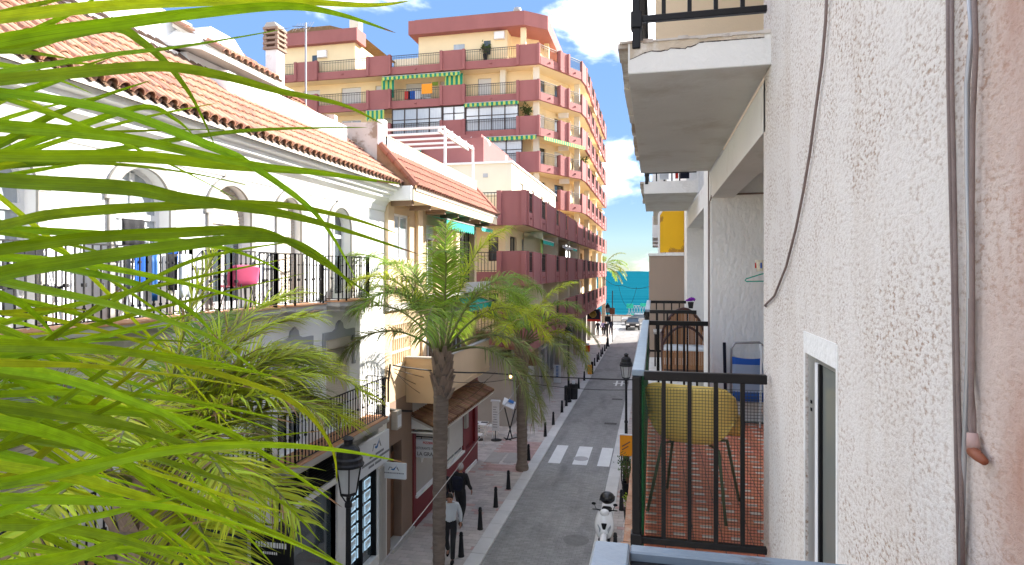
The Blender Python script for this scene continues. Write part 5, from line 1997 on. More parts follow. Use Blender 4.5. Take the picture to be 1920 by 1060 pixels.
# our own balcony: slab, rail corner
own = thing('balcony_railing', 'dark rail with a worn top coloured with blue sky sheen nearest the camera at the bottom', 'railing', (-0.1, 1.25, FLZ))
o_ = MB()
o_.box(-0.115, -0.045, -1.2, 1.27, FLZ + 0.995, FLZ + 1.03)
o_.build('front_rail', M['railtop'], own, bevel=0.004)
o_ = MB()
o_.box(-0.044, WX - 0.005, 1.235, 1.27, FLZ + 0.998, FLZ + 1.028)
o_.build('end_rail', M['railtop'], own, bevel=0.003)
o_ = MB()
o_.box(-0.044, WX - 0.005, 1.19, 1.2345, FLZ + 0.93, FLZ + 1.012)
o_.build('rail_underside', M['railpaint'], own, bevel=0.003)
bm = MB().box(-0.011, 0.011, -0.011, 0.011, -0.445, 0.445).mesh('bar', M['railpaint'])
for k in range(5):
    piece('bar', bm, own, (0.02 + 0.12 * k, 1.25, FLZ + 0.55))
for k in range(12):
    piece('bar', bm, own, (-0.08, 1.15 - 0.125 * k, FLZ + 0.55))
slab(-1.2, 1.35, FLZ)
MB().box(-0.10, WX, -1.2, 1.33, FLZ - 0.024, FLZ).build('own_floor', M['orangetile'], rb)
# building mass (shade) behind the facade
ms = MB()
ms.box(WX + 1.76, 14, -12, 13.0, 0, 11.5)
ms.box(WX + 0.0, WX + 1.76, -12, -4, 0, 11.5)
ms.box(WX + 0.36, WX + 1.76, -4, 13.0, 0, 5.0)
ms.box(WX, WX + 0.36, -4, 13.0, 0, 2.9)
ms.box(WX + 0.36, WX + 1.76, 0.6, 3.43, 5.0, 11.5)
ms.box(WX + 0.36, WX + 1.75, 7.26, 7.7, 5.0, 11.5)
ms.box(0.3, 14, -12, 13.0, 11.5, 11.64)
ms.box(WX - 0.01, WX + 1.76, 3.0, 13.0, 11.42, 11.49)
ms.build('building_mass', M['oldwhite'], rb)
# conduits by the recess
cd = MB()
cd.tube([(WX - 0.02, 7.02, 5.95), (WX - 0.02, 7.02, 8.2), (WX - 0.0, 6.93, 8.29), (WX + 0.05, 6.93, 8.30), (WX + 1.5, 6.93, 8.31)], 0.009, 6)
cd.tube([(WX - 0.02, 7.08, 5.95), (WX - 0.02, 7.08, 8.7)], 0.007, 6)
cd.build('conduit', M['cable'], rb)

# ---- next building on the right: brown parapet, yellow screen, then the rest of the street
nbld = thing('brown_building', 'brown rendered building with a yellow balcony screen beyond the railings', 'building', (1, 18, 0))
b = MB()
b.box(WX + 0.06, 12, 13.02, 20.2, 0, 11.7)
b.box(WX + 0.07, 12, 20.2, 22, 0, 8.7)
b.build('wall', M['oldwhite'], nbld)
b = MB()
b.box(-0.085, WX + 0.3, 13.0, 13.12, 4.8, 7.80)
b.box(-0.085, 0.05, 13.12, 19, 4.8, 7.80)
b.build('balcony_parapet', M['taupe'], nbld)
MB().box(-0.10, WX + 0.05, 12.98, 13.14, 7.801, 7.85).build('parapet_coping', M['oldwhite'], nbld)
ye = MB()
ye.prism([(0.13, 7.87), (0.62, 7.87), (0.62, 8.8), (0.26, 8.8), (0.13, 8.62)], 'y', 13.04, 13.10)
ye.build('yellow_screen', M['ochre'], nbld)
fr = MB()
fr.prism([(0.09, 7.85), (0.13, 7.85), (0.13, 8.62), (0.26, 8.80), (0.24, 8.85), (0.09, 8.65)], 'y', 13.03, 13.12)
fr.box(0.62, 0.68, 13.02, 13.14, 5.0, 9.2)
fr.build('screen_frame', M['oldwhite'], nbld)
b = MB()
b.box(0.0, WX + 0.3, 13.13, 19, 8.85, 9.05)
b.build('upper_slab', M['oldwhite'], nbld)

fb = thing('street_terrace', 'plain white mostly unseen buildings on the right, added to shade the street', 'building', (4, 50, 0))  # mostly unseen blocks, added with roof heights that shape the street shadow
b = MB()
b.box(0.6, 14, 22.02, 23.4, 0, 8.7)
b.box(0.61, 14, 23.4, 31, 0, 9.2)
b.box(0.62, 14, 31.02, 52, 0, 15.5)
b.box(0.6, 14, 52.02, 69.5, 0, 15.0)
b.build('wall', M['farwhite'], fb)
for (yy, z) in ((33, 9.2), (33, 12.0), (38, 9.2), (38, 6.4), (44, 6.4), (44, 9.2)):
    b = MB()
    b.box(-0.05, 0.6, yy, yy + 3.4, z, z + 0.18)
    b.box(-0.05, 0.02, yy, yy + 3.4, z + 0.18, z + 1.1)
    b.box(0.02, 0.6, yy, yy + 0.07, z + 0.18, z + 1.1)
    b.build('balcony', M['farwhite'], fb)
for yy in range(24, 68, 4):
    for z in (0.4, 3.6, 6.4, 9.2, 12.0):
        if yy < 31 and z > 6:
            continue
        MB().box(0.585, 0.605, yy, yy + 1.4, z, z + 2.1).build('window', M['glass'], fb)

# ================================================================== OBJECTS ON THE BALCONIES
random.seed(21)


def grid_surf(fn, nu, nv):
    vs = [fn(i / nu, j / nv) for i in range(nu + 1) for j in range(nv + 1)]
    fs = [(i * (nv + 1) + j, i * (nv + 1) + j + 1, (i + 1) * (nv + 1) + j + 1, (i + 1) * (nv + 1) + j) for i in range(nu) for j in range(nv)]
    return vs, fs


def shell_chair(name, label, loc, rot, mshell, mleg, sc=1.0, arms=True):
    """moulded plastic shell chair on four splayed tube legs; local +y is forward"""
    t = thing(name, label, 'chair', loc)
    t.rotation_euler = (0, 0, rot)
    W = 0.25 * sc

    def prof(v):
        # v 0 front of seat .. 1 top of back: (y, z)
        pts = [(0.25, 0.40), (0.21, 0.43), (0.08, 0.415), (-0.08, 0.405), (-0.18, 0.43), (-0.225, 0.50), (-0.245, 0.60), (-0.262, 0.70), (-0.275, 0.795)]
        f = v * (len(pts) - 1)
        i = min(int(f), len(pts) - 2)
        a, b = pts[i], pts[i + 1]
        return a[0] + (b[0] - a[0]) * (f - i), a[1] + (b[1] - a[1]) * (f - i)

    def fn(u, v):
        y, z = prof(v)
        s_ = (u - 0.5) * 2
        e4 = abs(s_) ** 4
        back = max(0.0, min(1.0, (v - 0.42) / 0.3))
        wv = W * (1.0 + 0.10 * back)
        # the sides of the seat turn up into low arms and the back wraps forward
        lift = (0.17 if arms else 0.03) * e4 * (1 - back) * min(1, v / 0.25)
        fwd = (0.17 if arms else 0.05) * abs(s_) ** 3 * back * (1 - 0.45 * max(0, v - 0.7) / 0.3)
        drop = 0.07 * max(0, v - 0.84) / 0.16 * abs(s_) ** 7
        return (s_ * wv, (y + fwd) * sc, (z + lift - drop) * sc)
    vs, fs = grid_surf(fn, 12, 18)
    m_ = MB().add(vs, fs)
    o = m_.build('shell', mshell, t, smooth=True)
    o.location = (0, 0, 0)
    sm = o.modifiers.new('thick', 'SOLIDIFY')
    sm.thickness = 0.006
    lo = world_org(t)
    for v_ in o.data.vertices:
        v_.co = Vector((v_.co.x + lo[0], v_.co.y + lo[1], v_.co.z + lo[2]))
    for sx in (-1, 1):
        for (y0, y1) in ((0.14, 0.22), (-0.13, -0.24)):
            q = MB()
            q.tube([(sx * 0.10 * sc, y0 * 0.4 * sc, 0.405 * sc), (sx * 0.17 * sc, y0 * sc, 0.395 * sc), (sx * 0.23 * sc, y1 * sc, 0.0)], 0.0105, 8)
            l_ = bpy.data.objects.new('leg', q.mesh('leg', mleg, smooth=True))
            C.objects.link(l_)
            l_.parent = t
    return t


shell_chair('plastic_chair', 'mustard yellow plastic shell chair behind the netting on the next balcony', (0.27, 4.38, FLZ), math.radians(-16), M['yellow'], pm('green_tube_leg', (0.10, 0.13, 0.07), 0.4, 0.05, 4, metal=0.3), 1.07)
shell_chair('plastic_chair', 'pink plastic chair on the small white balcony opposite', (-6.52, 8.92, 6.86), math.radians(60), M['pink'], M['iron'], 0.92, False)

# folding beach chair leaning on the end wall
bc = thing('folding_chair', 'folded beach chair with blue and white striped cloth against the balcony wall', 'chair', (0.95, 6.7, FLZ))
q = MB()
q.tube([(0.78, 6.86, 5.95), (0.78, 6.80, 6.70), (0.82, 6.80, 6.76), (1.05, 6.80, 6.77), (1.12, 6.80, 6.72), (1.14, 6.86, 5.95)], 0.012, 8)
q.build('frame', M['greymetal'], bc, smooth=True)
q = MB()
vs, fs = grid_surf(lambda u, v: (0.79 + 0.33 * u, 6.795 - 0.03 * math.sin(math.pi * u) - 0.05 * (1 - v), 6.18 + 0.44 * v - 0.015 * math.sin(math.pi * u)), 8, 6)
q.add(vs, fs)
q.build('cloth', M['awnblue'], bc, smooth=True, recalc=False).modifiers.new('t', 'SOLIDIFY').thickness = 0.008
q = MB()
q.bar((0.73, 6.80, 5.96), (0.715, 6.82, 6.76), 0.03, 0.03)
q.build('side_frame', M['navy'], bc, bevel=0.004)
q = MB()
q.bar((1.02, 6.55, 5.96), (1.06, 6.72, 6.74), 0.018, 0.018)
q.bar((1.16, 6.5, 5.96), (1.05, 6.74, 6.76), 0.018, 0.018)
q.build('prop', M['whitemetal'], bc)

# hanger, peg basket
hg = thing('clothes_hanger', 'green plastic clothes hanger hanging beside the recess wall', 'hanger', (1.0, 6.2, 7.5))
q = MB()
hy = 6.2
q.tube([(1.10, hy, 7.49), (0.98, hy, 7.47), (0.845, hy, 7.425), (0.835, hy, 7.41), (0.845, hy, 7.40), (1.02, hy, 7.404), (1.16, hy, 7.41), (1.10, hy, 7.49), (1.09, hy, 7.54), (1.11, hy, 7.57)], 0.006, 6)
q.build('hanger', M['turq'], hg, smooth=True)
pb = thing('peg_basket', 'small cream basket of coloured pegs above the green hanger', 'basket', (1.0, 6.2, 7.5))
q = MB()
q.lathe([(0.050, 7.50), (0.065, 7.60), (0.070, 7.60), (0.055, 7.495)], (0.995, 6.22, 0), 16)
q.build('basket', pm('cream_plastic', (0.62, 0.57, 0.44), 0.6, 0.25, 40), pb)
for k, m_ in enumerate((M['orange'], M['redplastic'], M['bluecloth'], M['leaflime'], M['orange'], M['black'])):
    a = k * 1.05 + 2.2
    q = MB()
    q.box(0.995 + 0.066 * math.cos(a) - 0.006, 0.995 + 0.066 * math.cos(a) + 0.006, 6.22 + 0.066 * math.sin(a) - 0.006, 6.22 + 0.066 * math.sin(a) + 0.006, 7.525, 7.575)
    q.build('peg', m_, pb)

# wicker armchair and flower pot on the second balcony
wc = thing('wicker_chair', 'brown wicker armchair with a rounded back on the second balcony', 'chair', (0.45, 9.9, FLZ))
q = MB()
pts = [(0.12 + 0.66 * k / 12, 9.95, 6.50 + 0.42 * math.sin(math.pi * k / 12) ** 0.7) for k in range(13)]
q.tube(pts, 0.024, 8)
q.tube([(p[0] + 0.0, p[1] - 0.25, 6.36 + (p[2] - 6.5) * 0.75) for p in pts], 0.020, 8)
q.tube([(0.14, 9.6, 5.95), (0.13, 9.7, 6.4), (0.12, 9.95, 6.55)], 0.022, 8)
q.tube([(0.77, 9.6, 5.95), (0.77, 9.7, 6.4), (0.78, 9.95, 6.55)], 0.022, 8)
q.build('frame', pm('dark_cane', (0.075, 0.035, 0.03), 0.5, 0.2, 20), wc, smooth=True)
q = MB()
for k in range(24):
    x = 0.145 + 0.026 * k
    h = math.sin(math.pi * (x - 0.12) / 0.66) ** 0.7
    q.box(x - 0.011, x + 0.011, 9.95 - 0.02 * (k % 2), 9.97 - 0.02 * (k % 2), 6.28, 6.48 + 0.42 * h)
    q.box(x - 0.011, x + 0.011, 9.50, 9.52, 6.03, 6.33)
q.build('woven_panel', pm('woven_cane', (0.36, 0.175, 0.08), 0.6, 0.25, 60), wc, kind='stuff')
MB().box(0.15, 0.76, 9.5, 9.95, 6.30, 6.38).build('cushion', M['whitecloth'], wc, bevel=0.03)
MB().box(0.15, 0.76, 9.49, 9.96, 6.0, 6.06).build('base', pm('cane_base', (0.12, 0.07, 0.05), 0.6, 0.2, 30), wc)
fp = thing('flower_pot', 'small pot of purple flowers above the wicker chair', 'flower pot', (0.56, 9.3, 6.9))
q = MB()
q.lathe([(0.03, 0), (0.042, 0.09), (0.036, 0.09), (0.03, 0.07)], (0.52, 9.3, 6.965), 12)
q.build('pot', M['charcoal'], fp)
q = MB()
for k in range(40):
    a, e_ = random.uniform(0, 6.28), random.uniform(-0.2, 1.2)
    c_ = Vector((0.52, 9.3, 7.08)) + Vector((math.cos(a) * math.cos(e_), math.sin(a) * math.cos(e_), math.sin(e_) * 0.7)) * random.uniform(0.02, 0.06)
    q.ball(c_, 0.013, 3)
q.build('flowers', pm('purple_petal', (0.22, 0.015, 0.38), 0.7, 0.2, 20), fp, kind='stuff')
tb = thing('side_table', 'pale folding table behind the second balcony railing', 'table', (0.2, 11.0, FLZ))
MB().box(-0.0, 0.35, 10.7, 11.3, 6.45, 6.48).build('top', M['trim'], tb)
for (x, y) in ((0.03, 10.74), (0.32, 10.74), (0.03, 11.26), (0.32, 11.26)):
    MB().box(x - 0.012, x + 0.012, y - 0.012, y + 0.012, FLZ - 0.02, 6.45).build('leg', M['ironbrown'], tb)

# cables on the near wall
cb = thing('wall_cable', 'thin brown cable hanging in a loose curve down the rough wall', 'cable', (WX, 3, 7.3))
q = MB()
pts = []
for (u, v) in ((1551, -40), (1548, 40), (1541, 120), (1530, 200), (1518, 290), (1506, 360), (1492, 430), (1474, 500), (1452, 555), (1434, 573), (1431, 576)):
    a = (u - 960) / F_PX
    dx = -math.sin(YAW) + a * math.cos(YAW)
    D_ = (WX - 0.012) / dx
    pts.append(at(u, v, D_))
pts[-1].x += 0.02
q.tube(pts, 0.0055, 6)
q.build('cable', M['cable'], cb, smooth=True)


def wall_path(pts_uv, off=0.012):
    out = []
    for (u, v) in pts_uv:
        dx = -math.sin(YAW) + (u - 960) / F_PX * math.cos(YAW)
        out.append(at(u, v, (WX - off) / dx))
    return out


wires = thing('cable_bundle', 'bundle of old brown and grey electric cables hanging down the rough wall', 'cable', (WX, 1.4, 7))
for k, (uv, r_, m_) in enumerate((
        ([(1778, -30), (1779, 150), (1783, 330), (1788, 520), (1791, 700), (1794, 850), (1800, 1080)], 0.0048, 'cable'),
        ([(1785, -30), (1785, 160), (1789, 330), (1793, 560), (1797, 740), (1802, 880), (1806, 1080)], 0.0040, 'cable'),
        ([(1816, -30), (1822, 60), (1813, 160), (1814, 330), (1818, 470), (1817, 620), (1812, 760), (1806, 900), (1801, 1080)], 0.0050, 'greymetal'),
        ([(1826, -30), (1830, 90), (1824, 220), (1822, 400), (1823, 560), (1822, 690), (1820, 800), (1826, 838)], 0.0046, 'cable'),
        ([(1820, 560), (1819, 700), (1826, 780), (1827, 835)], 0.0040, 'cable'))):
    q = MB()
    q.tube(wall_path(uv, 0.010 + 0.004 * (k % 2)), r_, 7)
    q.build('cable', M[m_], wires, smooth=True)
q = MB()
q.tube(wall_path([(1823, 812), (1826, 845)], 0.014), [0.009, 0.012], 10)
q.build('cable_cap', pm('pinkish_tape', (0.40, 0.27, 0.24), 0.7, 0.1, 20), wires, smooth=True)
q = MB()
q.tube(wall_path([(1824, 846), (1834, 856), (1846, 866)], 0.016), [0.011, 0.010, 0.007], 10)
q.build('cable_end', pm('copper_brown_tape', (0.22, 0.07, 0.035), 0.5, 0.1, 20), wires, smooth=True)

# clothes rack, cloths and chairs on the long white balcony
lr = thing('laundry_rack', 'white folding laundry rack hung with dark and blue clothes on the long white balcony', 'laundry rack', (-6.55, 7.0, 6.86))
q = MB()
for y in (6.75, 7.55):
    q.tube([(-6.68, y, 6.88), (-6.42, y, 7.72)], 0.010, 6)
    q.tube([(-6.42, y, 6.88), (-6.68, y, 7.72)], 0.010, 6)
q.tube([(-6.5, 6.55, 7.75), (-6.5, 6.6, 8.16), (-6.5, 6.95, 8.17), (-6.5, 7.1, 7.75)], 0.012, 6)
for k in range(6):
    x = -6.72 + 0.06 * k
    q.tube([(x, 6.5, 7.72), (x, 7.7, 7.72)], 0.005, 5)
for k in range(4):
    q.tube([(-6.5, 6.58, 7.8 + 0.09 * k), (-6.5, 7.05, 7.8 + 0.09 * k)], 0.005, 5)
q.build('frame', M['whitemetal'], lr)
for k, (y, w_, h_, m_) in enumerate(((6.62, 0.16, 0.52, 'greycloth'), (6.80, 0.20, 0.45, 'bluecloth'), (6.98, 0.12, 0.62, 'signblue'), (7.16, 0.2, 0.40, 'whitecloth'), (7.36, 0.14, 0.50, 'charcoal'), (7.52, 0.18, 0.6, 'whitecloth'))):
    vs, fs = grid_surf(lambda u, v, y=y, w_=w_, h_=h_, k=k: (-6.45 + 0.02 * math.sin(9 * u + k) + 0.06 * (k % 3), y + w_ * (u - 0.5), 7.73 - h_ * v), 6, 5)
    MB().add(vs, fs).build('cloth', M[m_], lr, smooth=True, recalc=False).modifiers.new('t', 'SOLIDIFY').thickness = 0.01
vs, fs = grid_surf(lambda u, v: (-6.485 + 0.012 * math.sin(14 * u), 6.62 + 0.34 * u, 8.16 - 0.34 * v), 8, 5)
MB().add(vs, fs).build('cloth', M['charcoal'], lr, smooth=True, recalc=False).modifiers.new('t', 'SOLIDIFY').thickness = 0.012
pc = thing('parasol', 'folded blue and white parasol leaning on the white balcony wall', 'parasol', (-6.7, 7.95, 6.86))
q = MB()
q.tube([(-6.72, 7.72, 6.88), (-6.74, 7.72, 7.5)], 0.012, 6)
q.build('pole', M['whitemetal'], pc)
q = MB()
q.lathe([(0.02, 0), (0.07, 0.12), (0.085, 0.4), (0.05, 0.62), (0.015, 0.70)], (-6.72, 7.72, 7.42), 10)
q.build('canopy', M['bluecloth'], pc)
q = MB()
q.lathe([(0.05, 0), (0.087, 0.05), (0.087, 0.1), (0.05, 0.14)], (-6.72, 7.72, 7.86), 10)
q.build('band', M['whitecloth'], pc)
fc = thing('folding_chair', 'white folding chair seen through the bars at the near end of the white balcony', 'chair', (-6.5, 5.5, 6.86))
q = MB()
for y in (5.35, 5.75):
    q.tube([(-6.72, y, 6.88), (-6.42, y, 7.35)], 0.013, 6)
    q.tube([(-6.42, y, 6.88), (-6.70, y, 7.75)], 0.013, 6)
q.build('frame', M['whitemetal'], fc)
MB().box(-6.7, -6.42, 5.35, 5.75, 7.30, 7.33).build('seat', M['charcoal'], fc)
MB().box(-6.71, -6.68, 5.35, 5.75, 7.5, 7.75).build('backrest', M['charcoal'], fc)

# ================================================================== STREET FURNITURE
bl_ = MB()
bl_.lathe([(0.085, 0), (0.085, 0.02), (0.078, 0.03), (0.048, 0.52), (0.058, 0.53), (0.058, 0.555), (0.045, 0.57), (0.050, 0.60), (0.035, 0.635), (0.001, 0.645)], (0, 0, 0), 14)
bl_me = bl_.mesh('bollard', M['iron'], smooth=False)
ordn = ['first', 'second', 'third', 'fourth', 'fifth', 'sixth', 'seventh', 'eighth', 'ninth', 'tenth', 'eleventh', 'twelfth', 'thirteenth', 'fourteenth', 'fifteenth', 'sixteenth', 'seventeenth', 'eighteenth', 'nineteenth']
ys = [15.76, 17.53, 19.29, 20.98, 24.34, 28.0, 30.19, 32.91, 34.51, 37.71, 39.81, 42.77, 49.6, 51.7, 53.0, 55.0, 56.5, 58.7, 60.6]
extra = {0: 'black cone bollard beside the man in the white shirt', 4: 'black cone bollard beside the zebra crossing and the second palm', 9: 'black cone bollard just beyond the lamp post with the dark bins', 11: 'black cone bollard short of the orange post'}
for i, y in enumerate(ys):
    o = bpy.data.objects.new('bollard', bl_me)
    C.objects.link(o)
    o.location = (-4.9 + 0.012 * (y - 15.8), y, 0.035)
    tag(o, extra.get(i, ordn[i] + ' black cone bollard counted along the left kerb from the near end'), 'bollard', 'bollards along the left kerb')
for i, y in enumerate((16.6, 19.9, 21.9)):
    o = bpy.data.objects.new('bollard', bl_me)
    C.objects.link(o)
    o.location = (-0.97, y, 0.035)
    tag(o, ('black cone bollard behind the wheel of the white scooter', 'black cone bollard on the right kerb by the lime green plant', 'farther black bollard on the right kerb below the orange sign')[i], 'bollard', 'bollards along the right kerb')


def lamp(label, loc, H, group='street lamps', sign=False):
    t = thing('street_lamp', label, 'street lamp', loc, group)
    x, y, z = loc
    q = MB()
    q.lathe([(0.17, 0), (0.17, 0.12), (0.13, 0.16), (0.12, 0.75), (0.10, 0.82), (0.065, 0.9), (0.055, 1.6), (0.07, 1.62), (0.07, 1.68), (0.05, 1.72), (0.042, H - 1.1), (0.06, H - 1.08), (0.06, H - 1.02), (0.035, H - 0.98), (0.035, H - 0.92)], (x, y, z), 14)
    q.build('post', M['iron'], t)
    q = MB()
    for k in range(4):
        a = math.pi / 4 + k * R90
        q.tube([(x + 0.04 * math.cos(a), y + 0.04 * math.sin(a), z + H - 1.0), (x + 0.09 * math.cos(a), y + 0.09 * math.sin(a), z + H - 0.92), (x + 0.13 * math.cos(a), y + 0.13 * math.sin(a), z + H - 0.86)], 0.012, 5)
    q.lathe([(0.15, H - 0.87), (0.15, H - 0.84), (0.13, H - 0.83)], (x, y, z), 6)
    for k in range(6):
        a = k * math.pi / 3
        q.bar((x + 0.142 * math.cos(a), y + 0.142 * math.sin(a), z + H - 0.85), (x + 0.225 * math.cos(a), y + 0.225 * math.sin(a), z + H - 0.38), 0.018, 0.018)
    q.build('lantern_frame', M['iron'], t)
    q = MB()
    q.lathe([(0.128, H - 0.84), (0.205, H - 0.39)], (x, y, z), 6)
    q.build('glass', M['lampglass'], t)
    q = MB()
    q.lathe([(0.25, H - 0.40), (0.26, H - 0.36), (0.235, H - 0.33), (0.235, H - 0.27), (0.20, H - 0.24), (0.185, H - 0.12), (0.13, H - 0.06), (0.075, H - 0.04), (0.075, H + 0.02), (0.10, H + 0.05), (0.06, H + 0.08), (0.02, H + 0.10)], (x, y, z), 16)
    q.build('lantern_cap', M['iron'], t)
    if sign:
        MB().box(x - 0.28, x + 0.28, y - 0.12, y + 0.12, z + H - 1.75, z + H - 1.2).build('box_sign', M['charcoal'], t)
    return t


lamp('black lantern street lamp standing in front of the corner shop window, large and near', (-4.95, 9.62, 0.035), 4.62)
lamp('black lantern street lamp with dark bins at its foot beyond the second palm', (-4.70, 35.6, 0.035), 4.35)
lamp('far street lamp with a dark box sign on its post near the sea', (-4.38, 62.5, 0.035), 4.20, sign=True)
lamp('black lantern street lamp on the right pavement above the orange sign', (-1.02, 24.6, 0.035), 4.2)
lamp('far right street lamp just past the corner of the rail coloured with sky sheen', (-0.62, 58, 0.035), 3.9)

bn = thing('litter_bin', 'dark litter bins and planter around the second lamp post', 'bin', (-4.7, 36.4, 0.035))
q = MB()
q.lathe([(0.22, 0), (0.25, 0.8), (0.27, 0.82), (0.27, 0.88), (0.22, 0.9)], (-4.52, 36.5, 0.035), 12)
q.box(-5.0, -4.72, 36.0, 36.3, 0.035, 0.85)
q.build('bin_body', M['charcoal'], bn)
MB().box(-4.6, -4.45, 36.4, 36.6, 0.93, 1.1).build('paper', M['sign'], bn)

op = thing('parking_post', 'short orange and black post at the pavement edge', 'post', (-4.47, 45.5, 0.035))
MB().box(-4.62, -4.32, 45.4, 45.6, 0.035, 0.72).build('panel', M['orange'], op, bevel=0.02)
MB().box(-4.40, -4.24, 45.62, 45.8, 0.035, 0.92).build('pillar', M['black'], op)
rx = thing('red_box', 'small red advertising box on the pavement under the bar sign', 'box', (-5.9, 58.3, 0.035))
MB().box(-6.12, -5.72, 58.1, 58.5, 0.035, 0.62).build('box', M['redplastic'], rx, bevel=0.03)
MB().box(-6.06, -5.78, 58.16, 58.44, 0.62, 0.80).build('lid', M['sign'], rx)
ab = thing('pavement_board', 'white upright board with blue print outside the glass shop', 'board', (-6.2, 41.4, 0.035))
MB().box(-6.45, -5.98, 41.35, 41.45, 0.09, 1.25).build('panel', M['sign'], ab)
MB().box(-6.5, -5.93, 41.25, 41.55, 0.035, 0.09).build('foot', M['concrete'], ab)
q = MB()
z = 0.5
while z < 1.15:
    q.box(-6.30, -6.13, 41.344, 41.349, z, z + 0.05)
    z += 0.09
q.build('blue_print', M['signblue'], ab)
po = thing('wall_poster', 'white poster with purple bands hanging beside the second palm trunk', 'poster', (-6.5, 32.8, 1.8))
MB().box(-6.75, -6.35, 32.7, 32.74, 1.6, 3.0).build('sheet', M['sign'], po)
MB().box(-6.70, -6.40, 32.69, 32.698, 2.55, 2.75).build('purple_band', M['lilac'], po)
MB().box(-6.70, -6.40, 32.69, 32.698, 2.15, 2.40).build('purple_band', M['lilac'], po)

# restaurant terrace: menu stand, table, chairs
mn = thing('menu_stand', 'white menu banner and tilted menu lectern with black legs outside the restaurant', 'menu stand', (-6.5, 27.2, 0.035))
q = MB()
q.box(-6.95, -6.62, 26.9, 26.93, 0.45, 1.72)
q.box(-7.0, -6.58, 26.85, 26.98, 1.72, 1.80)
q.build('banner', M['sign'], mn)
for k in range(9):
    MB().box(-6.90, -6.90 + random.uniform(0.1, 0.22), 26.894, 26.899, 0.6 + 0.11 * k, 0.625 + 0.11 * k).build('menu_line', M['signgrey'], mn)
q = MB()
q.lathe([(0.24, 0.035), (0.24, 0.055), (0.2, 0.06)], (-6.75, 26.9, 0), 18)
q.bar((-6.79, 26.92, 0.05), (-6.79, 26.92, 0.5), 0.03, 0.03)
for (a, b_) in (((-6.3, 27.1, 0.05), (-6.0, 27.4, 1.35)), ((-6.15, 27.4, 0.05), (-6.42, 27.1, 1.45)), ((-6.35, 27.0, 0.05), (-5.95, 27.5, 0.05)), ((-6.5, 27.3, 0.05), (-6.1, 27.0, 0.05))):
    q.bar(a, b_, 0.04, 0.04)
q.build('legs', M['iron'], mn)
q = MB()
q.add([(-6.52, 27.05, 1.62), (-6.0, 27.05, 1.42), (-6.0, 27.5, 1.62), (-6.52, 27.5, 1.82), (-6.52, 27.05, 1.58), (-6.0, 27.05, 1.38), (-6.0, 27.5, 1.58), (-6.52, 27.5, 1.78)], [(0, 1, 2, 3), (7, 6, 5, 4), (0, 4, 5, 1), (1, 5, 6, 2), (2, 6, 7, 3), (3, 7, 4, 0)])
q.build('menu_top', M['sign'], mn)
q = MB()
q.add([(-6.30, 27.2, 1.695), (-6.05, 27.2, 1.60), (-6.05, 27.4, 1.69), (-6.30, 27.4, 1.785)], [(0, 1, 2, 3)])
q.build('blue_print', M['signblue'], mn)


def bistro_chair(label, x, y, rot):
    t = thing('bistro_chair', label, 'chair', (x, y, 0.035), 'white chairs on the restaurant terrace')
    t.rotation_euler = (0, 0, rot)
    for sx in (-1, 1):
        for sy in (-1, 1):
            q_ = MB()
            q_.tube([(sx * 0.2, sy * 0.2, 0), (sx * 0.17, sy * 0.17, 0.46 if sy > 0 else 0.9)], 0.014, 6)
            o_ = bpy.data.objects.new('leg', q_.mesh('leg', M['whitemetal']))
            C.objects.link(o_)
            o_.parent = t
    o_ = bpy.data.objects.new('seat', MB().box(-0.2, 0.2, -0.2, 0.2, 0.45, 0.48).mesh('seat', M['whitemetal']))
    C.objects.link(o_)
    o_.parent = t
    q_ = MB()
    for k in range(3):
        q_.box(-0.18, 0.18, -0.19, -0.17, 0.58 + 0.11 * k, 0.64 + 0.11 * k)
    o_ = bpy.data.objects.new('backrest', q_.mesh('backrest', M['whitemetal']))
    C.objects.link(o_)
    o_.parent = t


bistro_chair('white slatted chair nearest the red restaurant door', -7.25, 25.9, 0.3)
bistro_chair('white slatted chair behind the white menu banner', -7.1, 27.6, 2.6)
bistro_chair('white slatted chair on the far side of the terrace table', -8.0, 27.3, -1.4)
tbx = thing('terrace_table', 'white square table laid outside beside the menu stand', 'table', (-7.5, 26.8, 0.035))
MB().box(-7.85, -7.15, 26.45, 27.15, 0.74, 0.78).build('top', M['whitemetal'], tbx)
MB().lathe([(0.2, 0.035), (0.2, 0.06), (0.03, 0.08), (0.03, 0.74)], (-7.5, 26.8, 0), 10).build('pedestal', M['iron'], tbx)
for k, (x, y) in enumerate(((-7.65, 26.65), (-7.3, 26.95))):
    t = thing('place_mat', ('dark place mat at the near corner of the terrace table', 'dark place mat at the far corner of the terrace table')[k], 'place mat', (x, y, 0.78))
    MB().box(x - 0.15, x + 0.15, y - 0.1, y + 0.1, 0.781, 0.79).build('mat', M['charcoal'], t)
wlt = thing('wall_lantern', 'small glowing amber wall lantern above the menu stand', 'lantern', (-6.7, 28.6, 2.6))
MB().ball((-6.45, 28.4, 2.6), 0.07, 8).build('bulb', M['amber'], wlt)
MB().box(-6.52, -6.38, 28.33, 28.47, 2.68, 2.76).build('cap', M['iron'], wlt)

# orange sign and planter on the right pavement
os_ = thing('orange_sign', 'orange board sign standing behind the potted shrub on the right pavement', 'sign', (-0.95, 22.6, 0.035))
MB().box(-1.16, -0.66, 22.6, 22.66, 0.95, 1.68).build('panel', M['orange'], os_)
MB().box(-1.17, -0.65, 22.59, 22.67, 1.681, 1.72).build('top_edge', M['sign'], os_)
q = MB()
q.bar((-1.08, 22.596, 1.28), (-0.80, 22.596, 1.46), 0.006, 0.045)
q.bar((-1.08, 22.596, 1.16), (-0.86, 22.596, 1.30), 0.006, 0.04)
q.build('dark_lettering', M['wood'], os_)
for x in (-1.1, -0.72):
    MB().box(x - 0.02, x + 0.02, 22.61, 22.65, 0.035, 0.95).build('leg', M['iron'], os_)


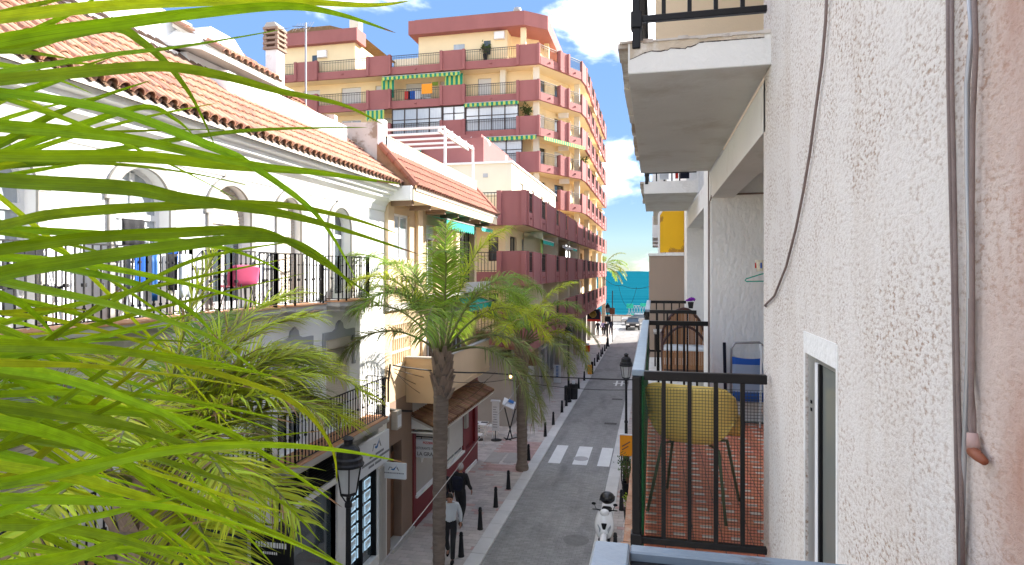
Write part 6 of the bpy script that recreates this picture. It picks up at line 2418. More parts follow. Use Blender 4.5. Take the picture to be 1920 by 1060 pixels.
def shrub(name, label, loc, r, h, mat, n, leaf=0.05, pot=True, potmat='black'):
    t = thing(name, label, 'potted plant', loc)
    x, y, z = loc
    if pot:
        q = MB()
        q.lathe([(0.13, 0), (0.19, 0.5), (0.20, 0.5), (0.20, 0.55), (0.16, 0.55), (0.15, 0.48)], (x, y, z), 14)
        q.build('pot', M[potmat], t)
    st = MB()
    lv_ = MB()
    z0 = z + (0.5 if pot else 0)
    for s_ in range(9):
        a = s_ * 2.4
        top = Vector((x + r * 0.7 * math.cos(a), y + r * 0.7 * math.sin(a), z0 + h * random.uniform(0.6, 1.0)))
        st.tube([(x, y, z0 - 0.05), ((x + top.x) / 2, (y + top.y) / 2, z0 + h * 0.45), top], 0.01, 4)
        for k in range(n // 9):
            f_ = random.uniform(0.35, 1.05)
            c_ = Vector((x, y, z0)).lerp(top, f_) + Vector((random.gauss(0, r * 0.22), random.gauss(0, r * 0.22), random.gauss(0, r * 0.2)))
            d = Vector((random.gauss(0, 1), random.gauss(0, 1), random.gauss(0.3, 0.7))).normalized()
            e_ = d.orthogonal().normalized()
            L_ = leaf * random.uniform(0.7, 1.3)
            lv_.add([c_, c_ + d * L_ * 0.5 + e_ * L_ * 0.25, c_ + d * L_, c_ + d * L_ * 0.5 - e_ * L_ * 0.25], [(0, 1, 2, 3)])
    st.build('stems', M['wood'], t)
    lv_.build('foliage', M[mat], t, recalc=False, kind='stuff')
    return t


shrub('potted_shrub', 'dark green shrub in a tall black pot in front of the orange sign', (-0.82, 20.9, 0.035), 0.32, 1.0, 'leafbush', 700, 0.07)
shrub('potted_plant', 'lime green plant beside the bollard and the scooter', (-0.66, 18.6, 0.035), 0.22, 0.45, 'leaflime', 260, 0.08)

for i, (x, y, z, lab) in enumerate(((-9.6, 47.9, 19.0, 'bushy green plant on the tower corner balcony beside the glazed screen'), (-12.9, 47.9, 24.0, 'small potted plant on the top terrace of the tower'), (-6.2, 56.9, 16.3, 'trailing green plant on the street side of the tower'))):
    shrub('balcony_plant', lab, (x, y, z), 0.42, 0.9, 'leafbush', 220, 0.2, pot=True)
for i, (y, zt, lab) in enumerate(((56.7, 21.7, 'awning shape added for a yellow balcony underside, high on the street side of the tower'), (62.4, 18.95, 'awning shape added for a yellow balcony underside, on the street side of the tower two floors below the top'), (58.4, 16.2, 'awning shape added for a yellow balcony underside, halfway up the street side of the tower'), (66.5, 13.4, 'awning shape added for a yellow balcony underside, low on the street side of the tower'))):
    awning('awning', lab, -6.9, -5.2, y, y + 2.6, zt + 1.2, 0.75, M['cream'], 'x', 0.2, group='yellow underside stand-ins on the street side of the tower')  # awning shapes added in place of the yellow balcony undersides

# overhead cables
def cable(label, pts, r=0.012, sag=0.3, mat='cabledark', n=14, name='overhead_cable'):
    t = thing(name, label, 'cable', pts[0])
    for (a, b_) in zip(pts[:-1], pts[1:]):
        a, b_ = Vector(a), Vector(b_)
        q_ = MB()
        q_.tube([a.lerp(b_, k / n) - Vector((0, 0, sag * 4 * (k / n) * (1 - k / n))) for k in range(n + 1)], r, 5)
        q_.build('cable', M[mat], t)
    return t


cable('thick black cable bundle crossing the street from the beige house to the right', [(-6.72, 15.55, 5.0), (-5.0, 18.2, 4.45), (0.62, 27.0, 2.95)], 0.022, 0.06)
cable('thinner black cable sagging below the main street cable', [(-6.72, 15.6, 4.9), (-4.7, 20.0, 3.95), (0.62, 26.5, 2.75)], 0.010, 0.22)
cable('black cable looping along the beige wall to the restaurant canopy', [(-6.7, 15.6, 4.8), (-6.0, 19.0, 3.9), (-5.8, 23.0, 3.7)], 0.008, 0.25)
cable('slack black cable hanging in front of the beige balcony box', [(-6.7, 15.6, 4.85), (-5.9, 18.0, 3.7), (-5.85, 22.0, 3.6)], 0.006, 0.3)
cable('pale rope stretched low along the pavement past the walking men', [at(690, 1088, 9.0), at(917, 798, 17.0), at(990, 697, 24.0)], 0.009, 0.05, 'greymetal')
cable('thin grey wire across the street palms', [(-6.72, 15.3, 6.6), (-1.0, 24.6, 4.1)], 0.003, 0.1, 'cable')
cable('string of festoon wire across the far end of the street before the sea', [(-5.4, 64, 7.5), (-3.0, 62, 6.1), (0.6, 58, 6.6)], 0.018, 0.5)
cable('lower loop of wire hanging before the sea', [(-3.4, 64, 6.0), (-1.6, 63, 5.9)], 0.014, 2.0)
cable('black cable bracket running down the corner between the white and beige houses', [(-6.74, 15.42, 5.05), (-6.74, 15.3, 4.6), (-6.74, 15.3, 3.9), (-6.72, 16.9, 3.5)], 0.028, 0.02)
for k, (y, z, lab) in enumerate(((14.95, 3.9, 'cream electric meter box at the end of the white house wall'), (15.75, 3.55, 'pale grey electric box at the near edge of the beige wall'))):
    t = thing('meter_box', lab, 'meter box', (-6.75, y, z))
    MB().box(-6.795, -6.62, y - 0.16, y + 0.16, z - 0.28, z + 0.22).build('casing', M['trim'], t, bevel=0.015)
    MB().box(-6.621, -6.612, y - 0.12, y + 0.12, z - 0.22, z + 0.1).build('cover', M['sign'], t)

# far end: pole sign, car, beach frame, beach palm
ps2 = thing('pole_sign', 'tall thin pole carrying brown panels before the sea', 'sign', (-4.2, 67, 0.035))
MB().tube([(-4.2, 67, 0.03), (-4.2, 67, 5.4)], 0.05, 6).build('pole', M['ironbrown'], ps2)
MB().box(-4.5, -3.95, 66.9, 66.94, 2.9, 3.6).build('panel', M['wood'], ps2)


def car(label, loc, heading, mat):
    t = thing('parked_car', label, 'car', loc, 'cars at the sea front')
    t.rotation_euler = (0, 0, heading)

    def put(mb, name, m_, **k):
        o_ = bpy.data.objects.new(name, mb.mesh(name, m_, **k))
        C.objects.link(o_)
        o_.parent = t
        return o_
    q_ = MB()
    low = [(-2.1, 0.35), (-2.08, 0.72), (-1.9, 0.86), (-0.95, 0.95), (1.75, 0.98), (2.0, 0.80), (2.05, 0.35)]
    q_.prism(low, 'y', -0.84, 0.84)
    put(q_, 'body', mat, bevel=0.06)
    q_ = MB()
    a = [(-1.05, 0.95), (-0.35, 1.44), (1.1, 1.46), (1.7, 0.98)]
    v0 = [(x, s_ * (0.78 if z < 1.2 else 0.62), z) for s_ in (-1, 1) for x, z in a]
    q_.add(v0, [(0, 1, 2, 3), (7, 6, 5, 4), (0, 4, 5, 1), (1, 5, 6, 2), (2, 6, 7, 3), (3, 7, 4, 0)])
    put(q_, 'cabin_glass', M['glass'])
    q_ = MB()
    q_.box(-0.38, 1.12, -0.62, 0.62, 1.44, 1.49)
    put(q_, 'roof', mat, bevel=0.02)
    for x in (-1.35, 1.3):
        for s_ in (-1, 1):
            q_ = MB()
            q_.tube([(x, s_ * 0.66, 0.32), (x, s_ * 0.86, 0.32)], 0.32, 16)
            w_ = put(q_, 'wheel', M['rubber'])
            q_ = MB()
            q_.tube([(x, s_ * 0.861, 0.32), (x, s_ * 0.87, 0.32)], 0.19, 12)
            r_ = bpy.data.objects.new('rim', q_.mesh('rim', M['chrome']))
            C.objects.link(r_)
            r_.parent = w_
    for s_ in (-1, 1):
        put(MB().box(-2.12, -2.0, s_ * 0.6 - 0.18, s_ * 0.6 + 0.18, 0.66, 0.80), 'headlight', M['whitemetal'])
    put(MB().box(-2.13, -2.05, -0.5, 0.5, 0.42, 0.60), 'grille', M['black'])
    put(MB().box(-2.14, -2.12, -0.25, 0.25, 0.45, 0.55), 'number_plate', M['sign'])


car('dark car facing up the street at the sea front', (-2.55, 82.5, 0.0), R90, M['charcoal'])
car('silver car parked behind the dark car at the sea front', (-2.2, 89.5, 0.0), 0.0, M['greymetal'])
bf = thing('beach_frame', 'white and teal frame structure on the beach beyond the wall', 'frame', (-2.2, 95.5, 0.1))
q = MB()
for k in range(8):
    x = -3.7 + 0.4 * k
    q.bar((x, 95.4, 1.0), (x + 0.35, 95.4, 2.3), 0.06, 0.06)
    q.bar((x + 0.35, 95.4, 1.0), (x, 95.4, 2.3), 0.06, 0.06)
q.bar((-3.9, 95.4, 1.0), (-0.5, 95.4, 1.0), 0.08, 0.08)
q.bar((-3.9, 95.4, 2.3), (-0.5, 95.4, 2.3), 0.08, 0.08)
q.bar((-3.7, 95.4, 0.1), (-3.7, 95.4, 1.0), 0.08, 0.08)
q.bar((-0.7, 95.4, 0.1), (-0.7, 95.4, 1.0), 0.08, 0.08)
q.build('lattice', M['greymetal'], bf)
q = MB()
q.box(-3.9, -2.9, 95.3, 95.36, 1.9, 2.6)
q.box(-1.9, -0.9, 95.3, 95.36, 2.2, 2.7)
q.box(-3.2, -2.4, 95.3, 95.36, 0.5, 1.1)
q.build('teal_panel', M['turq'], bf)
gr = thing('guard_rail', 'low dark guard rail along the sea front behind the cars', 'rail', (-4, 91, 0))
q = MB()
q.bar((-9, 91.5, 1.05), (1.5, 91.5, 1.05), 0.07, 0.07)
for k in range(8):
    q.bar((-9 + 1.5 * k, 91.5, 0), (-9 + 1.5 * k, 91.5, 1.05), 0.06, 0.06)
q.build('rail', M['ironbrown'], gr)

# ================================================================== PALMS
def frond(az, el, L, droop, nleaf, llen, lw, rng, vdrop=0.5, mid=0.24, dry=0.05):
    nleaf = int(nleaf)
    """pinnate frond as a mesh builder about the origin: mat 0 rachis, 1 leaflets, 2 dry leaflets"""
    mb = MB()
    d = Vector((math.cos(az) * math.cos(el), math.sin(az) * math.cos(el), math.sin(el)))
    p = Vector((0, 0, 0))
    n = 16
    pts, tans = [p.copy()], [d.copy()]
    side_bend = rng.uniform(-0.25, 0.25)
    for i in range(n):
        ds = L / n
        p = p + d * ds
        f = (i + 1) / n
        d = (d + Vector((0, 0, -droop * ds * (0.5 + 1.3 * f))) + d.cross(Vector((0, 0, 1))) * side_bend * ds * 0.5).normalized()
        pts.append(p.copy())
        tans.append(d.copy())
    mb.mat(0).tube(pts, [0.028 * (1 - 0.85 * i / n) + 0.003 for i in range(n + 1)], 5)
    for k in range(nleaf):
        t = mid + (1 - mid) * (k + rng.random() * 0.8) / nleaf
        i = min(int(t * n), n - 1)
        f = t * n - i
        q = pts[i].lerp(pts[i + 1], f)
        T = tans[i].lerp(tans[i + 1], f).normalized()
        s_ = T.cross(Vector((0, 0, 1)))
        s_ = s_.normalized() if s_.length > 0.05 else Vector((math.sin(az), -math.cos(az), 0))
        U = s_.cross(T).normalized()
        tt = (t - mid) / (1 - mid)
        ll = llen * (0.45 + 0.75 * math.sin(math.pi * min(1, 0.12 + tt * 0.86)) ** 0.8) * rng.uniform(0.8, 1.15)
        for sg in (-1, 1):
            if rng.random() < 0.06:
                continue
            fwd = 0.45 + 0.7 * tt
            dv = (s_ * sg + T * (fwd + rng.uniform(-0.15, 0.15)) + U * rng.uniform(-0.25, 0.55)).normalized()
            w = lw * rng.uniform(0.7, 1.2)
            mb.mat(2 if rng.random() < dry else 1)
            a = q.copy()
            seg = 4
            row = []
            wd = dv.cross(U)
            wd = wd.normalized() if wd.length > 0.05 else T
            wd = (wd + U * rng.uniform(-0.5, 0.5)).normalized()
            for j in range(seg + 1):
                g = j / seg
                ww = w * (0.55 + 0.45 * math.sin(math.pi * min(1, g + 0.25))) if g < 1 else 0.0015
                row += [a - wd * ww / 2, a + wd * ww / 2]
                a = a + dv * (ll / seg)
                dv = (dv + Vector((0, 0, -vdrop * rng.uniform(0.6, 1.4)))).normalized() if j > 0 else dv
            mb.add(row, [(2 * j, 2 * j + 1, 2 * j + 3, 2 * j + 2) for j in range(seg)])
    return mb


def palm(label, base, crown_z, r0, r1, fronds, seed, mats, lean=(0, 0), llen=0.42, lw=0.024, nleaf=75, name='palm_tree', boots=True, group='street palms', vdrop=0.5, mid=0.24, scale=1.0, dry=0.05):
    rng = random.Random(seed)
    t = thing(name, label, 'palm tree', base, group)
    bx, by, bz = base
    q = MB()
    n = int((crown_z - bz) / 0.10)
    prof = []
    vs, fs = [], []
    K = 14
    for i in range(n + 1):
        f = i / n
        r = r0 + (r1 - r0) * f
        r *= 1 + (0.05 if i % 2 else -0.02) + rng.uniform(-0.02, 0.02)
        if f < 0.05:
            r *= 1.25
        for k in range(K):
            a = 2 * math.pi * k / K
            vs.append((bx + lean[0] * f * f + r * math.cos(a), by + lean[1] * f * f + r * math.sin(a), bz + (crown_z - bz) * f))
    fs = [(i * K + k, i * K + (k + 1) % K, (i + 1) * K + (k + 1) % K, (i + 1) * K + k) for i in range(n) for k in range(K)]
    fs.append(tuple(range(n * K, (n + 1) * K)))
    q.add(vs, fs)
    q.build('trunk', M['bark'], t, smooth=True)
    cx, cy = bx + lean[0], by + lean[1]
    if boots:
        q = MB()
        for k in range(34):
            a = k * 2.4
            z = crown_z - 0.95 + 1.1 * k / 34
            rr = r1 * 1.0
            c = Vector((cx + rr * math.cos(a), cy + rr * math.sin(a), z))
            o_ = Vector((math.cos(a), math.sin(a), 0))
            sd = Vector((-math.sin(a), math.cos(a), 0))
            h = rng.uniform(0.22, 0.42)
            w_ = rng.uniform(0.07, 0.11)
            tip = c + o_ * rng.uniform(0.05, 0.13) + Vector((0, 0, h))
            q.add([c - sd * w_, c + sd * w_, tip + sd * w_ * 0.45, tip - sd * w_ * 0.45, c - o_ * 0.06 - sd * w_, c - o_ * 0.06 + sd * w_, tip - o_ * 0.05 + sd * w_ * 0.4, tip - o_ * 0.05 - sd * w_ * 0.4],
                  [(0, 1, 2, 3), (7, 6, 5, 4), (0, 4, 5, 1), (1, 5, 6, 2), (2, 6, 7, 3), (3, 7, 4, 0)])
        q.build('leaf_bases', M['barkshaft'], t)
    for i, fr_ in enumerate(fronds):
        az, el, L, dr = fr_[:4]
        m_ = mats[fr_[4]] if len(fr_) > 4 else mats[i % len(mats)]
        nl = fr_[5] if len(fr_) > 5 else nleaf
        mb = frond(math.radians(az), math.radians(el), L * scale, dr / scale, nl, llen * rng.uniform(0.9, 1.1), lw, rng, vdrop, mid, dry)
        o_ = bpy.data.objects.new('frond', mb.mesh('frond', [M['rachis'], M[m_], M['fronddry']], recalc=False))
        C.objects.link(o_)
        o_.parent = t
        a = math.radians(az)
        o_.location = (cx - bx + 0.08 * math.cos(a), cy - by + 0.08 * math.sin(a), crown_z - bz + 0.05 + 0.12 * math.sin(math.radians(el)))
    return t


MT = ['frond', 'frondyel', 'frondgrey']
# az: 13 = picture right, 193 = left, 103 = away, -77 = towards the camera
palm('street palm with a shaggy trunk in front of the restaurant sign', (-4.90, 14.0, 0.03), 5.45, 0.135, 0.185,
     [(192, 58, 2.7, 0.95, 2), (205, 40, 2.3, 0.9, 2), (180, 66, 2.6, 0.85, 0), (100, 84, 2.5, 0.5, 0), (-60, 78, 2.5, 0.8, 0), (20, 70, 2.7, 0.85, 0),
      (150, 74, 2.5, 0.75, 0), (50, 66, 2.6, 0.9, 0), (8, 36, 2.6, 1.0, 2), (-10, 24, 2.5, 1.1, 2), (16, 20, 2.6, 1.0, 2), (-75, 62, 2.4, 1.0, 0), (-110, 66, 2.5, 0.9, 0),
      (100, 50, 2.4, 0.9, 0), (230, 70, 2.5, 0.8, 1), (5, 80, 2.7, 0.65, 1), (200, 74, 2.7, 0.7, 0), (30, 55, 2.6, 0.9, 1)], 3, MT, (0.05, 0.1), 0.66, 0.021, 120, mid=0.32, scale=1.24)
palm('second street palm beside the zebra crossing', (-4.80, 23.1, 0.03), 4.55, 0.19, 0.22,
     [(13, 40, 2.9, 0.8, 1), (5, 58, 2.9, 0.75, 1), (22, 72, 3.1, 0.5, 1), (40, 55, 2.8, 0.7, 0), (193, 60, 2.8, 0.85, 1), (185, 74, 2.8, 0.7, 1), (100, 72, 2.9, 0.6, 0), (-77, 64, 2.7, 0.8, 0),
      (160, 50, 2.6, 0.9, 2), (-20, 34, 2.6, 1.0, 2), (200, 40, 2.4, 1.0, 2), (10, 48, 3.2, 0.65, 2), (-50, 70, 2.7, 0.8, 1), (130, 78, 2.8, 0.6, 0), (18, 30, 3.1, 0.75, 2), (0, 68, 2.9, 0.7, 0), (210, 64, 2.8, 0.8, 0), (-100, 58, 2.6, 0.9, 1), (150, 66, 2.7, 0.7, 1)], 8, MT, (-0.02, 0.0), 0.60, 0.025, 95, mid=0.28, scale=1.05, vdrop=0.42)
palm('near street palm with yellow green fronds filling the lower left of the picture', (-4.95, 5.1, 0.03), 5.25, 0.18, 0.22,
     [(35, 62, 2.1, 0.65, 1), (55, 58, 2.2, 0.65, 2), (20, 60, 2.0, 0.7, 1), (70, 62, 2.4, 0.7, 1), (48, 72, 2.5, 0.6, 1), (100, 70, 2.5, 0.7, 0), (140, 60, 2.4, 0.7, 1), (0, 58, 2.1, 0.8, 1),
      (-30, 50, 2.2, 0.9, 1), (82, 50, 2.6, 0.7, 2), (170, 50, 2.3, 0.8, 1), (40, 82, 2.4, 0.45, 1), (200, 60, 2.2, 0.8, 0), (92, 40, 2.5, 0.75, 2), (66, 56, 2.7, 0.65, 1), (-70, 40, 2.2, 0.9, 1), (64, 50, 2.9, 0.6, 1), (76, 44, 2.8, 0.65, 2), (25, 70, 2.4, 0.65, 1),
      (-10, 36, 2.0, 0.8, 1), (-25, 20, 1.9, 0.8, 1), (-45, 60, 2.2, 0.8, 1), (120, 40, 2.3, 0.8, 1), (60, 38, 2.6, 0.55, 1)], 5, MT, (0.1, 0.1), 0.52, 0.022, 110, vdrop=0.22, mid=0.2, dry=0.08)
palm('tall date palm at the sea front behind the tower', (-6.1, 80.0, 0.03), 7.9, 0.25, 0.25,
     [(az, el, 3.4, 0.45, i % 2) for i, (az, el) in enumerate([(0, 60), (20, 40), (10, 15), (-10, 5), (40, 25), (-40, 40), (180, 40), (90, 50), (270, 50), (135, 30), (225, 30), (60, 0), (-25, -8), (5, 30)])], 9, ['frondgrey', 'frond'], (0, 0), 0.45, 0.06, 55, boots=False, group=None)

# the palm beside the camera: long strap leaflets reach across the left of the view
rng = random.Random(4)
np_ = thing('palm_tree', 'close palm whose long strap leaflets sweep across the left of the picture', 'palm tree', (-1.42, -0.1, 0.03))
q = MB()
for k in range(1):
    q.tube([(-1.42, -0.1, 0.03), (-1.44, -0.08, 2.0), (-1.48, -0.05, 4.2), (-1.50, 0.0, 6.0)], [0.17, 0.14, 0.12, 0.12], 12)
q.build('trunk', M['bark'], np_, smooth=True)
BL = [
    # depth, width, control points (reference pixels), runs right from the rachis outside the frame
    (1.05, .034, [(-200, 60), (0, 34), (141, 17), (290, 6), (520, 2), (690, 10), (768, 2)]),
    (1.00, .036, [(-200, 130), (0, 76), (226, 43), (400, 22), (540, 12), (640, 28), (742, 62)]),
    (1.10, .030, [(-200, 60), (0, 92), (120, 66), (215, 52), (265, 78), (311, 118), (345, 160), (372, 205), (408, 285)]),
    (1.08, .030, [(-200, 165), (0, 136), (198, 103), (311, 90), (430, 72), (546, 52)]),
    (0.98, .036, [(-200, 168), (0, 150), (198, 131), (311, 125), (425, 144), (520, 170), (640, 196), (717, 233)]),
    (1.12, .028, [(-200, 230), (0, 182), (99, 154), (204, 112)]),
    (1.20, .028, [(-200, 360), (0, 270), (85, 223), (180, 185), (283, 151)]),
    (0.98, .034, [(-200, 215), (0, 236), (127, 247), (255, 263), (425, 300), (560, 320), (748, 346)]),
    (1.02, .036, [(-200, 270), (0, 291), (255, 294), (420, 310), (560, 320), (660, 332), (752, 345)]),
    (1.25, .030, [(-200, 380), (20, 282), (136, 240), (269, 201), (330, 225), (364, 255)]),
    (1.15, .028, [(-200, 330), (100, 300), (200, 283), (396, 252), (520, 242), (690, 239)]),
    (0.96, .038, [(-200, 318), (0, 338), (238, 353), (340, 372), (520, 399), (640, 430), (785, 477)]),
    (1.04, .034, [(-200, 460), (0, 423), (102, 402), (272, 389), (500, 383), (640, 405), (742, 437)]),
    (1.22, .030, [(-200, 400), (0, 333), (200, 300)]),
    (1.00, .034, [(-200, 500), (0, 468), (170, 446), (340, 436), (459, 432), (520, 444), (600, 490), (702, 558)]),
    (0.95, .040, [(-200, 570), (0, 514), (136, 490), (340, 460), (480, 447), (560, 458), (625, 500), (668, 548)]),
    (0.97, .036, [(-200, 470), (7, 528), (170, 562), (306, 599), (408, 640), (500, 712)]),
    (1.15, .030, [(-200, 440), (112, 501), (272, 538), (357, 583), (412, 640)]),
    (1.20, .030, [(-200, 880), (-20, 740), (85, 637), (204, 569), (340, 497), (442, 470), (560, 452)]),
    (1.10, .026, [(-200, 420), (200, 440), (391, 460), (480, 485), (537, 515)]),
    (1.18, .026, [(-200, 600), (0, 586), (102, 579), (172, 583)]),
    (1.22, .026, [(-200, 760), (0, 690), (146, 640), (272, 610), (410, 578)]),
    (1.06, .028, [(-200, 150), (180, 200), (409, 280), (470, 310), (572, 382), (623, 443), (670, 528)]),
    (1.05, .026, [(-200, 480), (0, 552), (61, 586), (112, 642)]),
    (0.98, .036, [(-200, 640), (0, 648), (195, 656), (347, 678), (490, 702)]),
    (0.94, .036, [(-200, 670), (0, 680), (174, 687), (340, 706), (486, 730)]),
    (1.00, .036, [(-200, 660), (0, 687), (130, 713), (304, 774), (372, 812)]),
    (0.97, .036, [(-200, 735), (0, 761), (217, 795), (347, 834), (488, 890)]),
    (0.92, .036, [(-200, 760), (0, 791), (108, 817), (217, 860), (347, 939), (490, 1018)]),
    (0.90, .034, [(-200, 930), (0, 908), (130, 882), (304, 847), (480, 834), (640, 845), (762, 868)]),
    (0.96, .036, [(-200, 840), (0, 873), (130, 895), (260, 930), (390, 969), (486, 993)]),
    (0.90, .036, [(-200, 920), (0, 934), (174, 939), (347, 956), (450, 985), (560, 1025), (650, 1070)]),
    (0.95, .034, [(-200, 1080), (0, 1034), (87, 990), (217, 960), (347, 930)]),
    (0.93, .034, [(-200, 1130), (87, 1062), (260, 1004), (386, 977)]),
    (1.10, .030, [(-200, 815), (0, 813), (217, 817)]),
    (1.15, .028, [(-200, 860), (-60, 740), (35, 665), (165, 596)]),
    (1.12, .030, [(-200, 720), (0, 680), (139, 643), (280, 612)]),
    (1.02, .032, [(-200, 700), (100, 800), (300, 905), (480, 985), (600, 1040), (690, 1085)]),
    (0.98, .030, [(-200, 690), (150, 720), (330, 800), (450, 900), (540, 985), (640, 1060)]),
    (1.05, .028, [(-200, 760), (200, 770), (400, 800), (520, 868), (642, 952)]),
    (1.08, .028, [(-200, 640), (220, 660), (470, 720), (570, 770), (622, 840), (632, 905)]),
    (0.94, .034, [(-200, 1010), (0, 985), (180, 1000), (330, 1045), (400, 1085)]),
    (0.96, .034, [(-200, 830), (0, 850), (160, 905), (300, 985), (400, 1075)]),
    (1.00, .032, [(-200, 1000), (0, 960), (160, 890), (300, 825), (420, 770)]),
    (1.03, .030, [(-200, 900), (0, 840), (150, 790), (290, 720), (380, 690)]),
    (1.00, .034, [(-200, 900), (0, 905), (190, 870), (330, 900), (455, 940), (540, 962)]),
    (1.03, .032, [(-200, 560), (0, 612), (150, 690), (290, 800), (400, 930), (520, 1070)]),
    (0.99, .032, [(-200, 1050), (0, 1060), (180, 1035), (330, 1030), (470, 1060)]),
    (1.07, .030, [(-200, 780), (80, 830), (250, 850), (400, 895), (525, 940), (600, 1015)]),
    (1.16, .026, [(-200, 650), (60, 720), (200, 760), (330, 770), (440, 755)]),
    (1.12, .026, [(-200, 990), (40, 880), (170, 760), (260, 690), (300, 640)]),
    (1.20, .026, [(-200, 200), (-60, 120), (60, 60), (150, 15), (200, -20)]),
]


def catmull(ps, n=6):
    out = []
    for i in range(len(ps) - 1):
        p0, p1, p2, p3 = ps[max(i - 1, 0)], ps[i], ps[i + 1], ps[min(i + 2, len(ps) - 1)]
        for k in range(n):
            t = k / n
            out.append(0.5 * ((2 * p1) + (p2 - p0) * t + (2 * p0 - 5 * p1 + 4 * p2 - p3) * t * t + (3 * p1 - p0 - 3 * p2 + p3) * t ** 3))
    out.append(ps[-1])
    return out


def strap_mat(name, col, tcol):
    """long leaf: lengthwise veins and a paler midrib from the leaf's own (u across, v along) map"""
    m = bpy.data.materials.new(name)
    m.use_nodes = True
    t = m.node_tree
    p = t.nodes['Principled BSDF']
    out = t.nodes['Material Output']
    p.inputs['Roughness'].default_value = 0.45
    p.inputs['Specular IOR Level'].default_value = 0.13
    uv = _n(t, 'ShaderNodeUVMap')
    mpn = _n(t, 'ShaderNodeMapping')
    mpn.inputs['Scale'].default_value = (26, 2.2, 1)
    t.links.new(uv.outputs[0], mpn.inputs[0])
    oi = _n(t, 'ShaderNodeObjectInfo')
    no = _n(t, 'ShaderNodeTexNoise')
    no.noise_dimensions = '4D'
    no.inputs['Scale'].default_value = 1.0
    no.inputs['Detail'].default_value = 4
    t.links.new(mpn.outputs[0], no.inputs['Vector'])
    t.links.new(oi.outputs['Random'], no.inputs['W'])
    n2 = _n(t, 'ShaderNodeTexNoise')
    n2.noise_dimensions = '4D'
    mp2 = _n(t, 'ShaderNodeMapping')
    mp2.inputs['Scale'].default_value = (1.2, 7, 1)
    t.links.new(uv.outputs[0], mp2.inputs[0])
    n2.inputs['Scale'].default_value = 1.0
    t.links.new(mp2.outputs[0], n2.inputs['Vector'])
    t.links.new(oi.outputs['Random'], n2.inputs['W'])

    def rng_(src, a, b_, c, d):
        r = _n(t, 'ShaderNodeMapRange')
        for k, v in zip(('From Min', 'From Max', 'To Min', 'To Max'), (a, b_, c, d)):
            r.inputs[k].default_value = v
        t.links.new(src, r.inputs['Value'])
        return r.outputs['Result']
    v1 = rng_(no.outputs['Fac'], 0.3, 0.7, 0.74, 1.28)
    v2 = rng_(n2.outputs['Fac'], 0.3, 0.7, 0.78, 1.22)
    v3 = rng_(oi.outputs['Random'], 0, 1, 0.62, 1.3)
    m1 = _n(t, 'ShaderNodeMath', operation='MULTIPLY')
    t.links.new(v1, m1.inputs[0])
    t.links.new(v2, m1.inputs[1])
    m2 = _n(t, 'ShaderNodeMath', operation='MULTIPLY')
    t.links.new(m1.outputs[0], m2.inputs[0])
    t.links.new(v3, m2.inputs[1])
    hs = _n(t, 'ShaderNodeHueSaturation')
    hs.inputs['Color'].default_value = (*col, 1)
    t.links.new(m2.outputs[0], hs.inputs['Value'])
    t.links.new(rng_(oi.outputs['Random'], 0, 1, 0.485, 0.515), hs.inputs['Hue'])
    t.links.new(hs.outputs[0], p.inputs['Base Color'])
    bp = _n(t, 'ShaderNodeBump')
    bp.inputs['Strength'].default_value = 0.35
    bp.inputs['Distance'].default_value = 0.002
    t.links.new(no.outputs['Fac'], bp.inputs['Height'])
    t.links.new(bp.outputs[0], p.inputs['Normal'])
    tr = _n(t, 'ShaderNodeBsdfTranslucent')
    h2 = _n(t, 'ShaderNodeHueSaturation')
    h2.inputs['Color'].default_value = (*tcol, 1)
    t.links.new(m2.outputs[0], h2.inputs['Value'])
    t.links.new(h2.outputs[0], tr.inputs['Color'])
    ms = _n(t, 'ShaderNodeMixShader')
    ms.inputs['Fac'].default_value = 0.35
    t.links.new(p.outputs[0], ms.inputs[1])
    t.links.new(tr.outputs[0], ms.inputs[2])
    t.links.new(ms.outputs[0], out.inputs['Surface'])
    return m


leafm = [strap_mat('strap_leaf_deep_green', (0.155, 0.30, 0.005), (0.36, 0.55, 0.008)),
         strap_mat('strap_leaf_bright_green', (0.19, 0.325, 0.006), (0.42, 0.58, 0.01)),
         strap_mat('strap_leaf_yellow_green', (0.30, 0.385, 0.008), (0.58, 0.64, 0.012))]
tipm = pm('dry_leaf_tip', (0.30, 0.19, 0.10), 0.8, 0.2, 30, transl=0.2)
rx_ = random.Random(31)
for k in range(64):          # thinner, straighter leaflets between the broad ones
    v0 = rx_.uniform(560, 1080) if k % 4 else rx_.uniform(20, 560)
    u1 = rx_.uniform(150, 620) if v0 > 560 else rx_.uniform(120, 520)
    sl = rx_.gauss(0.05, 0.28)
    cv = rx_.uniform(0.02, 0.22)
    BL.append((rx_.uniform(1.05, 1.5), rx_.uniform(.017, .026), [(-200, v0 - 200 * sl), (0, v0), (u1 * 0.35, v0 + u1 * (0.35 * sl + 0.12 * cv)), (u1 * 0.7, v0 + u1 * (0.7 * sl + 0.5 * cv)), (u1, v0 + u1 * (sl + cv))]))
fronds_ = []
for i in range(3):
    q = MB()
    D0 = (1.12, 1.02, 1.10)[i]
    pts = [Vector((-1.50, 0.0, 5.95))] + [at(u, v, D0) for (u, v) in (((-420, 1250), (-270, 1000), (-215, 850), (-205, 700)), ((-400, 1180), (-250, 800), (-205, 560), (-200, 400)), ((-380, 1050), (-235, 600), (-200, 250), (-200, 20)))[i]]
    q.tube(catmull(pts, 5), 0.010, 7)
    o_ = q.build('frond', M['rachis'], np_, smooth=True)
    fronds_.append(o_)
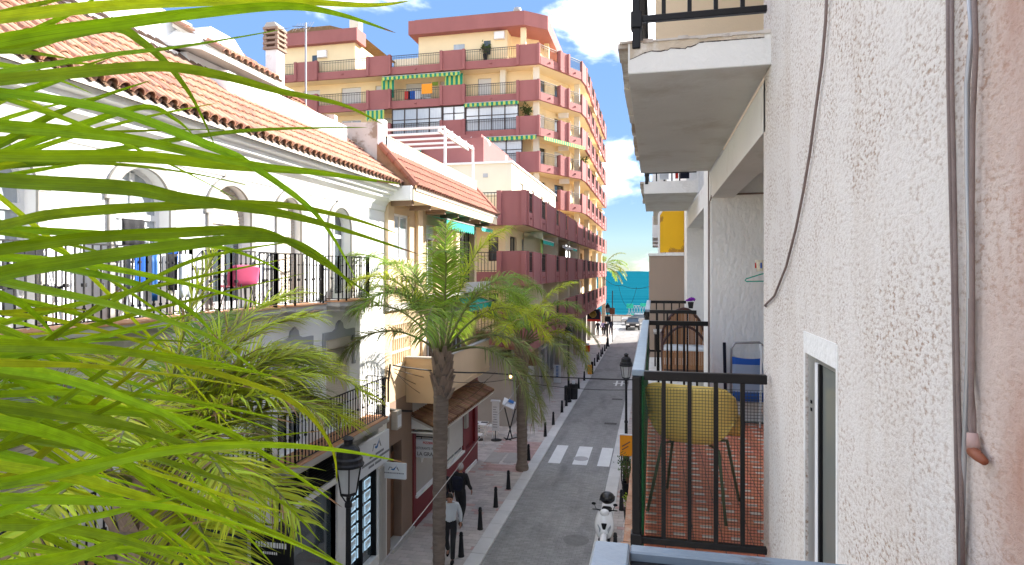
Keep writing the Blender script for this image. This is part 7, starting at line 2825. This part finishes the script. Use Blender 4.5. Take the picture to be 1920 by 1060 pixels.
for i, (D_, wd, uv) in enumerate(BL):
    v0 = uv[1][1]
    fi = 2 if v0 < 330 else (1 if v0 < 660 else 0)
    D_ = D_ * rng.uniform(0.97, 1.06)
    tip = rng.uniform(0.0, 0.16)
    ps = [at(u, v, D_ + tip * k / len(uv)) for k, (u, v) in enumerate(uv)]
    pts = catmull(ps, 7)
    n = len(pts)
    roll = rng.uniform(-0.75, 0.55)
    fold = rng.uniform(0.16, 0.34)
    q = MB()
    row = []
    vdir = Vector((-math.sin(YAW), math.cos(YAW), 0))
    for k, p in enumerate(pts):
        T = (pts[min(k + 1, n - 1)] - pts[max(k - 1, 0)]).normalized()
        wv = T.cross(vdir).normalized()
        nv = T.cross(wv).normalized()
        a = roll + 0.5 * math.sin(k / n * 2.2 + i)
        w2 = wv * math.cos(a) + nv * math.sin(a)
        n2 = T.cross(w2).normalized()
        t = k / (n - 1)
        w_ = wd * (0.315 if v0 < 560 else 0.29) * (0.92 + 0.08 * math.sin(math.pi * t)) * min(1.0, ((1 - t) / 0.72) ** 0.75 + 0.015)
        row += [p - w2 * w_, p - n2 * w_ * fold * 2, p - n2 * w_ * fold * 2, p + w2 * w_]
    fs = []
    for k in range(n - 1):
        fs += [(4 * k, 4 * k + 1, 4 * k + 5, 4 * k + 4), (4 * k + 2, 4 * k + 3, 4 * k + 7, 4 * k + 6)]
    q.add(row, fs)
    if i % 2:
        for k in range(len(fs) - 4, len(fs)):
            q.mi[k] = 1
    m_ = leafm[0] if v0 < 560 and i % 4 else (leafm[1] if i % 5 else leafm[2])
    o_ = q.build('leaflet', [m_, tipm], fronds_[fi], smooth=True, recalc=False)
    uvl = o_.data.uv_layers.new(name='UVMap')
    cu_ = (0.0, 0.5, 0.5, 1.0)
    for lp_ in o_.data.loops:
        vi = lp_.vertex_index
        uvl.data[lp_.index].uv = (cu_[vi % 4], (vi // 4) / n * 3.0)

# ================================================================== PEOPLE
def skin_mesh(name, verts, edges, rad, mat, parent, sub=2):
    me = bpy.data.meshes.new(name)
    me.from_pydata([tuple(v) for v in verts], edges, [])
    tmp = bpy.data.objects.new(name + '_tmp', me)
    C.objects.link(tmp)
    tmp.modifiers.new('skin', 'SKIN')
    for i, r in enumerate(rad):
        r = r if isinstance(r, tuple) else (r, r)
        me.skin_vertices[0].data[i].radius = r
    me.skin_vertices[0].data[0].use_root = True
    sm = tmp.modifiers.new('sub', 'SUBSURF')
    sm.levels = sm.render_levels = sub
    dg = bpy.context.evaluated_depsgraph_get()
    m2 = bpy.data.meshes.new_from_object(tmp.evaluated_get(dg))
    bpy.data.objects.remove(tmp)
    bpy.data.meshes.remove(me)
    m2.name = name
    m2.materials.clear()
    m2.materials.append(mat)
    m2.polygons.foreach_set('use_smooth', [True] * len(m2.polygons))
    o = bpy.data.objects.new(name, m2)
    C.objects.link(o)
    o.parent = parent
    return o


def person(label, loc, heading, top, legs, hair, stride=0.22, arm=0.25, head_down=0.0, H=1.0, shoes='black', fingers=True, backpack=None, group=None, skirt=None, hairlen=0.0):
    """walking figure, local +y forward; heading in degrees about z (0 faces +Y)"""
    t = thing('person', label, 'person', loc, group)
    t.rotation_euler = (0, 0, math.radians(heading))
    t.scale = (H, H, H)
    s, a = stride, arm
    hip = 0.93
    # legs: left forward (x -), right back
    LK, LA = Vector((-0.10, s * 0.75, 0.50)), Vector((-0.10, s * 0.95, 0.08))
    RK, RA = Vector((0.10, s * 0.1, 0.49)), Vector((0.10, -s * 1.0, 0.14))
    LE, LW = Vector((-0.25, -a * 0.5, 1.14)), Vector((-0.25, -a * 0.6, 0.90))
    RE, RW = Vector((0.25, a * 0.15, 1.14)), Vector((0.24, a * 1.0, 0.93))
    LS, RS = Vector((-0.185, 0, 1.42)), Vector((0.185, 0, 1.42))
    pel, wst, chs, nkb = Vector((0, 0, hip)), Vector((0, 0.0, 1.10)), Vector((0, 0.01, 1.30)), Vector((0, 0.0, 1.46))
    hd = Vector((0, 0.03 + 0.09 * head_down, 1.62 - 0.03 * head_down))
    # body
    V = [pel, wst, chs, nkb, nkb + Vector((0, 0.012, 0.06)), LS, LE, LW, RS, RE, RW, Vector((-0.09, 0, 0.90)), LK, LA, Vector((0.09, 0, 0.90)), RK, RA, LA + Vector((0, 0.14, -0.05)), RA + Vector((0, 0.12, -0.08))]
    E_ = [(0, 1), (1, 2), (2, 3), (3, 4), (2, 5), (5, 6), (6, 7), (2, 8), (8, 9), (9, 10), (0, 11), (11, 12), (12, 13), (0, 14), (14, 15), (15, 16), (13, 17), (16, 18)]
    R = [(.13, .10), (.125, .09), (.14, .10), .06, .055, .055, .040, .027, .055, .040, .027, .08, .055, .037, .08, .055, .037, .03, .03]
    for (wv, sx) in ((LW, -1), (RW, 1)):
        iw = 7 if sx < 0 else 10
        base = len(V)
        pal = wv + Vector((0, 0.012, -0.075))
        V.append(pal)
        E_.append((iw, base))
        R.append((.030, .020))
        if fingers:
            for k in range(4):
                f0 = pal + Vector((0.0, 0.026 - 0.017 * k, -0.028))
                f1 = f0 + Vector((-sx * 0.012, 0.006, -0.045 + 0.006 * abs(k - 1)))
                V += [f0, f1]
                E_ += [(base, base + 1 + 2 * k), (base + 1 + 2 * k, base + 2 + 2 * k)]
                R += [.0085, .0075]
            V += [pal + Vector((0, 0.045, 0.012)), pal + Vector((-sx * 0.01, 0.062, -0.03))]
            E_ += [(base, base + 9), (base + 9, base + 10)]
            R += [.010, .008]
    body = skin_mesh('body', V, E_, R, M['skin'], t, 1)
    # head with face merged into the body mesh
    hb = MB()
    hb.ball((hd.x, hd.y, hd.z), 0.098, 12, 0.82, 1.0, 1.22)
    hb.ball((hd.x, hd.y + 0.096, hd.z - 0.012), 0.017, 5, 0.8, 1.0, 1.3)
    for sx in (-1, 1):
        hb.ball((hd.x + sx * 0.082, hd.y - 0.005, hd.z - 0.01), 0.025, 5, 0.4, 0.8, 1.2)
    hb.box(hd.x - 0.025, hd.x + 0.025, hd.y + 0.082, hd.y + 0.094, hd.z - 0.058, hd.z - 0.048)
    bm = bmesh.new()
    bm.from_mesh(body.data)
    tmpm = hb.mesh('tmp', M['skin'], smooth=True)
    bm.from_mesh(tmpm)
    bm.to_mesh(body.data)
    bm.free()
    bpy.data.meshes.remove(tmpm)
    eyes = MB()
    for sx in (-1, 1):
        eyes.ball((hd.x + sx * 0.033, hd.y + 0.085, hd.z + 0.008), 0.011, 5)
    o = bpy.data.objects.new('eyes', eyes.mesh('eyes', M['black']))
    C.objects.link(o)
    o.parent = t
    # hair
    if hair:
        h_ = MB()
        prof, nn = [], 9
        vs, fs = [], []
        for i in range(nn):
            th = math.pi * 0.5 * 1.12 * i / (nn - 1)
            for k in range(16):
                ph = 2 * math.pi * k / 16
                back = max(0.0, -math.sin(ph))
                front = max(0.0, math.sin(ph))
                t2 = th * (1 + back * (0.22 + hairlen) - front * 0.30)
                r = 0.106
                vs.append((hd.x + r * 0.84 * math.sin(t2) * math.cos(ph), hd.y - 0.006 + r * math.sin(t2) * math.sin(ph), hd.z + 0.008 + r * 1.2 * math.cos(t2) - hairlen * 0.08 * back * i / nn))
        fs = [(i * 16 + k, i * 16 + (k + 1) % 16, (i + 1) * 16 + (k + 1) % 16, (i + 1) * 16 + k) for i in range(nn - 1) for k in range(16)]
        h_.add(vs, fs)
        o = bpy.data.objects.new('hair', h_.mesh('hair', M[hair], smooth=True))
        C.objects.link(o)
        o.parent = t
        o.modifiers.new('t', 'SOLIDIFY').thickness = 0.012
    # top: torso and sleeves
    V = [wst + Vector((0, 0, -0.21)), wst, chs, nkb + Vector((0, 0, -0.02)), LS, LE, LW + Vector((0, 0, 0.02)), RS, RE, RW + Vector((0, 0, 0.02)), nkb + Vector((0, 0.005, 0.02))]
    E_ = [(0, 1), (1, 2), (2, 3), (2, 4), (4, 5), (5, 6), (2, 7), (7, 8), (8, 9), (3, 10)]
    R = [(.168, .125), (.150, .115), (.172, .125), .085, .075, .058, .044, .075, .058, .044, .065]
    skin_mesh('shirt' if top in ('whitecloth', 'lilac') else 'jacket', V, E_, R, M[top], t, 2)
    V = [pel + Vector((0, 0, 0.17)), pel, Vector((-0.09, 0, 0.88)), LK, LA + Vector((0, 0, 0.0)), Vector((0.09, 0, 0.88)), RK, RA + Vector((0, 0, 0.0))]
    E_ = [(0, 1), (1, 2), (2, 3), (3, 4), (1, 5), (5, 6), (6, 7)]
    R = [(.145, .112), (.160, .128), .102, .074, .060, .098, .074, .060]
    skin_mesh('trousers', V, E_, R, M[legs], t, 2)
    for (an, pit) in ((LA, 0.0), (RA, -0.6)):
        q_ = MB()
        q_.ball((0, 0.06, -0.03), 0.055, 8, 0.85, 2.35, 0.95)
        o = bpy.data.objects.new('shoe', q_.mesh('shoe', M[shoes], smooth=True))
        C.objects.link(o)
        o.parent = t
        o.location = (an.x, an.y, an.z)
        o.rotation_euler = (pit, 0, 0)
    if backpack:
        q_ = MB()
        q_.box(-0.15, 0.15, -0.27, -0.115, 1.02, 1.42)
        o = bpy.data.objects.new('backpack', q_.mesh('backpack', M[backpack], bevel=0.05))
        C.objects.link(o)
        o.parent = t
        q_ = MB()
        for sx in (-1, 1):
            q_.tube([(sx * 0.11, -0.13, 1.08), (sx * 0.12, -0.10, 1.38), (sx * 0.11, 0.02, 1.49), (sx * 0.11, 0.12, 1.36), (sx * 0.13, 0.12, 1.1)], 0.018, 6)
        o = bpy.data.objects.new('strap', q_.mesh('strap', M[backpack]))
        C.objects.link(o)
        o.parent = t
    return t


person('man in a white long sleeved shirt and dark trousers walking past the palm trunk', (-5.13, 15.55, 0.035), 188, 'whitecloth', 'charcoal', 'hairdark', 0.24, 0.2, 0.6)
person('grey haired man in a dark jacket with a navy backpack walking away', (-5.55, 17.75, 0.035), -8, 'charcoal', 'charcoal', 'hairgrey', 0.22, 0.25, 0.1, 1.03, backpack='navy')
person('person in a dark coat walking on the left of the man with the backpack', (-6.0, 17.55, 0.035), -4, 'charcoal', 'navy', 'hairdark', 0.18, 0.2, 0.0, 0.98)
FARG = 'walkers at the sea end of the street'
person('distant walker in dark clothes nearest the shop fronts', (-6.2, 72.4, 0.035), 175, 'navy', 'charcoal', 'hairdark', 0.2, 0.2, fingers=False, group=FARG)
person('distant walker in a lilac top beside the dark walkers', (-5.6, 72.8, 0.035), 170, 'lilac', 'charcoal', 'hairdark', 0.15, 0.2, fingers=False, group=FARG)
person('tall distant walker in navy nearest the kerb', (-4.85, 74.2, 0.035), 10, 'navy', 'navy', 'hairdark', 0.2, 0.2, 0, 1.05, fingers=False, group=FARG)
person('distant walker in black between the lilac top and the lamp', (-5.25, 72.0, 0.035), 180, 'charcoal', 'charcoal', 'hairgrey', 0.2, 0.2, fingers=False, group=FARG)

# ================================================================== SCOOTER
sco = thing('scooter', 'white motor scooter with a black top box parked at the right kerb', 'scooter', (-1.28, 17.5, 0.035))
SX0, SY0, SZ0 = -1.28, 17.4, 0.035


def sp(x, y, z):
    return (SX0 + x, SY0 + y, SZ0 + z)


for (y, nm) in ((-0.68, 'front_wheel'), (0.60, 'rear_wheel')):
    q = MB()
    q.tube([sp(0.0, y + 0.19 * math.cos(k * math.pi / 12), 0.25 + 0.19 * math.sin(k * math.pi / 12)) for k in range(25)], 0.058, 8, cap=False)
    wv = q.build(nm, M['rubber'], sco, smooth=True)
    q = MB()
    q.tube([sp(-0.03, y, 0.25), sp(0.03, y, 0.25)], 0.14, 14)
    q.build('rim', M['greymetal'], wv)
q = MB()            # front fender
vs, fs = grid_surf(lambda u, v: sp((u - 0.5) * 0.17, -0.68 + 0.29 * math.cos(2.95 - v * 2.3), 0.25 + (0.29 - 0.10 * abs(u - 0.5)) * math.sin(2.95 - v * 2.3)), 6, 10)
q.add(vs, fs)
q.build('front_fender', M['scooter'], sco, smooth=True, recalc=False).modifiers.new('t', 'SOLIDIFY').thickness = 0.008
q = MB()            # leg shield: tapered shell
def shield(u, v):
    a = (u - 0.5) * 2
    w_ = 0.24 * (0.42 + 0.58 * math.sin(math.pi * (0.12 + 0.75 * v)))
    return sp(a * w_, -0.56 + 0.20 * v + 0.10 * a * a - 0.05 * math.sin(math.pi * v), 0.36 + 0.60 * v)
vs, fs = grid_surf(shield, 12, 12)
q.add(vs, fs)
q.build('leg_shield', M['scooter'], sco, smooth=True, recalc=False).modifiers.new('t', 'SOLIDIFY').thickness = 0.03
q = MB()
q.prism([(SX0 - 0.075, SZ0 + 0.74), (SX0 + 0.075, SZ0 + 0.74), (SX0 + 0.03, SZ0 + 0.56), (SX0 - 0.03, SZ0 + 0.56)], 'y', SY0 - 0.56, SY0 - 0.50)
q.build('badge_panel', M['black'], sco, bevel=0.01)
for sx in (-1, 1):
    q = MB()
    q.add([sp(sx * 0.09, -0.575, 0.60), sp(sx * 0.17, -0.50, 0.70), sp(sx * 0.175, -0.49, 0.62), sp(sx * 0.11, -0.56, 0.50)], [(0, 1, 2, 3)])
    q.build('headlight', M['glasslight'], sco, recalc=False).modifiers.new('t', 'SOLIDIFY').thickness = 0.01
q = MB()
q.prism([(SY0 - 0.50, SZ0 + 0.30), (SY0 - 0.50, SZ0 + 0.24), (SY0 + 0.15, SZ0 + 0.22), (SY0 + 0.15, SZ0 + 0.30)], 'x', SX0 - 0.16, SX0 + 0.16)
q.build('footboard', M['charcoal'], sco, bevel=0.02)
q = MB()
def tail(u, v):
    a = 2 * math.pi * u
    r = 0.17 * (0.75 + 0.25 * math.sin(math.pi * v))
    return sp(r * math.cos(a), 0.02 + 0.82 * v, 0.50 + 0.10 * v + r * 0.95 * math.sin(a))
vs, fs = grid_surf(tail, 14, 8)
q.add(vs, fs)
q.build('body', M['scooter'], sco, smooth=True, recalc=False)
MB().box(SX0 - 0.14, SX0 + 0.14, SY0 + 0.0, SY0 + 0.62, SZ0 + 0.70, SZ0 + 0.80).build('seat', M['black'], sco, bevel=0.045)
q = MB()
q.ball(sp(0, 0.72, 0.99), 0.215, 12, 1.0, 0.95, 0.80)
tbx_ = q.build('top_box', pm('black_plastic_box', (0.014, 0.014, 0.015), 0.35, 0.1, 4, spec=0.5), sco, smooth=True)
MB().box(SX0 - 0.212, SX0 + 0.212, SY0 + 0.51, SY0 + 0.92, SZ0 + 0.965, SZ0 + 0.985).build('lid_seam', M['charcoal'], tbx_, bevel=0.008)
q = MB()
q.tube([sp(-0.33, -0.22, 0.99), sp(-0.2, -0.30, 1.02), sp(0, -0.34, 1.0), sp(0.2, -0.30, 1.02), sp(0.33, -0.22, 0.99)], 0.016, 8)
hb_ = q.build('handlebar', M['black'], sco, smooth=True)
q = MB()
q.ball(sp(0, -0.36, 0.97), 0.13, 10, 1.0, 0.7, 0.75)
q.build('headset', M['scooter'], sco, smooth=True)
for sx in (-1, 1):
    q = MB()
    q.tube([sp(sx * 0.22, -0.30, 1.02), sp(sx * 0.27, -0.34, 1.15)], 0.008, 6)
    q.ball(sp(sx * 0.29, -0.35, 1.19), 0.055, 8, 1.1, 0.4, 0.7)
    q.build('mirror', M['black'], sco, smooth=True)
q = MB()
for sx in (-1, 1):
    q.tube([sp(sx * 0.06, -0.45, 0.55), sp(sx * 0.075, -0.68, 0.25)], 0.022, 8)
q.build('fork', M['greymetal'], sco)
